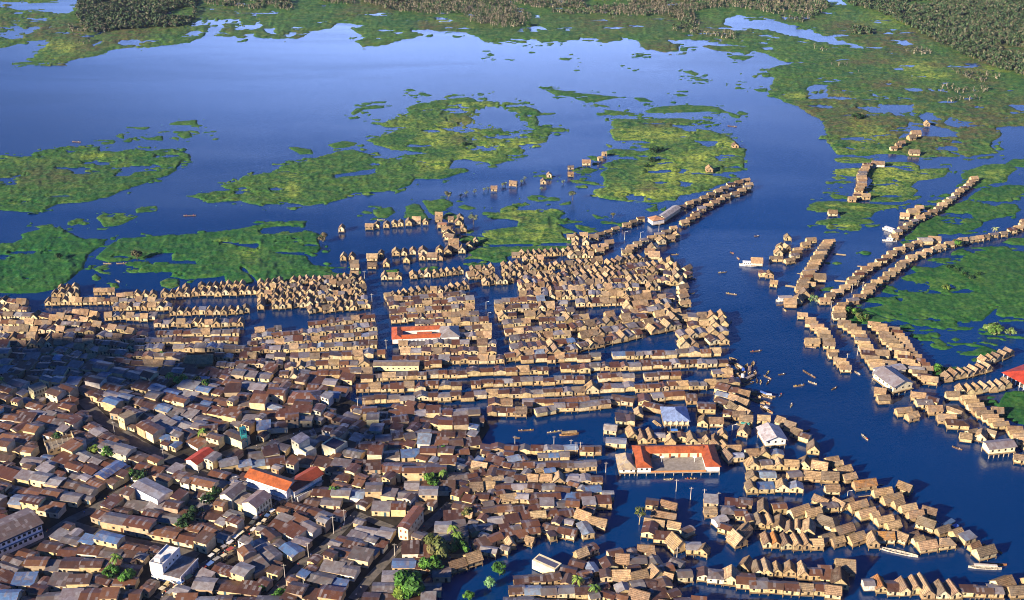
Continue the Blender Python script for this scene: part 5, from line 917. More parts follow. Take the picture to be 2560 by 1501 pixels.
wins(o, L, 2.0, 4, -4.5, 1.2, .8)
o, L = root_of('cream_balcony_house', 'cream two storey house with carved balconies in the corner block', 0, (89, 1005), (122, 993), 7)
b = MB(); b.box(-L/2, -3.5, .5, L/2, 3.5, 6.6, (.78, .68, .40)); b.build('wall', M['plaster'], o); deck(o, -L/2, -3.5, L/2, 3.5, 6.9, (.2, .18, .16), .28, 'roof', 'plaster')
for f in range(2): wins(o, L, 1.4 + f * 2.9, 5, -3.5, .8, 1.4, (.12, .08, .04)); wins(o, 6, 2 + f * 2.6, 2, 0, .7, 1, x0=-3, x1=3, side=-1, cx=-L/2)
o, L = root_of('red_tin_house', 'white house under a bright red tin roof at the road fork', 0, (466, 1172), (493, 1183), 13)
wing(o, 7.5, 12, .5, 4.4, R(20), 'y', (.42, .06, .03), (.80, .74, .60), 'tile', ov=.5)
o, L = root_of('white_terrace_house', 'white stepped house with silver roofed upper storey', 0, (731, 1134), (766, 1157), 6.5)
b = MB(); b.box(-L/2, -3.2, .5, L/2, 3.2, 5.0, (.80, .76, .62)); b.build('wall', M['plaster'], o)
b = MB(); b.box(-L/2, -3.2, 5, L/2 * .1, 3.2, 8.6, (.80, .74, .56)); b.build('upper_wall', M['plaster'], o)
moved(roof_mb(L * .55, 6.4, 8.6, R(6), .3, 'x', (.55, .55, .62), mono=True), -L * .225).build('roof', M['tin'], o)
b = MB(); b.box(L/2 * .1 + .01, -3.2, 5, L/2, -2.95, 5.8, CREAM); b.box(L/2 - .25, -2.94, 5, L/2, 3.2, 5.8, CREAM); b.build('parapet', M['plaster'], o); wins(o, L * .5, 6.4, 2, -3.2, .9, .9, x0=-L/2, x1=0)
o, L = root_of('flat_roofed_house', 'flat roofed cream house with dark sunken terrace', 0, (806, 1138), (840, 1152), 9)
b = MB(); b.box(-L/2, -4.5, .5, L/2, 4.5, 5.6, (.76, .68, .48)); b.build('wall', M['plaster'], o)
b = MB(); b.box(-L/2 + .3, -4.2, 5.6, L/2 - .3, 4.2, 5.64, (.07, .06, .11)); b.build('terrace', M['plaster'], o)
for q, (x0, y0, x1, y1) in enumerate(((-L/2, -4.5, L/2, -4.2), (-L/2, 4.2, L/2, 4.5), (-L/2, -4.2, -L/2 + .3, 4.2), (L/2 - .3, -4.2, L/2, 4.2))): b = MB(); b.box(x0, y0, 5.6, x1, y1, 6.4, (.80, .72, .50)); b.build('parapet', M['plaster'], o)
o, L = root_of('ochre_box_house', 'ochre box shaped house at the head of the canal street', 0, (299, 1070), (315, 1079), 7)
b = MB(); b.box(-L/2, -3.5, .5, L/2, 3.5, 7.2, (.74, .58, .30)); b.build('wall', M['plaster'], o); deck(o, -L/2, -3.5, L/2, 3.5, 7.4, (.25, .2, .15), .19, 'roof', 'plaster'); wins(o, L, 4.6, 2, -3.5)
# right bank and middle quarters
o, L = root_of('red_roofed_pavilion', 'red roofed white pavilion on columns at the east edge', 0, (2501, 950), (2562, 982), 22)
wing(o, L, 18, 3.2, 1.0, R(22), 'y', (.44, .05, .025), WHITE, 'tile', hip=True, ov=1.0)
for i in range(7): b = MB(); b.post(-L/2 + L * i / 6, -8.8, -.8, 3.2, .22, WHITE); b.build('column', M['paint'], o)
deck(o, -L/2, -9, L/2, 9, 1.0, (.3, .27, .24))
o, L = root_of('grey_gabled_landing', 'large grey gabled landing hall with cream front over the water', 0, (2231, 990), (2278, 979), 17)
wing(o, L, 17, 2.2, 3.4, R(22), 'y', (.30, .30, .35), (.80, .72, .50), 'tin', ov=.7); deck(o, -L/2 - .8, -9.3, L/2 + .8, 8.7, 2.2); piers(o, L, 17.6, 1.9, 4, 3); wins(o, L, 3.4, 3, -8.5, .9, 1.0); wins(o, 16, 3.6, 5, 0, .9, .9, x0=-8, x1=8, side=-1, cx=-L/2)
o, L = root_of('grey_cross_roof', 'low grey tin roof behind the landing hall', 0, (2196, 952), (2262, 940), 6)
wing(o, L, 6, 2.4, 2.2, R(12), 'x', (.42, .42, .47), (.74, .66, .48), 'tin', ov=.5); piers(o, L, 6, 2.4, 5)
o, L = root_of('cream_riverside_house', 'cream riverside house with grey ribbed roof on tall stilts', 0, (2470, 1147), (2534, 1140), 6.5)
wing(o, L, 6.5, 2.6, 3.2, R(20), 'x', (.27, .25, .28), (.80, .74, .52), 'tin', ov=.7); deck(o, -L/2 - .4, -4, L/2 + .4, 3.4, 2.6); piers(o, L, 7, 2.35, 6); wins(o, L, 3.6, 4, -3.25)
o, L = root_of('red_roofed_quadrangle', 'low school quadrangle with bright red roofs in the canal quarter', 0, (981, 866), (1101, 861), 15)
z0 = 1.6; RC = (.52, .12, .045)
wing(o, 5.6, 14.8, z0, 3.2, R(22), 'y', RC, WHITE, hip=True, ov=.5, dx=-L/2 + 3); wing(o, L - 6.2, 4.6, z0, 3.2, R(22), 'x', (.50, .11, .03), WHITE, ov=.5, dx=3, dy=-5.1); wing(o, L - 6.2, 4.6, z0, 3.2, R(22), 'x', (.50, .13, .05), WHITE, ov=.5, dx=3, dy=5.1)
deck(o, -L/2, -7.5, L/2, 7.5, z0, (.3, .12, .08)); wing(o, 8, 3, z0, 2.2, R(18), 'x', RC, CREAM, ov=.3, dx=5); wins(o, L, z0 + 1.2, 9, -7.4, 1.2, .9, (.25, .25, .3), x0=-L/2 + 6.5, x1=L/2)
o, L = root_of('grey_hipped_hall', 'grey hipped hall with white walls beside the red quadrangle', 0, (1103, 862), (1148, 860), 13)
wing(o, L, 13, 1.6, 3.6, R(25), 'y', (.33, .32, .33), WHITE, 'tin', hip=True, ov=.6); deck(o, -L/2, -6.6, L/2, 6.6, 1.6)
o, L = root_of('long_cream_warehouse', 'long low cream warehouse at the foot of the canal quarter', 0, (934, 932), (1047, 932), 6)
wing(o, L, 6, 1.0, 3.4, R(14), 'x', (.30, .25, .19), (.78, .68, .42), 'tin', ov=.3); wins(o, L, 2.2, 8, -3.0, .8, .7)
o, L = root_of('long_thatched_hall', 'long thatched hall in the shaded rows', 0, (463, 923), (530, 921), 9)
wing(o, L, 9, 1.0, 2.4, R(34), 'x', (.42, .31, .18), (.5, .4, .24), 'thatch', ov=.7, wm='wood')
o, L = root_of('brown_hipped_hall', 'broad rust brown hipped hall by the upper ditch', 0, (722, 1024), (798, 1022), 12)
wing(o, L, 12, .5, 3.8, R(20), 'x', (.17, .07, .04), (.5, .42, .34), 'tin', hip=True, ov=.6)
o, L = root_of('cream_narrow_block', 'narrow cream block with dark sunken roof by the lower creek', 0, (1330, 1424), (1386, 1449), 5.5)
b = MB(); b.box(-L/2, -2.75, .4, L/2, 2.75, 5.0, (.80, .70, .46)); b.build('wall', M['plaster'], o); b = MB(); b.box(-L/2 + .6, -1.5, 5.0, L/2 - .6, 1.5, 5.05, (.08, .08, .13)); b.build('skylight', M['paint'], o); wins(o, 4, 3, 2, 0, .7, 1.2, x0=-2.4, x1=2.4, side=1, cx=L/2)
o, L = root_of('white_chain_hall', 'white hall with orange roof midway along the double raft chain', 0, (1631, 568), (1660, 563), 7)
wing(o, L, 7, 1.6, 3.2, R(22), 'y', (.50, .26, .14), WHITE, 'tile', hip=True, ov=.5); deck(o, -L/2, -4, L/2, 3.6, 1.6)
o, L = root_of('grey_chain_hall', 'long grey roofed hall joined to the white chain hall', 0, (1662, 560), (1700, 534), 6)
wing(o, L, 6, 1.6, 3.0, R(20), 'x', (.46, .44, .44), CREAM, 'tin', ov=.5); deck(o, -L/2, -3.4, L/2, 3.2, 1.6)
# ------------------------------------------------------------------ trees
def crown_mb(n, rx, rz, leaf, cols, seed, clumps=9, flat=.75):
    r = random.Random(seed); b = MB(); cs = []
    for i in range(clumps):
        a = r.uniform(0, 6.283); e = r.uniform(-.35, 1); q = r.uniform(.35, .8)
        cs.append((rx * q * math.cos(a) * math.sqrt(max(0, 1 - e * e * .6)), rx * q * math.sin(a) * math.sqrt(max(0, 1 - e * e * .6)), rz * e * .6, r.uniform(.3, .52) * rx, r.choice(cols), r.uniform(.75, 1.3)))
    for i in range(n):
        cx, cy, cz, cr, c, g = r.choice(cs); v = Vector((r.gauss(0, 1), r.gauss(0, 1), r.gauss(0, 1))).normalized() * cr * r.uniform(.6, 1.05)
        p = Vector((cx + v.x, cy + v.y, cz + v.z * flat)); nrm = (v.normalized() + Vector((r.uniform(-.6, .6), r.uniform(-.6, .6), r.uniform(-.2, .8)))).normalized()
        u = nrm.orthogonal().normalized(); w_ = nrm.cross(u); s = leaf * r.uniform(.6, 1.4); a = r.uniform(0, 6.28); u, w_ = u * math.cos(a) + w_ * math.sin(a), w_ * math.cos(a) - u * math.sin(a)
        k_ = r.uniform(.75, 1.25) * g; cc = tuple(x * k_ for x in c)
        b.face([p - u * s, p + w_ * s * .55, p + u * s, p - w_ * s * .55], None, cc)
    return b
GREEN = [(.045, .13, .02), (.075, .19, .025), (.03, .09, .02), (.10, .22, .03)]
OLIVE = [(.09, .11, .03), (.13, .14, .05), (.06, .08, .025), (.16, .14, .06)]
DKG = [(.02, .06, .018), (.03, .085, .02), (.015, .045, .015)]
def tree(name, label, t, x, y, h, rx, cols, z=0.0, trunk=(.16, .12, .08), n=520, seed=None, group=None, rz=None):
    X, Y = (float(v) for v in G(*T(t, [(x, y)])[0])); o = empty(name, (X, Y, z)); tag(o, label, 'tree' if 'bush' not in name else 'bush', group)
    sd = seed or random.randrange(9999); rz = rz or rx * .8
    c = crown_mb(n, rx, rz, max(.32, rx * .16), cols, sd).build('crown', M['leaf'], o); c.location = (0, 0, h - rz * .75)
    b = MB(); r = random.Random(sd); b.beam((0, 0, -.5), (r.uniform(-.3, .3), r.uniform(-.3, .3), h * .5), .28, trunk, n=7, r2=.17)
    for k_ in range(5):
        a = r.uniform(0, 6.28); b.beam((0, 0, h * .42), (math.cos(a) * rx * .6, math.sin(a) * rx * .6, h - rz * r.uniform(.4, 1)), .13, trunk, n=5, r2=.04)
    b.build('trunk', M['wood'], o); return o
def palm(label, t, x, y, h, seed=0, cols=((.12, .20, .03), (.17, .26, .05), (.08, .15, .03))):
    X, Y = (float(v) for v in G(*T(t, [(x, y)])[0])); o = empty('palm_tree', (X, Y, 0)); tag(o, label, 'palm tree'); r = random.Random(seed)
    b = MB(); pts = [Vector((.25 * math.sin(i * .5), .12 * i, h * i / 5)) for i in range(6)]
    for i in range(5): b.beam(pts[i], pts[i + 1], .24 - .02 * i, (.30, .25, .18), n=7, r2=.22 - .02 * i)
    b.build('trunk', M['wood'], o); b = MB(); top = pts[-1]
    for k_ in range(15):
        a = k_ * 2.4 + r.uniform(-.2, .2); up = r.uniform(.1, 1.1); ln = r.uniform(2.4, 3.3); d = Vector((math.cos(a), math.sin(a), 0)); s = Vector((-d.y, d.x, 0)); q = [top + d * ln * u + Vector((0, 0, up * ln * u - 1.25 * ln * u * u)) for u in (0, .25, .5, .75, 1)]
        w_ = [.12, .5, .55, .4, .05]; c = r.choice(cols)
        for i in range(4):
            for sg in (-1, 1):
                dz = Vector((0, 0, -.22)); b.face([q[i], q[i] + s * sg * w_[i] + dz, q[i + 1] + s * sg * w_[i + 1] + dz, q[i + 1]][::sg], None, c)
    b.build('crown', M['leaf'], o); return o
tree('leafy_tree', 'bright green round tree beside the white tower house', 7, 880, 1375, 7, 4.2, GREEN[:2] + GREEN[3:], n=800)
tree('leafy_tree', 'green tree under the palm near the white tower house', 7, 775, 1345, 7, 3.6, GREEN, n=650)
palm('yellow green palm behind the bright round tree', 7, 805, 1300, 9, 3)
palm('pale palm in a yard beside the green tower house', 7, 1385, 400, 7, 5)
palm('palm at the west edge of the town', 7, 8, 60, 9, 6)
tree('leafy_tree', 'yellow green tree in the corner block yard', 7, 655, 500, 6, 3.4, [(.16, .22, .03), (.11, .2, .03)], n=500)
tree('leafy_tree', 'dark green tree beside the yellow green yard tree', 7, 735, 520, 6.5, 4, GREEN, n=650)
tree('leafy_tree', 'low green tree by the blue roofed shed', 7, 905, 655, 5, 2.6, GREEN, n=350)
tree('leafy_tree', 'dark wide tree behind the blue roofed shed', 7, 970, 665, 5.5, 3.6, DKG + OLIVE[:1], n=550)
tree('leafy_tree', 'dark tree inside the unfinished house yard', 7, 385, 410, 6, 3, DKG, n=450)
for i, (x, y, r_) in enumerate(((1470, 800, 3.4), (1420, 850, 3.2), (1340, 920, 3.6), (1290, 970, 3.4), (1250, 1010, 3.0))):
    tree('leafy_tree', '%s dark tree from the market end in the shaded avenue' % ORD[4 - i], 7, x, y, 6.5, r_, DKG, n=420, group='dark trees of the shaded avenue')
tree('leafy_tree', 'small bright tree behind the white yard wall', 8, 548, 765, 5.5, 2.8, GREEN, n=420)
tree('leafy_tree', 'large bright tree in the shaded block', 8, 1185, 710, 7.5, 4.0, [(.10, .20, .03), (.14, .24, .04), (.06, .14, .02)], n=800)
tree('leafy_tree', 'smaller bright tree touching the large one in the shaded block', 8, 1225, 730, 6, 3, GREEN, n=420)
palm('leaning palm beside the large bright tree', 8, 1275, 700, 8, 8)
tree('leafy_tree', 'dark green tree left in deep shade above the first lane', 8, 1005, 650, 6, 2.8, GREEN, n=400)
tree('spreading_tree', 'large olive tree with pale blossoms on the creek bank', 8, 1240, 1190, 10, 6.8, OLIVE, n=1900)
tree('leafy_tree', 'green tree between the olive tree and the creek', 8, 1205, 1300, 8, 4.6, GREEN, n=650)
tree('leafy_tree', 'narrow green tree at the foot of the olive tree', 8, 1150, 1300, 7, 3.6, GREEN, n=420)
tree('spreading_tree', 'largest bright green tree at the end of the last lane', 8, 1040, 1445, 10, 7.6, GREEN[:2] + [(.13, .2, .03)], n=2300)
palm('tall yellow green palm above the creek bank', 8, 1345, 1120, 11, 11, ((.2, .24, .05), (.14, .22, .04)))
palm('second palm leaning over the creek bank', 8, 1375, 1140, 9, 12)
tree('leafy_tree', 'bright tree under the two creek palms', 8, 1395, 1175, 6.5, 4.4, GREEN[:2], n=550)
tree('leafy_tree', 'lone round tree across the creek', 8, 1665, 1305, 5.5, 3.4, GREEN[:2], n=600)
tree('banana_bush', 'pale leaved bush on the creek shore', 8, 1600, 1395, 4.5, 3.0, [(.10, .24, .10), (.16, .3, .14)], n=380)
tree('round_bush', 'round bright bush at the bottom creek edge', 8, 1458, 1460, 3.6, 2.9, GREEN[:2] + GREEN[3:], n=520)
tree('leafy_tree', 'olive round tree in the stilt quarter', 8, 1448, 925, 5.5, 2.9, OLIVE, n=450)
tree('leafy_tree', 'low green tree in the rusty quarter', 8, 1262, 480, 5, 3.4, GREEN, n=500)
tree('round_bush', 'bright round bush at the bottom edge of the town', 8, 165, 1460, 4, 3.2, GREEN[:2], n=520)
tree('round_bush', 'dark bush left of the bright round bush', 8, 40, 1415, 3.6, 2.6, GREEN, n=380)
tree('leafy_tree', 'bright green tree in the long shaded row', 4, 1330, 1425, 6.5, 4.0, [(.08, .2, .03), (.12, .25, .04)], n=800)
tree('leafy_tree', 'olive green tree beside the bright one in the shaded row', 4, 1430, 1430, 6, 3.6, OLIVE[:2] + GREEN[:1], n=600)
tree('leafy_tree', 'wide low tree at the east end of the shaded row', 4, 1520, 1440, 5.5, 3.8, OLIVE[:2] + GREEN[:2], n=600)
palm('small pale palm at the west end of the shaded row', 4, 1245, 1405, 6, 14)
tree('leafy_tree', 'small green tree above the shaded row', 4, 1185, 1225, 4.5, 2.6, GREEN[:2], n=350)
tree('leafy_tree', 'low tree in a yard near the narrow ditch', 4, 480, 1030, 4.5, 3.0, DKG, n=380)
tree('bare_tree', 'thin olive tree standing in the middle creek', 9, 868, 960, 8.5, 3.0, OLIVE, n=330, trunk=(.4, .34, .24))
palm('bright palm in the dark yard at the lower edge', 9, 445, 1420, 7, 21, ((.2, .26, .05), (.14, .22, .04)))
palm('smaller palm right of the bright palm in the dark yard', 9, 562, 1465, 6, 22)
tree('flooded_tree', 'grey round tree in open water east of the narrow mats', 5, 976, 240, 7.5, 3.4, [(.09, .12, .08), (.13, .15, .10)], n=420)
tree('flooded_tree', 'grey tree at the tip of the square meadow', 5, 792, 58, 6.5, 3.2, [(.11, .12, .08), (.15, .15, .10)], n=380)
tree('flooded_tree', 'dark round tree in water below the large meadow', 5, 1705, 62, 7.5, 3.0, [(.06, .09, .05), (.11, .13, .08)], n=380)
tree('flooded_tree', 'small grey tree near the northern raft chain', 5, 1998, 190, 4, 2.2, OLIVE, n=220)
tree('flooded_tree', 'dark shady tree on the long western meadow', 4, 1005, 495, 6.5, 4.2, [(.05, .06, .03), (.08, .07, .04)], n=500)
tree('flooded_tree', 'low tree on the dark western meadow', 4, 440, 500, 5, 3.0, DKG, n=300)
tree('flooded_tree', 'brown tree beside the lone waterside hut', 4, 2365, 365, 6, 4.0, [(.10, .08, .05), (.12, .10, .06)], n=450)
tree('marsh_bush', 'broad bright shrub standing in the east backwater', 6, 2290, 1035, 6.5, 5.5, [(.12, .2, .05), (.08, .16, .03), (.2, .24, .1)], n=1100)
tree('marsh_bush', 'smaller shrub right of the broad backwater shrub', 6, 2418, 1050, 4, 3.4, [(.12, .2, .05), (.16, .22, .08)], n=450)
tree('leafy_tree', 'green tree growing between the curved raft chains', 6, 2022, 410, 5.5, 3.6, GREEN[:2] + OLIVE[:2], n=550)
tree('leafy_tree', 'pale scrub at the end of the middle raft chain', 6, 985, 800, 3.2, 3.4, [(.12, .2, .08), (.2, .24, .16)], n=400)
tree('leafy_tree', 'dark green bush beside the descending rafts', 6, 1880, 1325, 4.5, 4.2, GREEN, n=600)
tree('leafy_tree', 'green tangle at the edge of the broad meadow', 6, 1245, 895, 4, 4.2, GREEN, n=600)
tree('leafy_tree', 'long low thicket behind the lower curved chain', 6, 1330, 935, 3.4, 4.6, OLIVE[:2] + GREEN[:2], n=600)
for i, (x, y) in enumerate(((2020, 580), (2075, 610), (2120, 640), (2180, 615), (1960, 565))):
    tree('marsh_bush', '%s bush from the west in the line across the broad meadow' % ORD[i], 6, x, y, 2.8, 2.4, DKG + GREEN[:1], n=200, group='bushes on the broad meadow')
tree('marsh_bush', 'single dark bush casting a shadow on the broad meadow', 6, 1945, 715, 3.4, 2.8, [(.1, .15, .03)], n=250)
palm('pale palm by the far lower chain', 6, 2305, 325, 6, 31, ((.22, .26, .12), (.3, .32, .2)))
for i, (t, x, y, r_) in enumerate(((2, 2300, 1125, 4.4), (2, 2345, 1110, 3.6), (2, 2280, 1190, 3.6), (2, 2240, 1230, 3), (3, 1285, 880, 4.4), (3, 1320, 870, 3.4), (2, 1380, 195, 5), (2, 910, 1070, 3))):
    tree('marsh_bush', '%s dark bush counted from the west among the far meadows' % ORD[[2, 4, 1, 6, 5, 7, 3, 0][i]], t, x, y, r_ * 1.3, r_, DKG, n=260, group='dark bushes on the far meadows')
for i, (x, y) in enumerate(((885, 1442), (925, 1425), (985, 1412), (1055, 1402), (1085, 1395), (1190, 1366), (1210, 1360), (1330, 1342), (1352, 1322), (1475, 1395), (1636, 1345))):
    tree('marsh_bush', '%s small bush in the line of far lake huts' % ORD[i], 2, x, y, 2.6, 1.9, [(.12, .16, .08), (.16, .2, .12)], n=110, group='bushes standing among the far lake huts')
# ------------------------------------------------------------------ far forest: one mass of trees
FOREST = [(1, [(600, -60), (1480, -60), (1440, 60), (1430, 150), (1350, 200), (1000, 215), (800, 235), (690, 245), (600, 190), (560, 110)], .030, 0), (1, [(500, 200), (620, 190), (820, 245), (740, 290), (600, 340), (540, 300)], .012, 1), (1, [(1480, -60), (2080, -60), (2160, 80), (1950, 85), (1500, 40)], .022, 1), (1, [(2200, -60), (2600, -60), (2600, 40), (2400, 30)], .02, 1),
  (2, [(120, -60), (2600, -60), (2600, 200), (2300, 130), (1900, 110), (1600, 110), (1250, 20), (1280, 60), (1420, 130), (1330, 195), (1250, 215), (950, 170), (900, 100), (700, 115), (430, 95), (150, 20)], .024, 1), (3, [(-40, -60), (1080, -60), (1100, 60), (900, 175), (700, 110), (400, 60), (200, 70), (-40, 120)], .022, 1), (3, [(-40, 130), (200, 190), (500, 260), (900, 350), (1300, 400), (1700, 560), (1680, 600), (1400, 570), (1100, 480), (900, 380), (400, 310), (100, 240), (-40, 190)], .010, 1),
  (3, [(1230, -60), (2700, -60), (2700, 520), (2520, 560), (2300, 500), (2000, 380), (1700, 210), (1450, 90), (1240, 40)], .026, 0), (3, [(1560, 370), (1850, 380), (1830, 440), (1600, 420)], .014, 1), (3, [(1900, 640), (2260, 650), (2260, 740), (1920, 760)], .008, 1), (3, [(1250, 200), (1420, 230), (1400, 265), (1260, 250)], .014, 0), (2, [(1900, 120), (2600, 210), (2600, 260), (2100, 190)], .010, 1), (3, [(1950, 520), (2350, 560), (2300, 620), (1960, 570)], .010, 1)]
def forest():
    protos = []
    for k_ in range(14):
        r = random.Random(k_ + 50); pale = k_ >= 7; b = MB()
        cols = [(.045, .085, .04), (.07, .105, .05), (.03, .06, .032), (.10, .10, .07)] if not pale else [(.12, .12, .09), (.16, .145, .115), (.09, .115, .06), (.22, .19, .155)]  # muted crown greys also put distance haze into the colour
        rx = r.uniform(2.6, 4.6) if not pale else r.uniform(1.6, 3.0); h = r.uniform(3.2, 5.6)
        c = crown_mb(24 if not pale else 14, rx, rx * .8, rx * .42 if not pale else rx * .36, cols, k_, 6); b.add(c, Matrix.Translation((0, 0, h)))
        b.beam((0, 0, -.3), (r.uniform(-.4, .4), 0, h), .28, (.34, .29, .25) if pale else (.16, .13, .1), n=3)
        protos.append((np.array(b.v), b.f, b.c, pale))
    V, Fs, C = [], [], []; base = 0
    for t, poly, dens, pk in FOREST:
        g = np.array(gpoly(t, poly)); x0, y0 = g.min(0); x1, y1 = g.max(0); gp = [tuple(p) for p in g]
        n = int((x1 - x0) * (y1 - y0) * dens * 3.2)
        n = min(n, 34000)
        for _ in range(n):
            x, y = random.uniform(x0, x1), random.uniform(y0, y1)
            if not inpoly(x, y, gp): continue
            if float(vnoise(np.array([x]), np.array([y]), 34)[0]) < (.22 if dens > .015 else .45): continue
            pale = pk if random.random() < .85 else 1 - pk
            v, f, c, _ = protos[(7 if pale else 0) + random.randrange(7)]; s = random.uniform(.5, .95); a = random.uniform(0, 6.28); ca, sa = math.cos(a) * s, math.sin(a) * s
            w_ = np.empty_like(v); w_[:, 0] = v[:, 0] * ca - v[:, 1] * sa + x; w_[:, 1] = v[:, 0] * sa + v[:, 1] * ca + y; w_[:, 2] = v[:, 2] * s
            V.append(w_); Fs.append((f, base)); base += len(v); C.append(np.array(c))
    faces = [tuple(i + b0 for i in q) for f, b0 in Fs for q in f]; V = np.concatenate(V); C = np.concatenate(C)
    print('forest trees', len(Fs), 'faces', len(faces))
    Q = np.array([q for q in faces if len(q) == 4]); cc = np.concatenate([C, np.ones((len(C), 1))], 1)
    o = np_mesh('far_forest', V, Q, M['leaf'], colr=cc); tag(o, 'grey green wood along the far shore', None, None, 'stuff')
forest()
import re
# ------------------------------------------------------------------ build the houses
ROOFW = {'thatch': ['tan thatched', 'grey thatched', 'brown thatched']}
LANDMARKS = [(o.name.split('.')[0].replace('_', ' '), o.location.x, o.location.y) for o in col.objects if o.get('category') in ('building', 'tower')]
def adj_of(h):
    lum = sum(h['rc']) / 3
    if h['kind'] == 'thatched_house': return ('pale' if lum > .36 else 'dark' if lum < .24 else 'brown') + ' thatched house'
    return h['mat'] + (' roofed house' if h['kind'] == 'town_house' else ' tin stilt house')
def label_of(h): return adj_of(h) + ', ' + h['lab']
def shown(h): return -8 < h['px'][0] < 2568 and -8 < h['px'][1] < 1512
def set_labels():
    groups = {}
    for h in HOUSES:
        wh = h['where']; key = wh
        if h['kind'] == 'town_house' or 'fabric' in str(wh) or isinstance(wh, tuple):
            d = sorted((math.hypot(h['x'] - x, h['y'] - y), nm) for nm, x, y in LANDMARKS)
            if h['kind'] == 'town_house' or d[0][0] < 60 or 'fabric' in str(wh): key = ('near', d[0][1], h['kind']); h['dl'] = d[0][0]
        groups.setdefault(key, []).append(h)
    for key, L_ in groups.items():
        if isinstance(key, tuple) and key[0] == 'near':
            L_.sort(key=lambda h: h['dl']); 
            for i, h in enumerate(L_): h['lab'] = '%s closest to the %s' % (ordw(i), key[1])
        elif isinstance(key, tuple):
            L_.sort(key=lambda h: h['px'][0])
            for i, h in enumerate(L_): h['lab'] = '%s from left, %s row up of %s' % (ordw(i), ordw(key[1]), key[0].split(' the ', 1)[1] if ' the ' in key[0] else key[0])
        else:
            up = max(h['px'][1] for h in L_) - min(h['px'][1] for h in L_); ac = max(h['px'][0] for h in L_) - min(h['px'][0] for h in L_)
            if up * 1.6 > ac: L_.sort(key=lambda h: -h['px'][1]); w_ = 'from bottom'
            else: L_.sort(key=lambda h: h['px'][0]); w_ = 'from left'
            for i, h in enumerate(L_): h['lab'] = '%s %s %s' % (ordw(i), w_, key)
MK = {'thatch': 'thatch', 'tin': 'tin', 'wood': 'wood', 'plaster': 'plaster', 'tile': 'tile', 'paint': 'paint'}
for h in HOUSES:
    px, py = PX(h['x'], h['y'], 2.0); h['px'] = (float(px), float(py)); dep = h['y'] * CP + CAM_H * SP
    vis = -8 < px < 2568 and -8 < py < 1512
    h['size'] = (h['L'] * h['D']) ** .5 / dep if vis else -dep
set_labels()
HOUSES.sort(key=lambda h: -h['size'])
count = {}; seen_labels = {}; rest = {'thatched_house': [], 'tin_roofed_house': [], 'town_house': []}
for h in HOUSES:
    k = h['kind']; count[k] = count.get(k, 0) + 1
    if count[k] > 300 or h['size'] < 0: rest[k].append(h); continue
    lb = label_of(h); assert lb not in seen_labels or True
    while lb in seen_labels: seen_labels[lb] = 1; lb = lb + ' again'
    seen_labels[lb] = 1
    if len(re.findall(r"[A-Za-z0-9'-]+", lb)) > 16: print('LONG', lb)
    root = empty(k, (h['x'], h['y'], 0), h['rot']); tag(root, lb, 'house', {'thatched_house': 'thatched houses over the water', 'tin_roofed_house': 'tin roofed houses on stilts', 'town_house': 'town houses on the bank'}[k])
    detail = count[k] <= 150
    rf = None
    for nm, mb, mk in house_parts(h):
        if not detail and nm in ('stilt', 'window', 'door'): continue
        q = mb.build(nm, M[mk], rf if nm == 'ridge_cap' else root)
        if nm == 'roof': rf = q
def merge(name, L_, label):
    """one mesh of many small far houses"""
    slots = ['thatch', 'tin', 'wood', 'plaster', 'tile', 'paint']; V = []; Fc = []; U = []; C = []; S = []; base = 0
    for h in L_:
        c, s = math.cos(h['rot']), math.sin(h['rot'])
        for nm, mb, mk in house_parts(h):
            if nm == 'ridge_cap': continue
            v = np.array(mb.v); w_ = np.empty_like(v); w_[:, 0] = c * v[:, 0] - s * v[:, 1] + h['x']; w_[:, 1] = s * v[:, 0] + c * v[:, 1] + h['y']; w_[:, 2] = v[:, 2]
            V.append(w_); Fc += [tuple(i + base for i in f) for f in mb.f]; base += len(v); U += mb.uv; C += [(*q, 1) for q in mb.c]; S += [slots.index(mk)] * len(mb.f)
    if not V: return
    o = np_mesh(name, np.concatenate(V).tolist(), Fc, [M[s_] for s_ in slots], uv=U, colr=C, mi=S); tag(o, label, None, None, 'stuff')
merge('distant_thatched_houses', rest['thatched_house'], 'hundreds of small thatched houses in rows over the water')
merge('distant_tin_houses', rest['tin_roofed_house'], 'hundreds of small tin roofed stilt houses in dense rows')
merge('distant_town_houses', rest['town_house'], 'smaller rust roofed houses crowding the shaded far part of town')
print('merged', {k: len(v) for k, v in rest.items()})
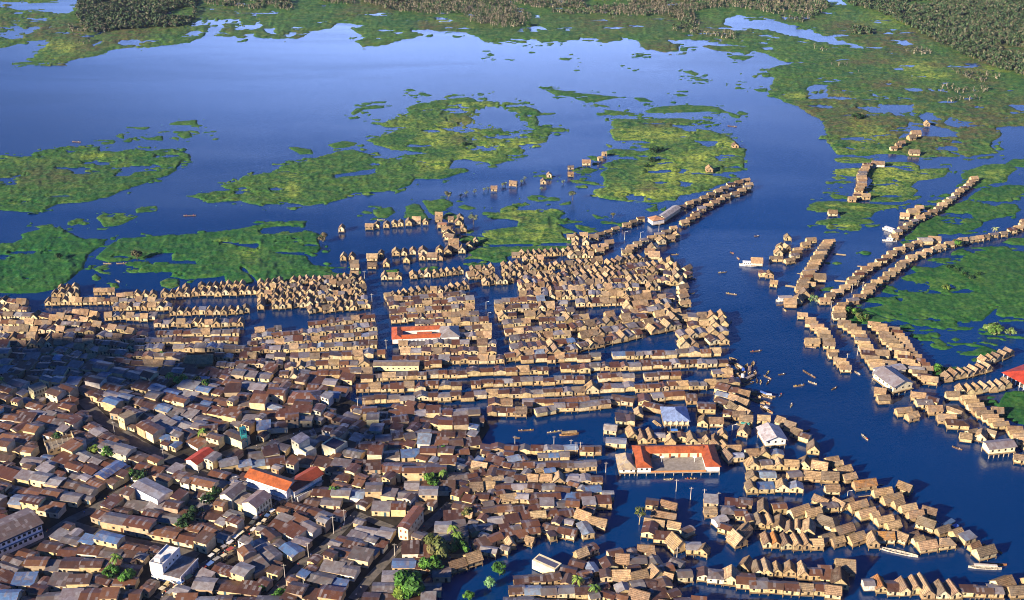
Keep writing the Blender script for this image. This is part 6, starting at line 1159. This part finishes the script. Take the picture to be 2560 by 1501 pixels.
# ------------------------------------------------------------------ people (one continuous skinned body each)
def body(kind):
    """seated paddler or standing figure, about life size, as one mesh"""
    if kind == 'stand':
        P = {'hip': (0, 0, .92), 'waist': (0, 0, 1.08), 'chest': (0, 0, 1.32), 'neck': (0, 0, 1.5), 'head': (0, -.02, 1.64), 'crown': (0, -.01, 1.74), 'ls': (.19, 0, 1.42), 'le': (.27, .02, 1.14), 'lw': (.28, -.1, .9), 'lf': (.28, -.14, .80), 'rs': (-.19, 0, 1.42), 're': (-.27, .0, 1.14), 'rw': (-.26, -.16, .94), 'rf': (-.25, -.2, .86),
             'lh': (.1, 0, .88), 'lk': (.12, -.04, .48), 'la': (.12, 0, .08), 'lt': (.12, -.16, .03), 'rh': (-.1, 0, .88), 'rk': (-.12, .06, .48), 'ra': (-.12, .1, .08), 'rt': (-.12, -.06, .03)}
    else:
        P = {'hip': (0, 0, .28), 'waist': (0, 0, .42), 'chest': (0, -.03, .66), 'neck': (0, -.05, .84), 'head': (0, -.08, .98), 'crown': (0, -.07, 1.08), 'ls': (.19, -.03, .76), 'le': (.3, -.18, .56), 'lw': (.2, -.42, .5), 'lf': (.16, -.5, .5), 'rs': (-.19, -.03, .76), 're': (-.3, -.18, .6), 'rw': (-.1, -.4, .66), 'rf': (-.04, -.47, .68),
             'lh': (.1, -.04, .26), 'lk': (.16, -.46, .42), 'la': (.14, -.62, .1), 'lt': (.14, -.78, .06), 'rh': (-.1, -.04, .26), 'rk': (-.16, -.46, .42), 'ra': (-.14, -.62, .1), 'rt': (-.14, -.78, .06)}
    RD = {'hip': .13, 'waist': .115, 'chest': .15, 'neck': .055, 'head': .10, 'crown': .07, 'ls': .06, 'le': .045, 'lw': .03, 'lf': .035, 'rs': .06, 're': .045, 'rw': .03, 'rf': .035, 'lh': .09, 'lk': .06, 'la': .04, 'lt': .035, 'rh': .09, 'rk': .06, 'ra': .04, 'rt': .035}
    E_ = [('hip', 'waist'), ('waist', 'chest'), ('chest', 'neck'), ('neck', 'head'), ('head', 'crown'), ('chest', 'ls'), ('ls', 'le'), ('le', 'lw'), ('lw', 'lf'), ('chest', 'rs'), ('rs', 're'), ('re', 'rw'), ('rw', 'rf'), ('hip', 'lh'), ('lh', 'lk'), ('lk', 'la'), ('la', 'lt'), ('hip', 'rh'), ('rh', 'rk'), ('rk', 'ra'), ('ra', 'rt')]
    ks = list(P); me = bpy.data.meshes.new('body'); me.from_pydata([P[k_] for k_ in ks], [(ks.index(a), ks.index(c)) for a, c in E_], [])
    o = bpy.data.objects.new('body', me); col.objects.link(o); md = o.modifiers.new('skin', 'SKIN')
    for i, k_ in enumerate(ks): me.skin_vertices[0].data[i].radius = (RD[k_],) * 2; me.skin_vertices[0].data[i].use_root = i == 0
    dg = bpy.context.evaluated_depsgraph_get(); ev = o.evaluated_get(dg); m2 = bpy.data.meshes.new_from_object(ev); bpy.data.objects.remove(o)
    m2.name = 'person'; hz = 1.5 if kind == 'stand' else .84; lz = .95 if kind == 'stand' else .34
    for nm, c in (('skin', (.28, .15, .09)),): pass
    m2.materials.clear()
    return m2, hz, lz
def skin_mats():
    r = []
    for nm, c in (('skin', (.30, .16, .10)), ('hair', (.02, .015, .012)), ('trousers', (.05, .06, .12))):
        m, n, l, b = mat(nm, .8, .2); b.inputs['Base Color'].default_value = (*c, 1); r.append(m)
    return r
SKN, HAIR, TRS = skin_mats()
SHIRTS = []
for nm, c in (('white', (.78, .76, .72)), ('red', (.55, .06, .04)), ('blue', (.08, .18, .5)), ('yellow', (.70, .5, .08)), ('pale', (.6, .5, .42))):
    m, n, l, b = mat('shirt_' + nm, .85, .15); b.inputs['Base Color'].default_value = (*c, 1); SHIRTS.append((nm, m))
BODY = {}
for kd in ('stand', 'sit'):
    m2, hz, lz = body(kd)
    for nm, sm in SHIRTS:
        c_ = m2.copy(); c_.name = 'person'
        for mm in (SKN, HAIR, TRS, sm): c_.materials.append(mm)
        for p in c_.polygons:
            z = p.center.z; x = abs(p.center.x)
            p.material_index = (1 if z > hz + .17 or (z > hz + .06 and p.center.y > -.02) else 0) if z > hz else (2 if z < lz and not (kd == 'stand' and x > .2) else (0 if x > (.24) and z < hz - .25 else 3))
            p.use_smooth = True
        BODY[kd, nm] = c_
pc = 0
def person(kd, x, y, z, rz, label, group, shirt=None):
    sh = shirt or random.choice(SHIRTS)[0]; o = bpy.data.objects.new('person', BODY[kd, sh]); col.objects.link(o); o.location = (x, y, z); o.rotation_euler = (0, 0, rz)
    tag(o, label.replace('SHIRT', sh), 'person', group); return o
# ------------------------------------------------------------------ boats
def hull(L, W, H, c, rise=.5, th=.06, inner=None):
    b = MB(); n = 14; st = []
    for i in range(n + 1):
        u = -1 + 2 * i / n; w_ = W / 2 * max(.03, (1 - abs(u) ** 2.6)) ; z = H + rise * abs(u) ** 3
        st.append((u * L / 2, w_, z))
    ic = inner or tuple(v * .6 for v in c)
    for i in range(n):
        (x0, w0, z0_), (x1, w1, z1_) = st[i], st[i + 1]
        for s in (-1, 1):
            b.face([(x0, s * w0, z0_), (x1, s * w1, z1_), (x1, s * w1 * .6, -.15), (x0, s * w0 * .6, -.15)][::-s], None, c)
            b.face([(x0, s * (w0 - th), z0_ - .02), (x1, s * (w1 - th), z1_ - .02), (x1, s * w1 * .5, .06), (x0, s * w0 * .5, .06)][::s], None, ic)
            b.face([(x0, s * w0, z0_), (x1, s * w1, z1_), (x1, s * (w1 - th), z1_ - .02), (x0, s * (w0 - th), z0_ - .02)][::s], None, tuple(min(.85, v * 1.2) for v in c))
        b.face([(x0, -w0 * .5, .06), (x1, -w1 * .5, .06), (x1, w1 * .5, .06), (x0, w0 * .5, .06)], None, ic)
    return b
def boat(name, label, t, x, y, deg, L, W=1.1, H=.45, c=(.30, .20, .12), roof=None, rc=(.45, .36, .24), n_people=0, cabin=None, group=None, cat='boat', rise=.45):
    X, Y = (float(v) for v in G(*T(t, [(x, y)])[0])); o = empty(name, (X, Y, 0), R(deg)); tag(o, label, cat, group)
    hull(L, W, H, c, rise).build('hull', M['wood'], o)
    for i in range(2 + int(L / 4)):
        xx = -L * .35 + L * .7 * i / (1 + int(L / 4)); b = MB(); b.box(xx - .12, -W * .42, H * .7, xx + .12, W * .42, H * .7 + .05, tuple(v * 1.2 for v in c), 0, True); b.build('thwart', M['wood'], o)
    if roof:
        b = MB(); x0, x1 = -L * roof / 2, L * roof / 2; seg = 6; zt = H + 1.25
        for i in range(seg):
            a0, a1 = math.pi * i / seg, math.pi * (i + 1) / seg
            q = [(x0, W * .5 * math.cos(a0), zt + .35 * math.sin(a0)), (x1, W * .5 * math.cos(a0), zt + .35 * math.sin(a0)), (x1, W * .5 * math.cos(a1), zt + .35 * math.sin(a1)), (x0, W * .5 * math.cos(a1), zt + .35 * math.sin(a1))]
            b.face(q, [(0, 0), (x1 - x0, 0), (x1 - x0, .5), (0, .5)], rc); b.face([(p[0], p[1], p[2] - .05) for p in reversed(q)], None, rc)
        b.build('canopy', M['thatch'] if rc[2] < .3 and rc[0] > .3 else M['paint'], o)
        for sx in (x0 + .1, x1 - .1):
            for s in (-1, 1): b = MB(); b.post(sx, s * W * .46, H * .8, zt + .05, .04, (.3, .22, .14)); b.build('canopy_post', M['wood'], o)
    if cabin:
        b = MB(); x0, x1 = -L * cabin / 2, L * cabin / 2; b.box(x0, -W * .38, H, x1, W * .38, H + 1.9, (.80, .79, .76), 0); b.build('cabin', M['paint'], o)
        b = MB(); b.box(x0 - .3, -W * .46, H + 1.9, x1 + .3, W * .46, H + 2.0, rc, 0, True); b.build('cabin_roof', M['paint'], o)
        for i in range(max(2, int((x1 - x0) / 1.4))): b = MB(); xx = x0 + .6 + 1.3 * i; b.box(xx, -W * .38 - .03, H + .9, xx + .7, -W * .38, H + 1.5, DARK, 0, True); b.build('window', M['paint'], o)
    for i in range(n_people):
        u = (-.28 + .56 * i / max(1, n_people - 1)) * L if n_people > 1 else L * .2
        person('sit', X + math.cos(R(deg)) * u, Y + math.sin(R(deg)) * u, .1, R(deg) + math.pi / 2, '%s person, SHIRT shirt, %s' % (['first', 'second', 'third', 'fourth'][i], label), 'people seated in boats')
    return o
CANOES = [(6, 375, 750, -22, 6, 2, 'long canoe in mid channel level with the raft chain tip'), (6, 310, 592, 10, 5, 2, 'canoe with two people above the mid channel'), (6, 555, 1170, 10, 6, 2, 'lone canoe in the open channel beside the outermost raft chain'), (6, 640, 1330, 60, 4.5, 1, 'canoe pointing away from the river market'), (6, 640, 1362, -50, 4.5, 1, 'canoe crossing near the river market'), (6, 643, 1398, 65, 4.5, 1, 'nearest canoe off the river market'),
  (6, 590, 1398, 80, 4, 1, 'canoe close beside the river market'), (6, 562, 1388, 85, 4.5, 0, 'empty dark canoe beside the river market'), (6, 745, 1340, 12, 3.6, 1, 'small canoe east of the river market'), (6, 945, 1338, -58, 8.5, 1, 'long dark canoe between the market and the rafts'), (6, 970, 1402, -40, 4.5, 1, 'canoe just below the long dark canoe'), (6, 870, 1420, 18, 5.5, 2, 'slim canoe in the channel west of the landing hall'), (6, 1130, 1442, 40, 4, 1, 'canoe by the landing hall posts'), (6, 1298, 1330, -60, 4, 1, 'canoe between two raft chains'),
  (6, 370, 960, 65, 4, 1, 'canoe under the thatched point'), (6, 85, 748, 15, 3.6, 1, 'canoe beside the river quay'), (6, 95, 640, -20, 3.2, 1, 'canoe off the river side roofs'), (6, 425, 490, -70, 3, 1, 'small canoe above the white ferry'), (6, 380, 450, -50, 3, 1, 'farthest small canoe above the white ferry'), (6, 562, 326, 10, 3.4, 1, 'tiny canoe in the wide upper channel'), (6, 765, 868, -70, 3.4, 1, 'pale canoe below the white houseboat'), (6, 733, 832, 4, 4, 0, 'empty canoe moored below the white houseboat'),
  (10, 210, 16, 10, 5.5, 2, 'canoe with two people in the lower channel'), (10, 450, 36, 35, 4, 1, 'canoe near the east bank of the lower channel'), (10, 84, 82, 60, 3.6, 2, 'wide canoe near the stilt cluster'), (10, 158, 150, 70, 4, 1, 'canoe south of the wide canoe'), (10, 660, 368, -70, 5, 2, 'motor canoe trailing a wake in the lower channel'), (10, 1290, 442, -40, 4.5, 1, 'red canoe off the east bank'), (10, 262, 325, 20, 4, 1, 'canoe tied beside the bend rafts'),
  (9, 95, 320, 4, 7, 2, 'thin canoe in the lagoon'), (9, 290, 330, 14, 7, 3, 'pale canoe in the lagoon beside the roofed boat'), (9, 30, 372, -14, 3.2, 0, 'empty canoe near the lagoon bank'), (9, 1068, 656, 0, 4, 1, 'canoe before the courtyard school'), (9, 1220, 651, 0, 5, 3, 'canoe with three people before the courtyard school'), (5, 2452, 462, 4, 4.5, 1, 'canoe off the root of the raft chain'), (3, 382, 928, -20, 7, 1, 'distant boat in the upper channel'), (4, 1390, 176, 2, 8, 2, 'long canoe on the western lake'),
  (4, 862, 656, -40, 4, 1, 'canoe below the small round mats'), (4, 890, 526, 5, 6, 1, 'canoe beside the twin pond meadow'), (1, 560, 1042, -12, 7, 1, 'distant canoe on the open lake'), (5, 300, 208, 0, 5, 1, 'canoe behind the outlying row'), (4, 786, 528, -8, 5, 1, 'canoe at the tip of the twin pond meadow')]
for t, x, y, a, L_, np_, lb in CANOES: boat('canoe', lb, t, x, y, a, L_ * 1.15, 1.0, .38, jc(random.choice([(.36, .27, .18), (.5, .42, .32), (.22, .15, .1)])), n_people=np_, group='canoes on the water', cat='canoe')
boat('roofed_boat', 'long roofed passenger boat in the lagoon', 9, 390, 350, 8, 10, 2.0, .7, (.46, .28, .14), .8, (.55, .42, .25))
boat('long_boat', 'very long white boat with red inside moored at the raft rows', 10, 885, 1155, -22, 17, 2.2, .8, (.78, .74, .68), None)
boat('long_boat', 'long ribbed white boat moored below the last raft', 10, 1480, 1262, -6, 14, 1.8, .7, (.70, .66, .60), .7, (.55, .48, .42))
boat('long_boat', 'orange brown boat behind the ribbed boat', 10, 1565, 1238, -4, 8, 1.2, .5, (.46, .22, .09))
boat('covered_boat', 'blue canopied boat with curved bow at the outer rafts', 10, 1228, 972, 36, 10, 2.6, .8, (.50, .40, .30), .7, (.07, .12, .22))
boat('covered_boat', 'brown boat with blue tarp beside the blue canopied boat', 10, 1275, 992, 30, 7, 2.2, .6, (.34, .22, .15), .4, (.05, .12, .42))
boat('long_boat', 'pale boat moored behind the grey tin raft', 10, 1378, 1060, -34, 8, 1.4, .5, (.48, .36, .24))
boat('long_boat', 'dark narrow boat off the last raft', 10, 1530, 1130, -45, 9, 1.3, .5, (.24, .20, .16), n_people=1)
boat('covered_boat', 'blue boat moored under the blue roofed hall', 9, 1105, 335, 2, 7, 2.0, .6, (.5, .4, .3), .5, (.06, .2, .6))
boat('covered_boat', 'teal hulled boat beside the white roofed hall', 9, 1590, 290, -20, 9, 2.2, .7, (.40, .34, .24), .5, (.05, .30, .26))
boat('ferry', 'white two decked ferry moored alone in mid channel', 6, 500, 542, -8, 12, 3.4, 1.0, (.80, .80, .80), None, (.82, .82, .82), cabin=.6)
boat('ferry', 'broad white houseboat moored at the raft tip', 6, 770, 800, 4, 12, 4.2, 1.0, (.72, .68, .62), None, (.34, .28, .26), cabin=.7)
boat('ferry', 'white ferry beside the straight raft chain', 6, 1532, 288, -48, 11, 2.6, .8, (.80, .79, .78), None, (.76, .72, .72), cabin=.6)
boat('ferry', 'low white boat at the root of the straight raft chain', 6, 1535, 362, -8, 10, 2.6, .7, (.76, .76, .78), None, (.5, .5, .55), cabin=.4)
MK_ = [(820, 480, -62, 9, .5, (.30, .26, .26)), (880, 590, -30, 10, .3, (.5, .42, .3)), (985, 560, -35, 7, 0, (.4, .3, .2)), (1010, 450, -50, 7, 0, (.46, .36, .24)), (1060, 520, -60, 9, .4, (.62, .50, .34)), (1112, 575, 85, 7, .5, (.06, .14, .5)), (1100, 690, 80, 8, .6, (.78, .78, .72)), (1222, 560, 78, 9, .6, (.26, .17, .12)), (1278, 440, 70, 6, 0, (.4, .3, .22)), (1225, 700, 40, 11, .6, (.28, .22, .18)), (918, 720, 84, 7, .6, (.56, .34, .30)), (1012, 750, 86, 7, .5, (.07, .16, .5)), (1180, 785, 24, 9, 0, (.5, .38, .22)),
       (1275, 960, -46, 11, .55, (.5, .24, .12)), (1470, 980, -44, 11, .4, (.08, .16, .45)), (1560, 1010, -10, 7, .4, (.7, .7, .72)), (1330, 1080, -40, 11, 0, (.55, .42, .30)), (1450, 1095, -38, 9, 0, (.42, .30, .2)), (1520, 1240, -55, 9, .3, (.5, .5, .5)), (1155, 480, 60, 6, 0, (.42, .32, .2)), (930, 350, -40, 5, 0, (.3, .2, .15)), (840, 395, -34, 6, 0, (.4, .4, .4)), (1000, 640, -30, 7, .3, (.5, .40, .28)), (1315, 600, 80, 6, 0, (.7, .7, .66))]
for i, (x, y, a, L_, rf, rc) in enumerate(MK_):
    cw = 'blue' if rc[2] > .4 and rc[0] < .2 else 'white' if min(rc) > .6 else 'dark' if rc[0] < .32 else 'tan'
    boat('market_boat', '%s %s %s counted from the west at the river market' % (ordw(sorted(range(len(MK_)), key=lambda q: MK_[q][0]).index(i)), cw, 'canopied boat' if rf else 'open boat'), 0, 1700 + x / 7.04, 850 + y / 7.04, a, L_, 1.9, .6, jc((.48, .36, .22)), rf or None, rc, n_people=random.choice([0, 1, 2]), group='boats crowding the river market')
# ------------------------------------------------------------------ log rafts and plank jetties
def logs(label, t, p0, p1, w_, name='log_raft'):
    (a, c) = T(t, [p0, p1]); A = [float(v) for v in G(*a)]; B_ = [float(v) for v in G(*c)]; o = empty(name, (A[0], A[1], 0), math.atan2(B_[1] - A[1], B_[0] - A[0])); L_ = math.dist(A, B_); tag(o, label, 'raft' if name == 'log_raft' else 'jetty')
    n_ = max(2, int(w_ / .5))
    for i in range(n_):
        y = -w_ / 2 + w_ * (i + .5) / n_; b = MB(); b.beam((jit(-.4, .4), y, .12), (L_ + jit(-.8, .8), y + jit(-.2, .2), .12), .2, jc((.46, .36, .24), .25), n=6); b.build('log' if name == 'log_raft' else 'plank', M['wood'], o)
logs('log raft jutting west from the middle raft chain', 6, (770, 688), (860, 700), 2.4); logs('short log raft above the long one at the middle chain', 6, (860, 598), (900, 606), 1.2); logs('log raft east of the middle raft chain', 6, (1120, 455), (1210, 465), 2.0); logs('log raft left of the upper curved chain', 6, (1130, 652), (1215, 658), 2.0)
logs('driftwood raft beside the twin chains', 6, (1300, 545), (1350, 548), 1.4); logs('log raft at the outermost chain', 6, (920, 1130), (990, 1138), 3.0)
logs('plank jetty beside the bend rafts', 10, (330, 545), (430, 600), 1.4, 'plank_jetty'); logs('timber raft before the outer raft line', 10, (690, 690), (790, 690), 1.0); logs('plank jetty west of the blue roofed hall', 9, (965, 255), (1010, 290), 2.2, 'plank_jetty'); logs('floating boom below the outer raft line', 10, (620, 775), (700, 765), .8)
# ------------------------------------------------------------------ poles and lamps
def pole(t, x, y, h, label, lamp=False, cross=True):
    X, Y = (float(v) for v in G(*T(t, [(x, y)])[0])); nm = 'street_lamp' if lamp else 'utility_pole'; o = empty(nm, (X, Y, 0)); tag(o, label, 'lamp post' if lamp else 'pole', 'poles standing in streets and canals')
    b = MB(); b.beam((0, 0, -.8), (0, 0, h), .17, (.55, .50, .44), n=8, r2=.11); b.build('post', M['plaster'], o)
    if lamp: b = MB(); b.beam((0, 0, h - .1), (1.5, -.2, h + .45), .06, (.6, .6, .6), n=6); am = b.build('arm', M['paint'], o); b = MB(); b.box(1.2, -.4, h + .35, 1.9, -.05, h + .5, (.75, .75, .72), 0, True); b.build('lamp_head', M['paint'], am)
    elif cross: b = MB(); b.box(-1.0, -.06, h - .7, 1.0, .06, h - .55, (.4, .35, .3), 0, True); b.build('crossarm', M['paint'], o)
POLES = [(8, 532, 1030, 10, 0, 'tall pole at the top of the first lane'), (8, 607, 970, 9, 0, 'pole by the ruined yard above the first lane'), (8, 360, 1190, 8.5, 0, 'pole half way down the first lane'), (8, 200, 1340, 8.5, 0, 'pole at the foot of the first lane'), (8, 330, 1420, 8, 0, 'pole near the bottom edge beside the first lane'), (8, 948, 1180, 7, 0, 'pole half way down the last lane'), (8, 252, 850, 7.5, 0, 'white pole at the market street head'), (7, 785, 350, 8, 0, 'T-shaped pole at the canal street'), (7, 1122, 535, 8, 0, 'pole low on the canal street'), (7, 1360, 640, 7, 0, 'pole at the end of the canal street'),
  (7, 422, 130, 8, 0, 'tall mast by the upper canal street'), (7, 488, 150, 7, 0, 'short pole by the upper canal street'), (7, 1395, 885, 7, 1, 'lamp over the shaded avenue'), (7, 1600, 720, 7, 1, 'lamp beside the striped gabled hall'), (9, 20, 425, 6, 0, 'first pole in the lagoon from the west'), (9, 286, 425, 6, 0, 'second pole in the lagoon from the west'), (9, 402, 450, 6, 0, 'third pole in the lagoon from the west'), (9, 435, 490, 8, 0, 'pole on the jetty gap'), (9, 466, 490, 8, 0, 'pole next to the lagoon jetty'), (9, 640, 605, 6, 0, 'pole in the creek before the pier hall'), (9, 1120, 735, 7, 0, 'pole beside the lone white roofed hut'), (9, 1218, 790, 7, 0, 'pole beside the rust roofed hut'), (9, 1310, 790, 6, 0, 'pole between the huts in the channel'), (9, 1408, 800, 5, 0, 'pole by the grey hipped hut'),
  (9, 1500, 350, 6, 1, 'lamp in the water near the white roofed hall'), (9, 1125, 1190, 6, 0, 'pole on the middle creek islet'), (6, 1220, 1250, 6, 0, 'pole in water beside the descending raft chain'), (6, 1298, 1200, 5, 0, 'pole between the raft chains'), (6, 1300, 700, 5, 0, 'pole in the canal between the curved chains'), (6, 1258, 740, 6, 0, 'second pole in the canal between the curved chains'), (6, 1106, 860, 6, 0, 'pole below the curved chains'), (6, 1338, 700, 4, 0, 'short pole between the curved chains'), (5, 180, 640, 6, 0, 'pole in the wide canal mouth'), (5, 236, 820, 7, 0, 'pole in the narrow canal'), (5, 562, 750, 6, 0, 'pole behind the first gabled row'), (5, 912, 690, 6, 0, 'pole near the long canal row'), (5, 2085, 350, 6, 1, 'lamp between the double raft chains'), (5, 2200, 355, 6, 1, 'second lamp between the double raft chains'), (5, 2062, 470, 6, 0, 'pole at the root of the raft chains'), (5, 2335, 290, 6, 0, 'pole before the white chain hall'),
  (5, 340, 1160, 7, 0, 'pole at the bottom of the narrow canal'), (5, 1085, 940, 5, 1, 'lamp along the slanting canal'), (5, 1070, 860, 5, 1, 'upper lamp along the slanting canal'), (8, 697, 185, 8, 0, 'left pole before the brown market row'), (8, 742, 185, 8, 0, 'right pole before the brown market row'), (10, 540, 780, 4, 1, 'lamp by the middle raft line'), (10, 1075, 170, 5, 0, 'pole behind the east landing')]
for t, x, y, h, lp_, lb in POLES: pole(t, x, y, h, lb, bool(lp_))
# ------------------------------------------------------------------ the market street: awnings and people
def stall(x, y, rz, c, label):
    o = empty('market_stall', (x, y, .55), rz); tag(o, label, 'market stall', 'stalls along the market street')
    w_, d = jit(2.0, 3.4), jit(1.6, 2.4); b = MB(); z = 2.2; b.box(-w_/2, -d/2, z, w_/2, d/2, z + .06, c, 0, True); b.build('awning', M['paint'], o)
    for sx in (-1, 1):
        for sy in (-1, 1): b = MB(); b.post(sx * (w_/2 - .1), sy * (d/2 - .1), 0, z, .04, (.35, .28, .2)); b.build('leg', M['wood'], o)
    b = MB(); b.box(-w_/2 + .2, -d/2 + .2, .75, w_/2 - .2, d/2 - .2, .82, (.35, .26, .16), 0, True); b.build('table_top', M['wood'], o)
AC = [('cream', (.74, .64, .40)), ('white', (.76, .73, .66)), ('cream', (.66, .56, .36)), ('orange', (.46, .24, .12)), ('red', (.36, .07, .05)), ('blue', (.10, .18, .40)), ('yellow', (.64, .52, .24)), ('grey', (.3, .29, .27))]
ms = STREETS[2][0]; ns = 0; lens = [math.dist(ms[i], ms[i + 1]) for i in range(len(ms) - 1)]; tot = sum(lens)
def along(s):
    for i, l_ in enumerate(lens):
        if s <= l_: u = s / l_; return ms[i][0] + (ms[i+1][0] - ms[i][0]) * u, ms[i][1] + (ms[i+1][1] - ms[i][1]) * u, math.atan2(ms[i+1][1] - ms[i][1], ms[i+1][0] - ms[i][0])
        s -= l_
    return ms[-1][0], ms[-1][1], 0
s_ = 4.0
while s_ < tot - 3 and ns < 60:
    x, y, a = along(s_)
    for sd in (-1, 1):
        if random.random() < .72:
            k_, c = random.choice(AC); off = sd * jit(1.6, 2.6); stall(x - math.sin(a) * off, y + math.cos(a) * off, a + jit(-.2, .2), jc(c), '%s awning stall on the %s side, %s from the bottom of market street' % (k_, 'west' if sd > 0 else 'east', ordw(int(s_ / 3.4)))); ns += 1
    s_ += jit(3.4, 4.4)
for i in range(56):
    x, y, a = along(tot * (i + .5) / 56); off = jit(-1.4, 1.4)
    person('stand', x - math.sin(a) * off, y + math.cos(a) * off, .56, jit(0, 6.28), 'person in SHIRT shirt walking %s from the bottom of market street' % ordw(i), 'people walking in market street')
for q, (g, hw) in enumerate([STREETS[i] for i in (1, 3, 4, 6)]):
    nm = ['the west street', 'the first lane', 'the last lane', 'the north street'][q]
    for i in range(9):
        j = random.randrange(len(g) - 1); u = random.random(); x = g[j][0] + (g[j+1][0] - g[j][0]) * u; y = g[j][1] + (g[j+1][1] - g[j][1]) * u
        person('stand', x + jit(-1, 1), y + jit(-1, 1), .56, jit(0, 6.28), 'person in SHIRT shirt walking in %s' % nm, 'people walking in ' + nm)
# ------------------------------------------------------------------ unseen clouds added to shade the west of the town
def cloud(t, px, py, rx, ry, H_, seed):
    gx, gy = (float(v) for v in G(*T(t, [(px, py)])[0])); s = H_ / sun_to.z; c = Vector((gx, gy, 0)) + sun_to * s; r = random.Random(seed); b = MB()
    import bmesh
    bm = bmesh.new()
    for i in range(34):
        a = r.uniform(0, 6.28); q = math.sqrt(r.random()); x, y = rx * q * math.cos(a), ry * q * math.sin(a); rad = r.uniform(.16, .34) * min(rx, ry) * 1.6 * (1.15 - q * .6)
        bmesh.ops.create_icosphere(bm, subdivisions=3, radius=rad, matrix=Matrix.Translation((x, y, r.uniform(0, rad * .5))) @ Matrix.Diagonal((1.3, 1.0, .6, 1)))
    for v in bm.verts:
        nz_ = float(fbm(np.array([v.co.x + v.co.z]), np.array([v.co.y - v.co.z]), 9, 3)[0]) - .5; v.co += v.normal * nz_ * 5
    me = bpy.data.meshes.new('cloud'); bm.to_mesh(me); bm.free(); m, n, l, bb = mat('cloud_white', 1, 0); bb.inputs['Base Color'].default_value = (.8, .8, .8, 1); me.materials.append(m)
    o = bpy.data.objects.new('cloud', me); col.objects.link(o); o.location = c; o['kind'] = 'structure'; o['label'] = 'low white cloud casting shade on the town'
cloud(0, 235, 915, 88, 30, 420, 3)
cloud(0, 880, 1085, 34, 14, 420, 8)
cloud(0, 50, 915, 60, 22, 420, 12)

# ------------------------------------------------------------------ the air
b = MB(); b.box(-9200, -3200, -1.0, 9200, 16200, 345.0, bottom=True)
m = bpy.data.materials.new('haze'); m.use_nodes = True; n = m.node_tree.nodes; n.clear()
out = n.new('ShaderNodeOutputMaterial'); pv = n.new('ShaderNodeVolumePrincipled'); pv.inputs['Color'].default_value = (.55, .68, 1.0, 1)
pv.inputs['Density'].default_value = HAZE; pv.inputs['Anisotropy'].default_value = 0.0
m.node_tree.links.new(pv.outputs[0], out.inputs['Volume'])
o = b.build('haze', m); o['kind'] = 'stuff'
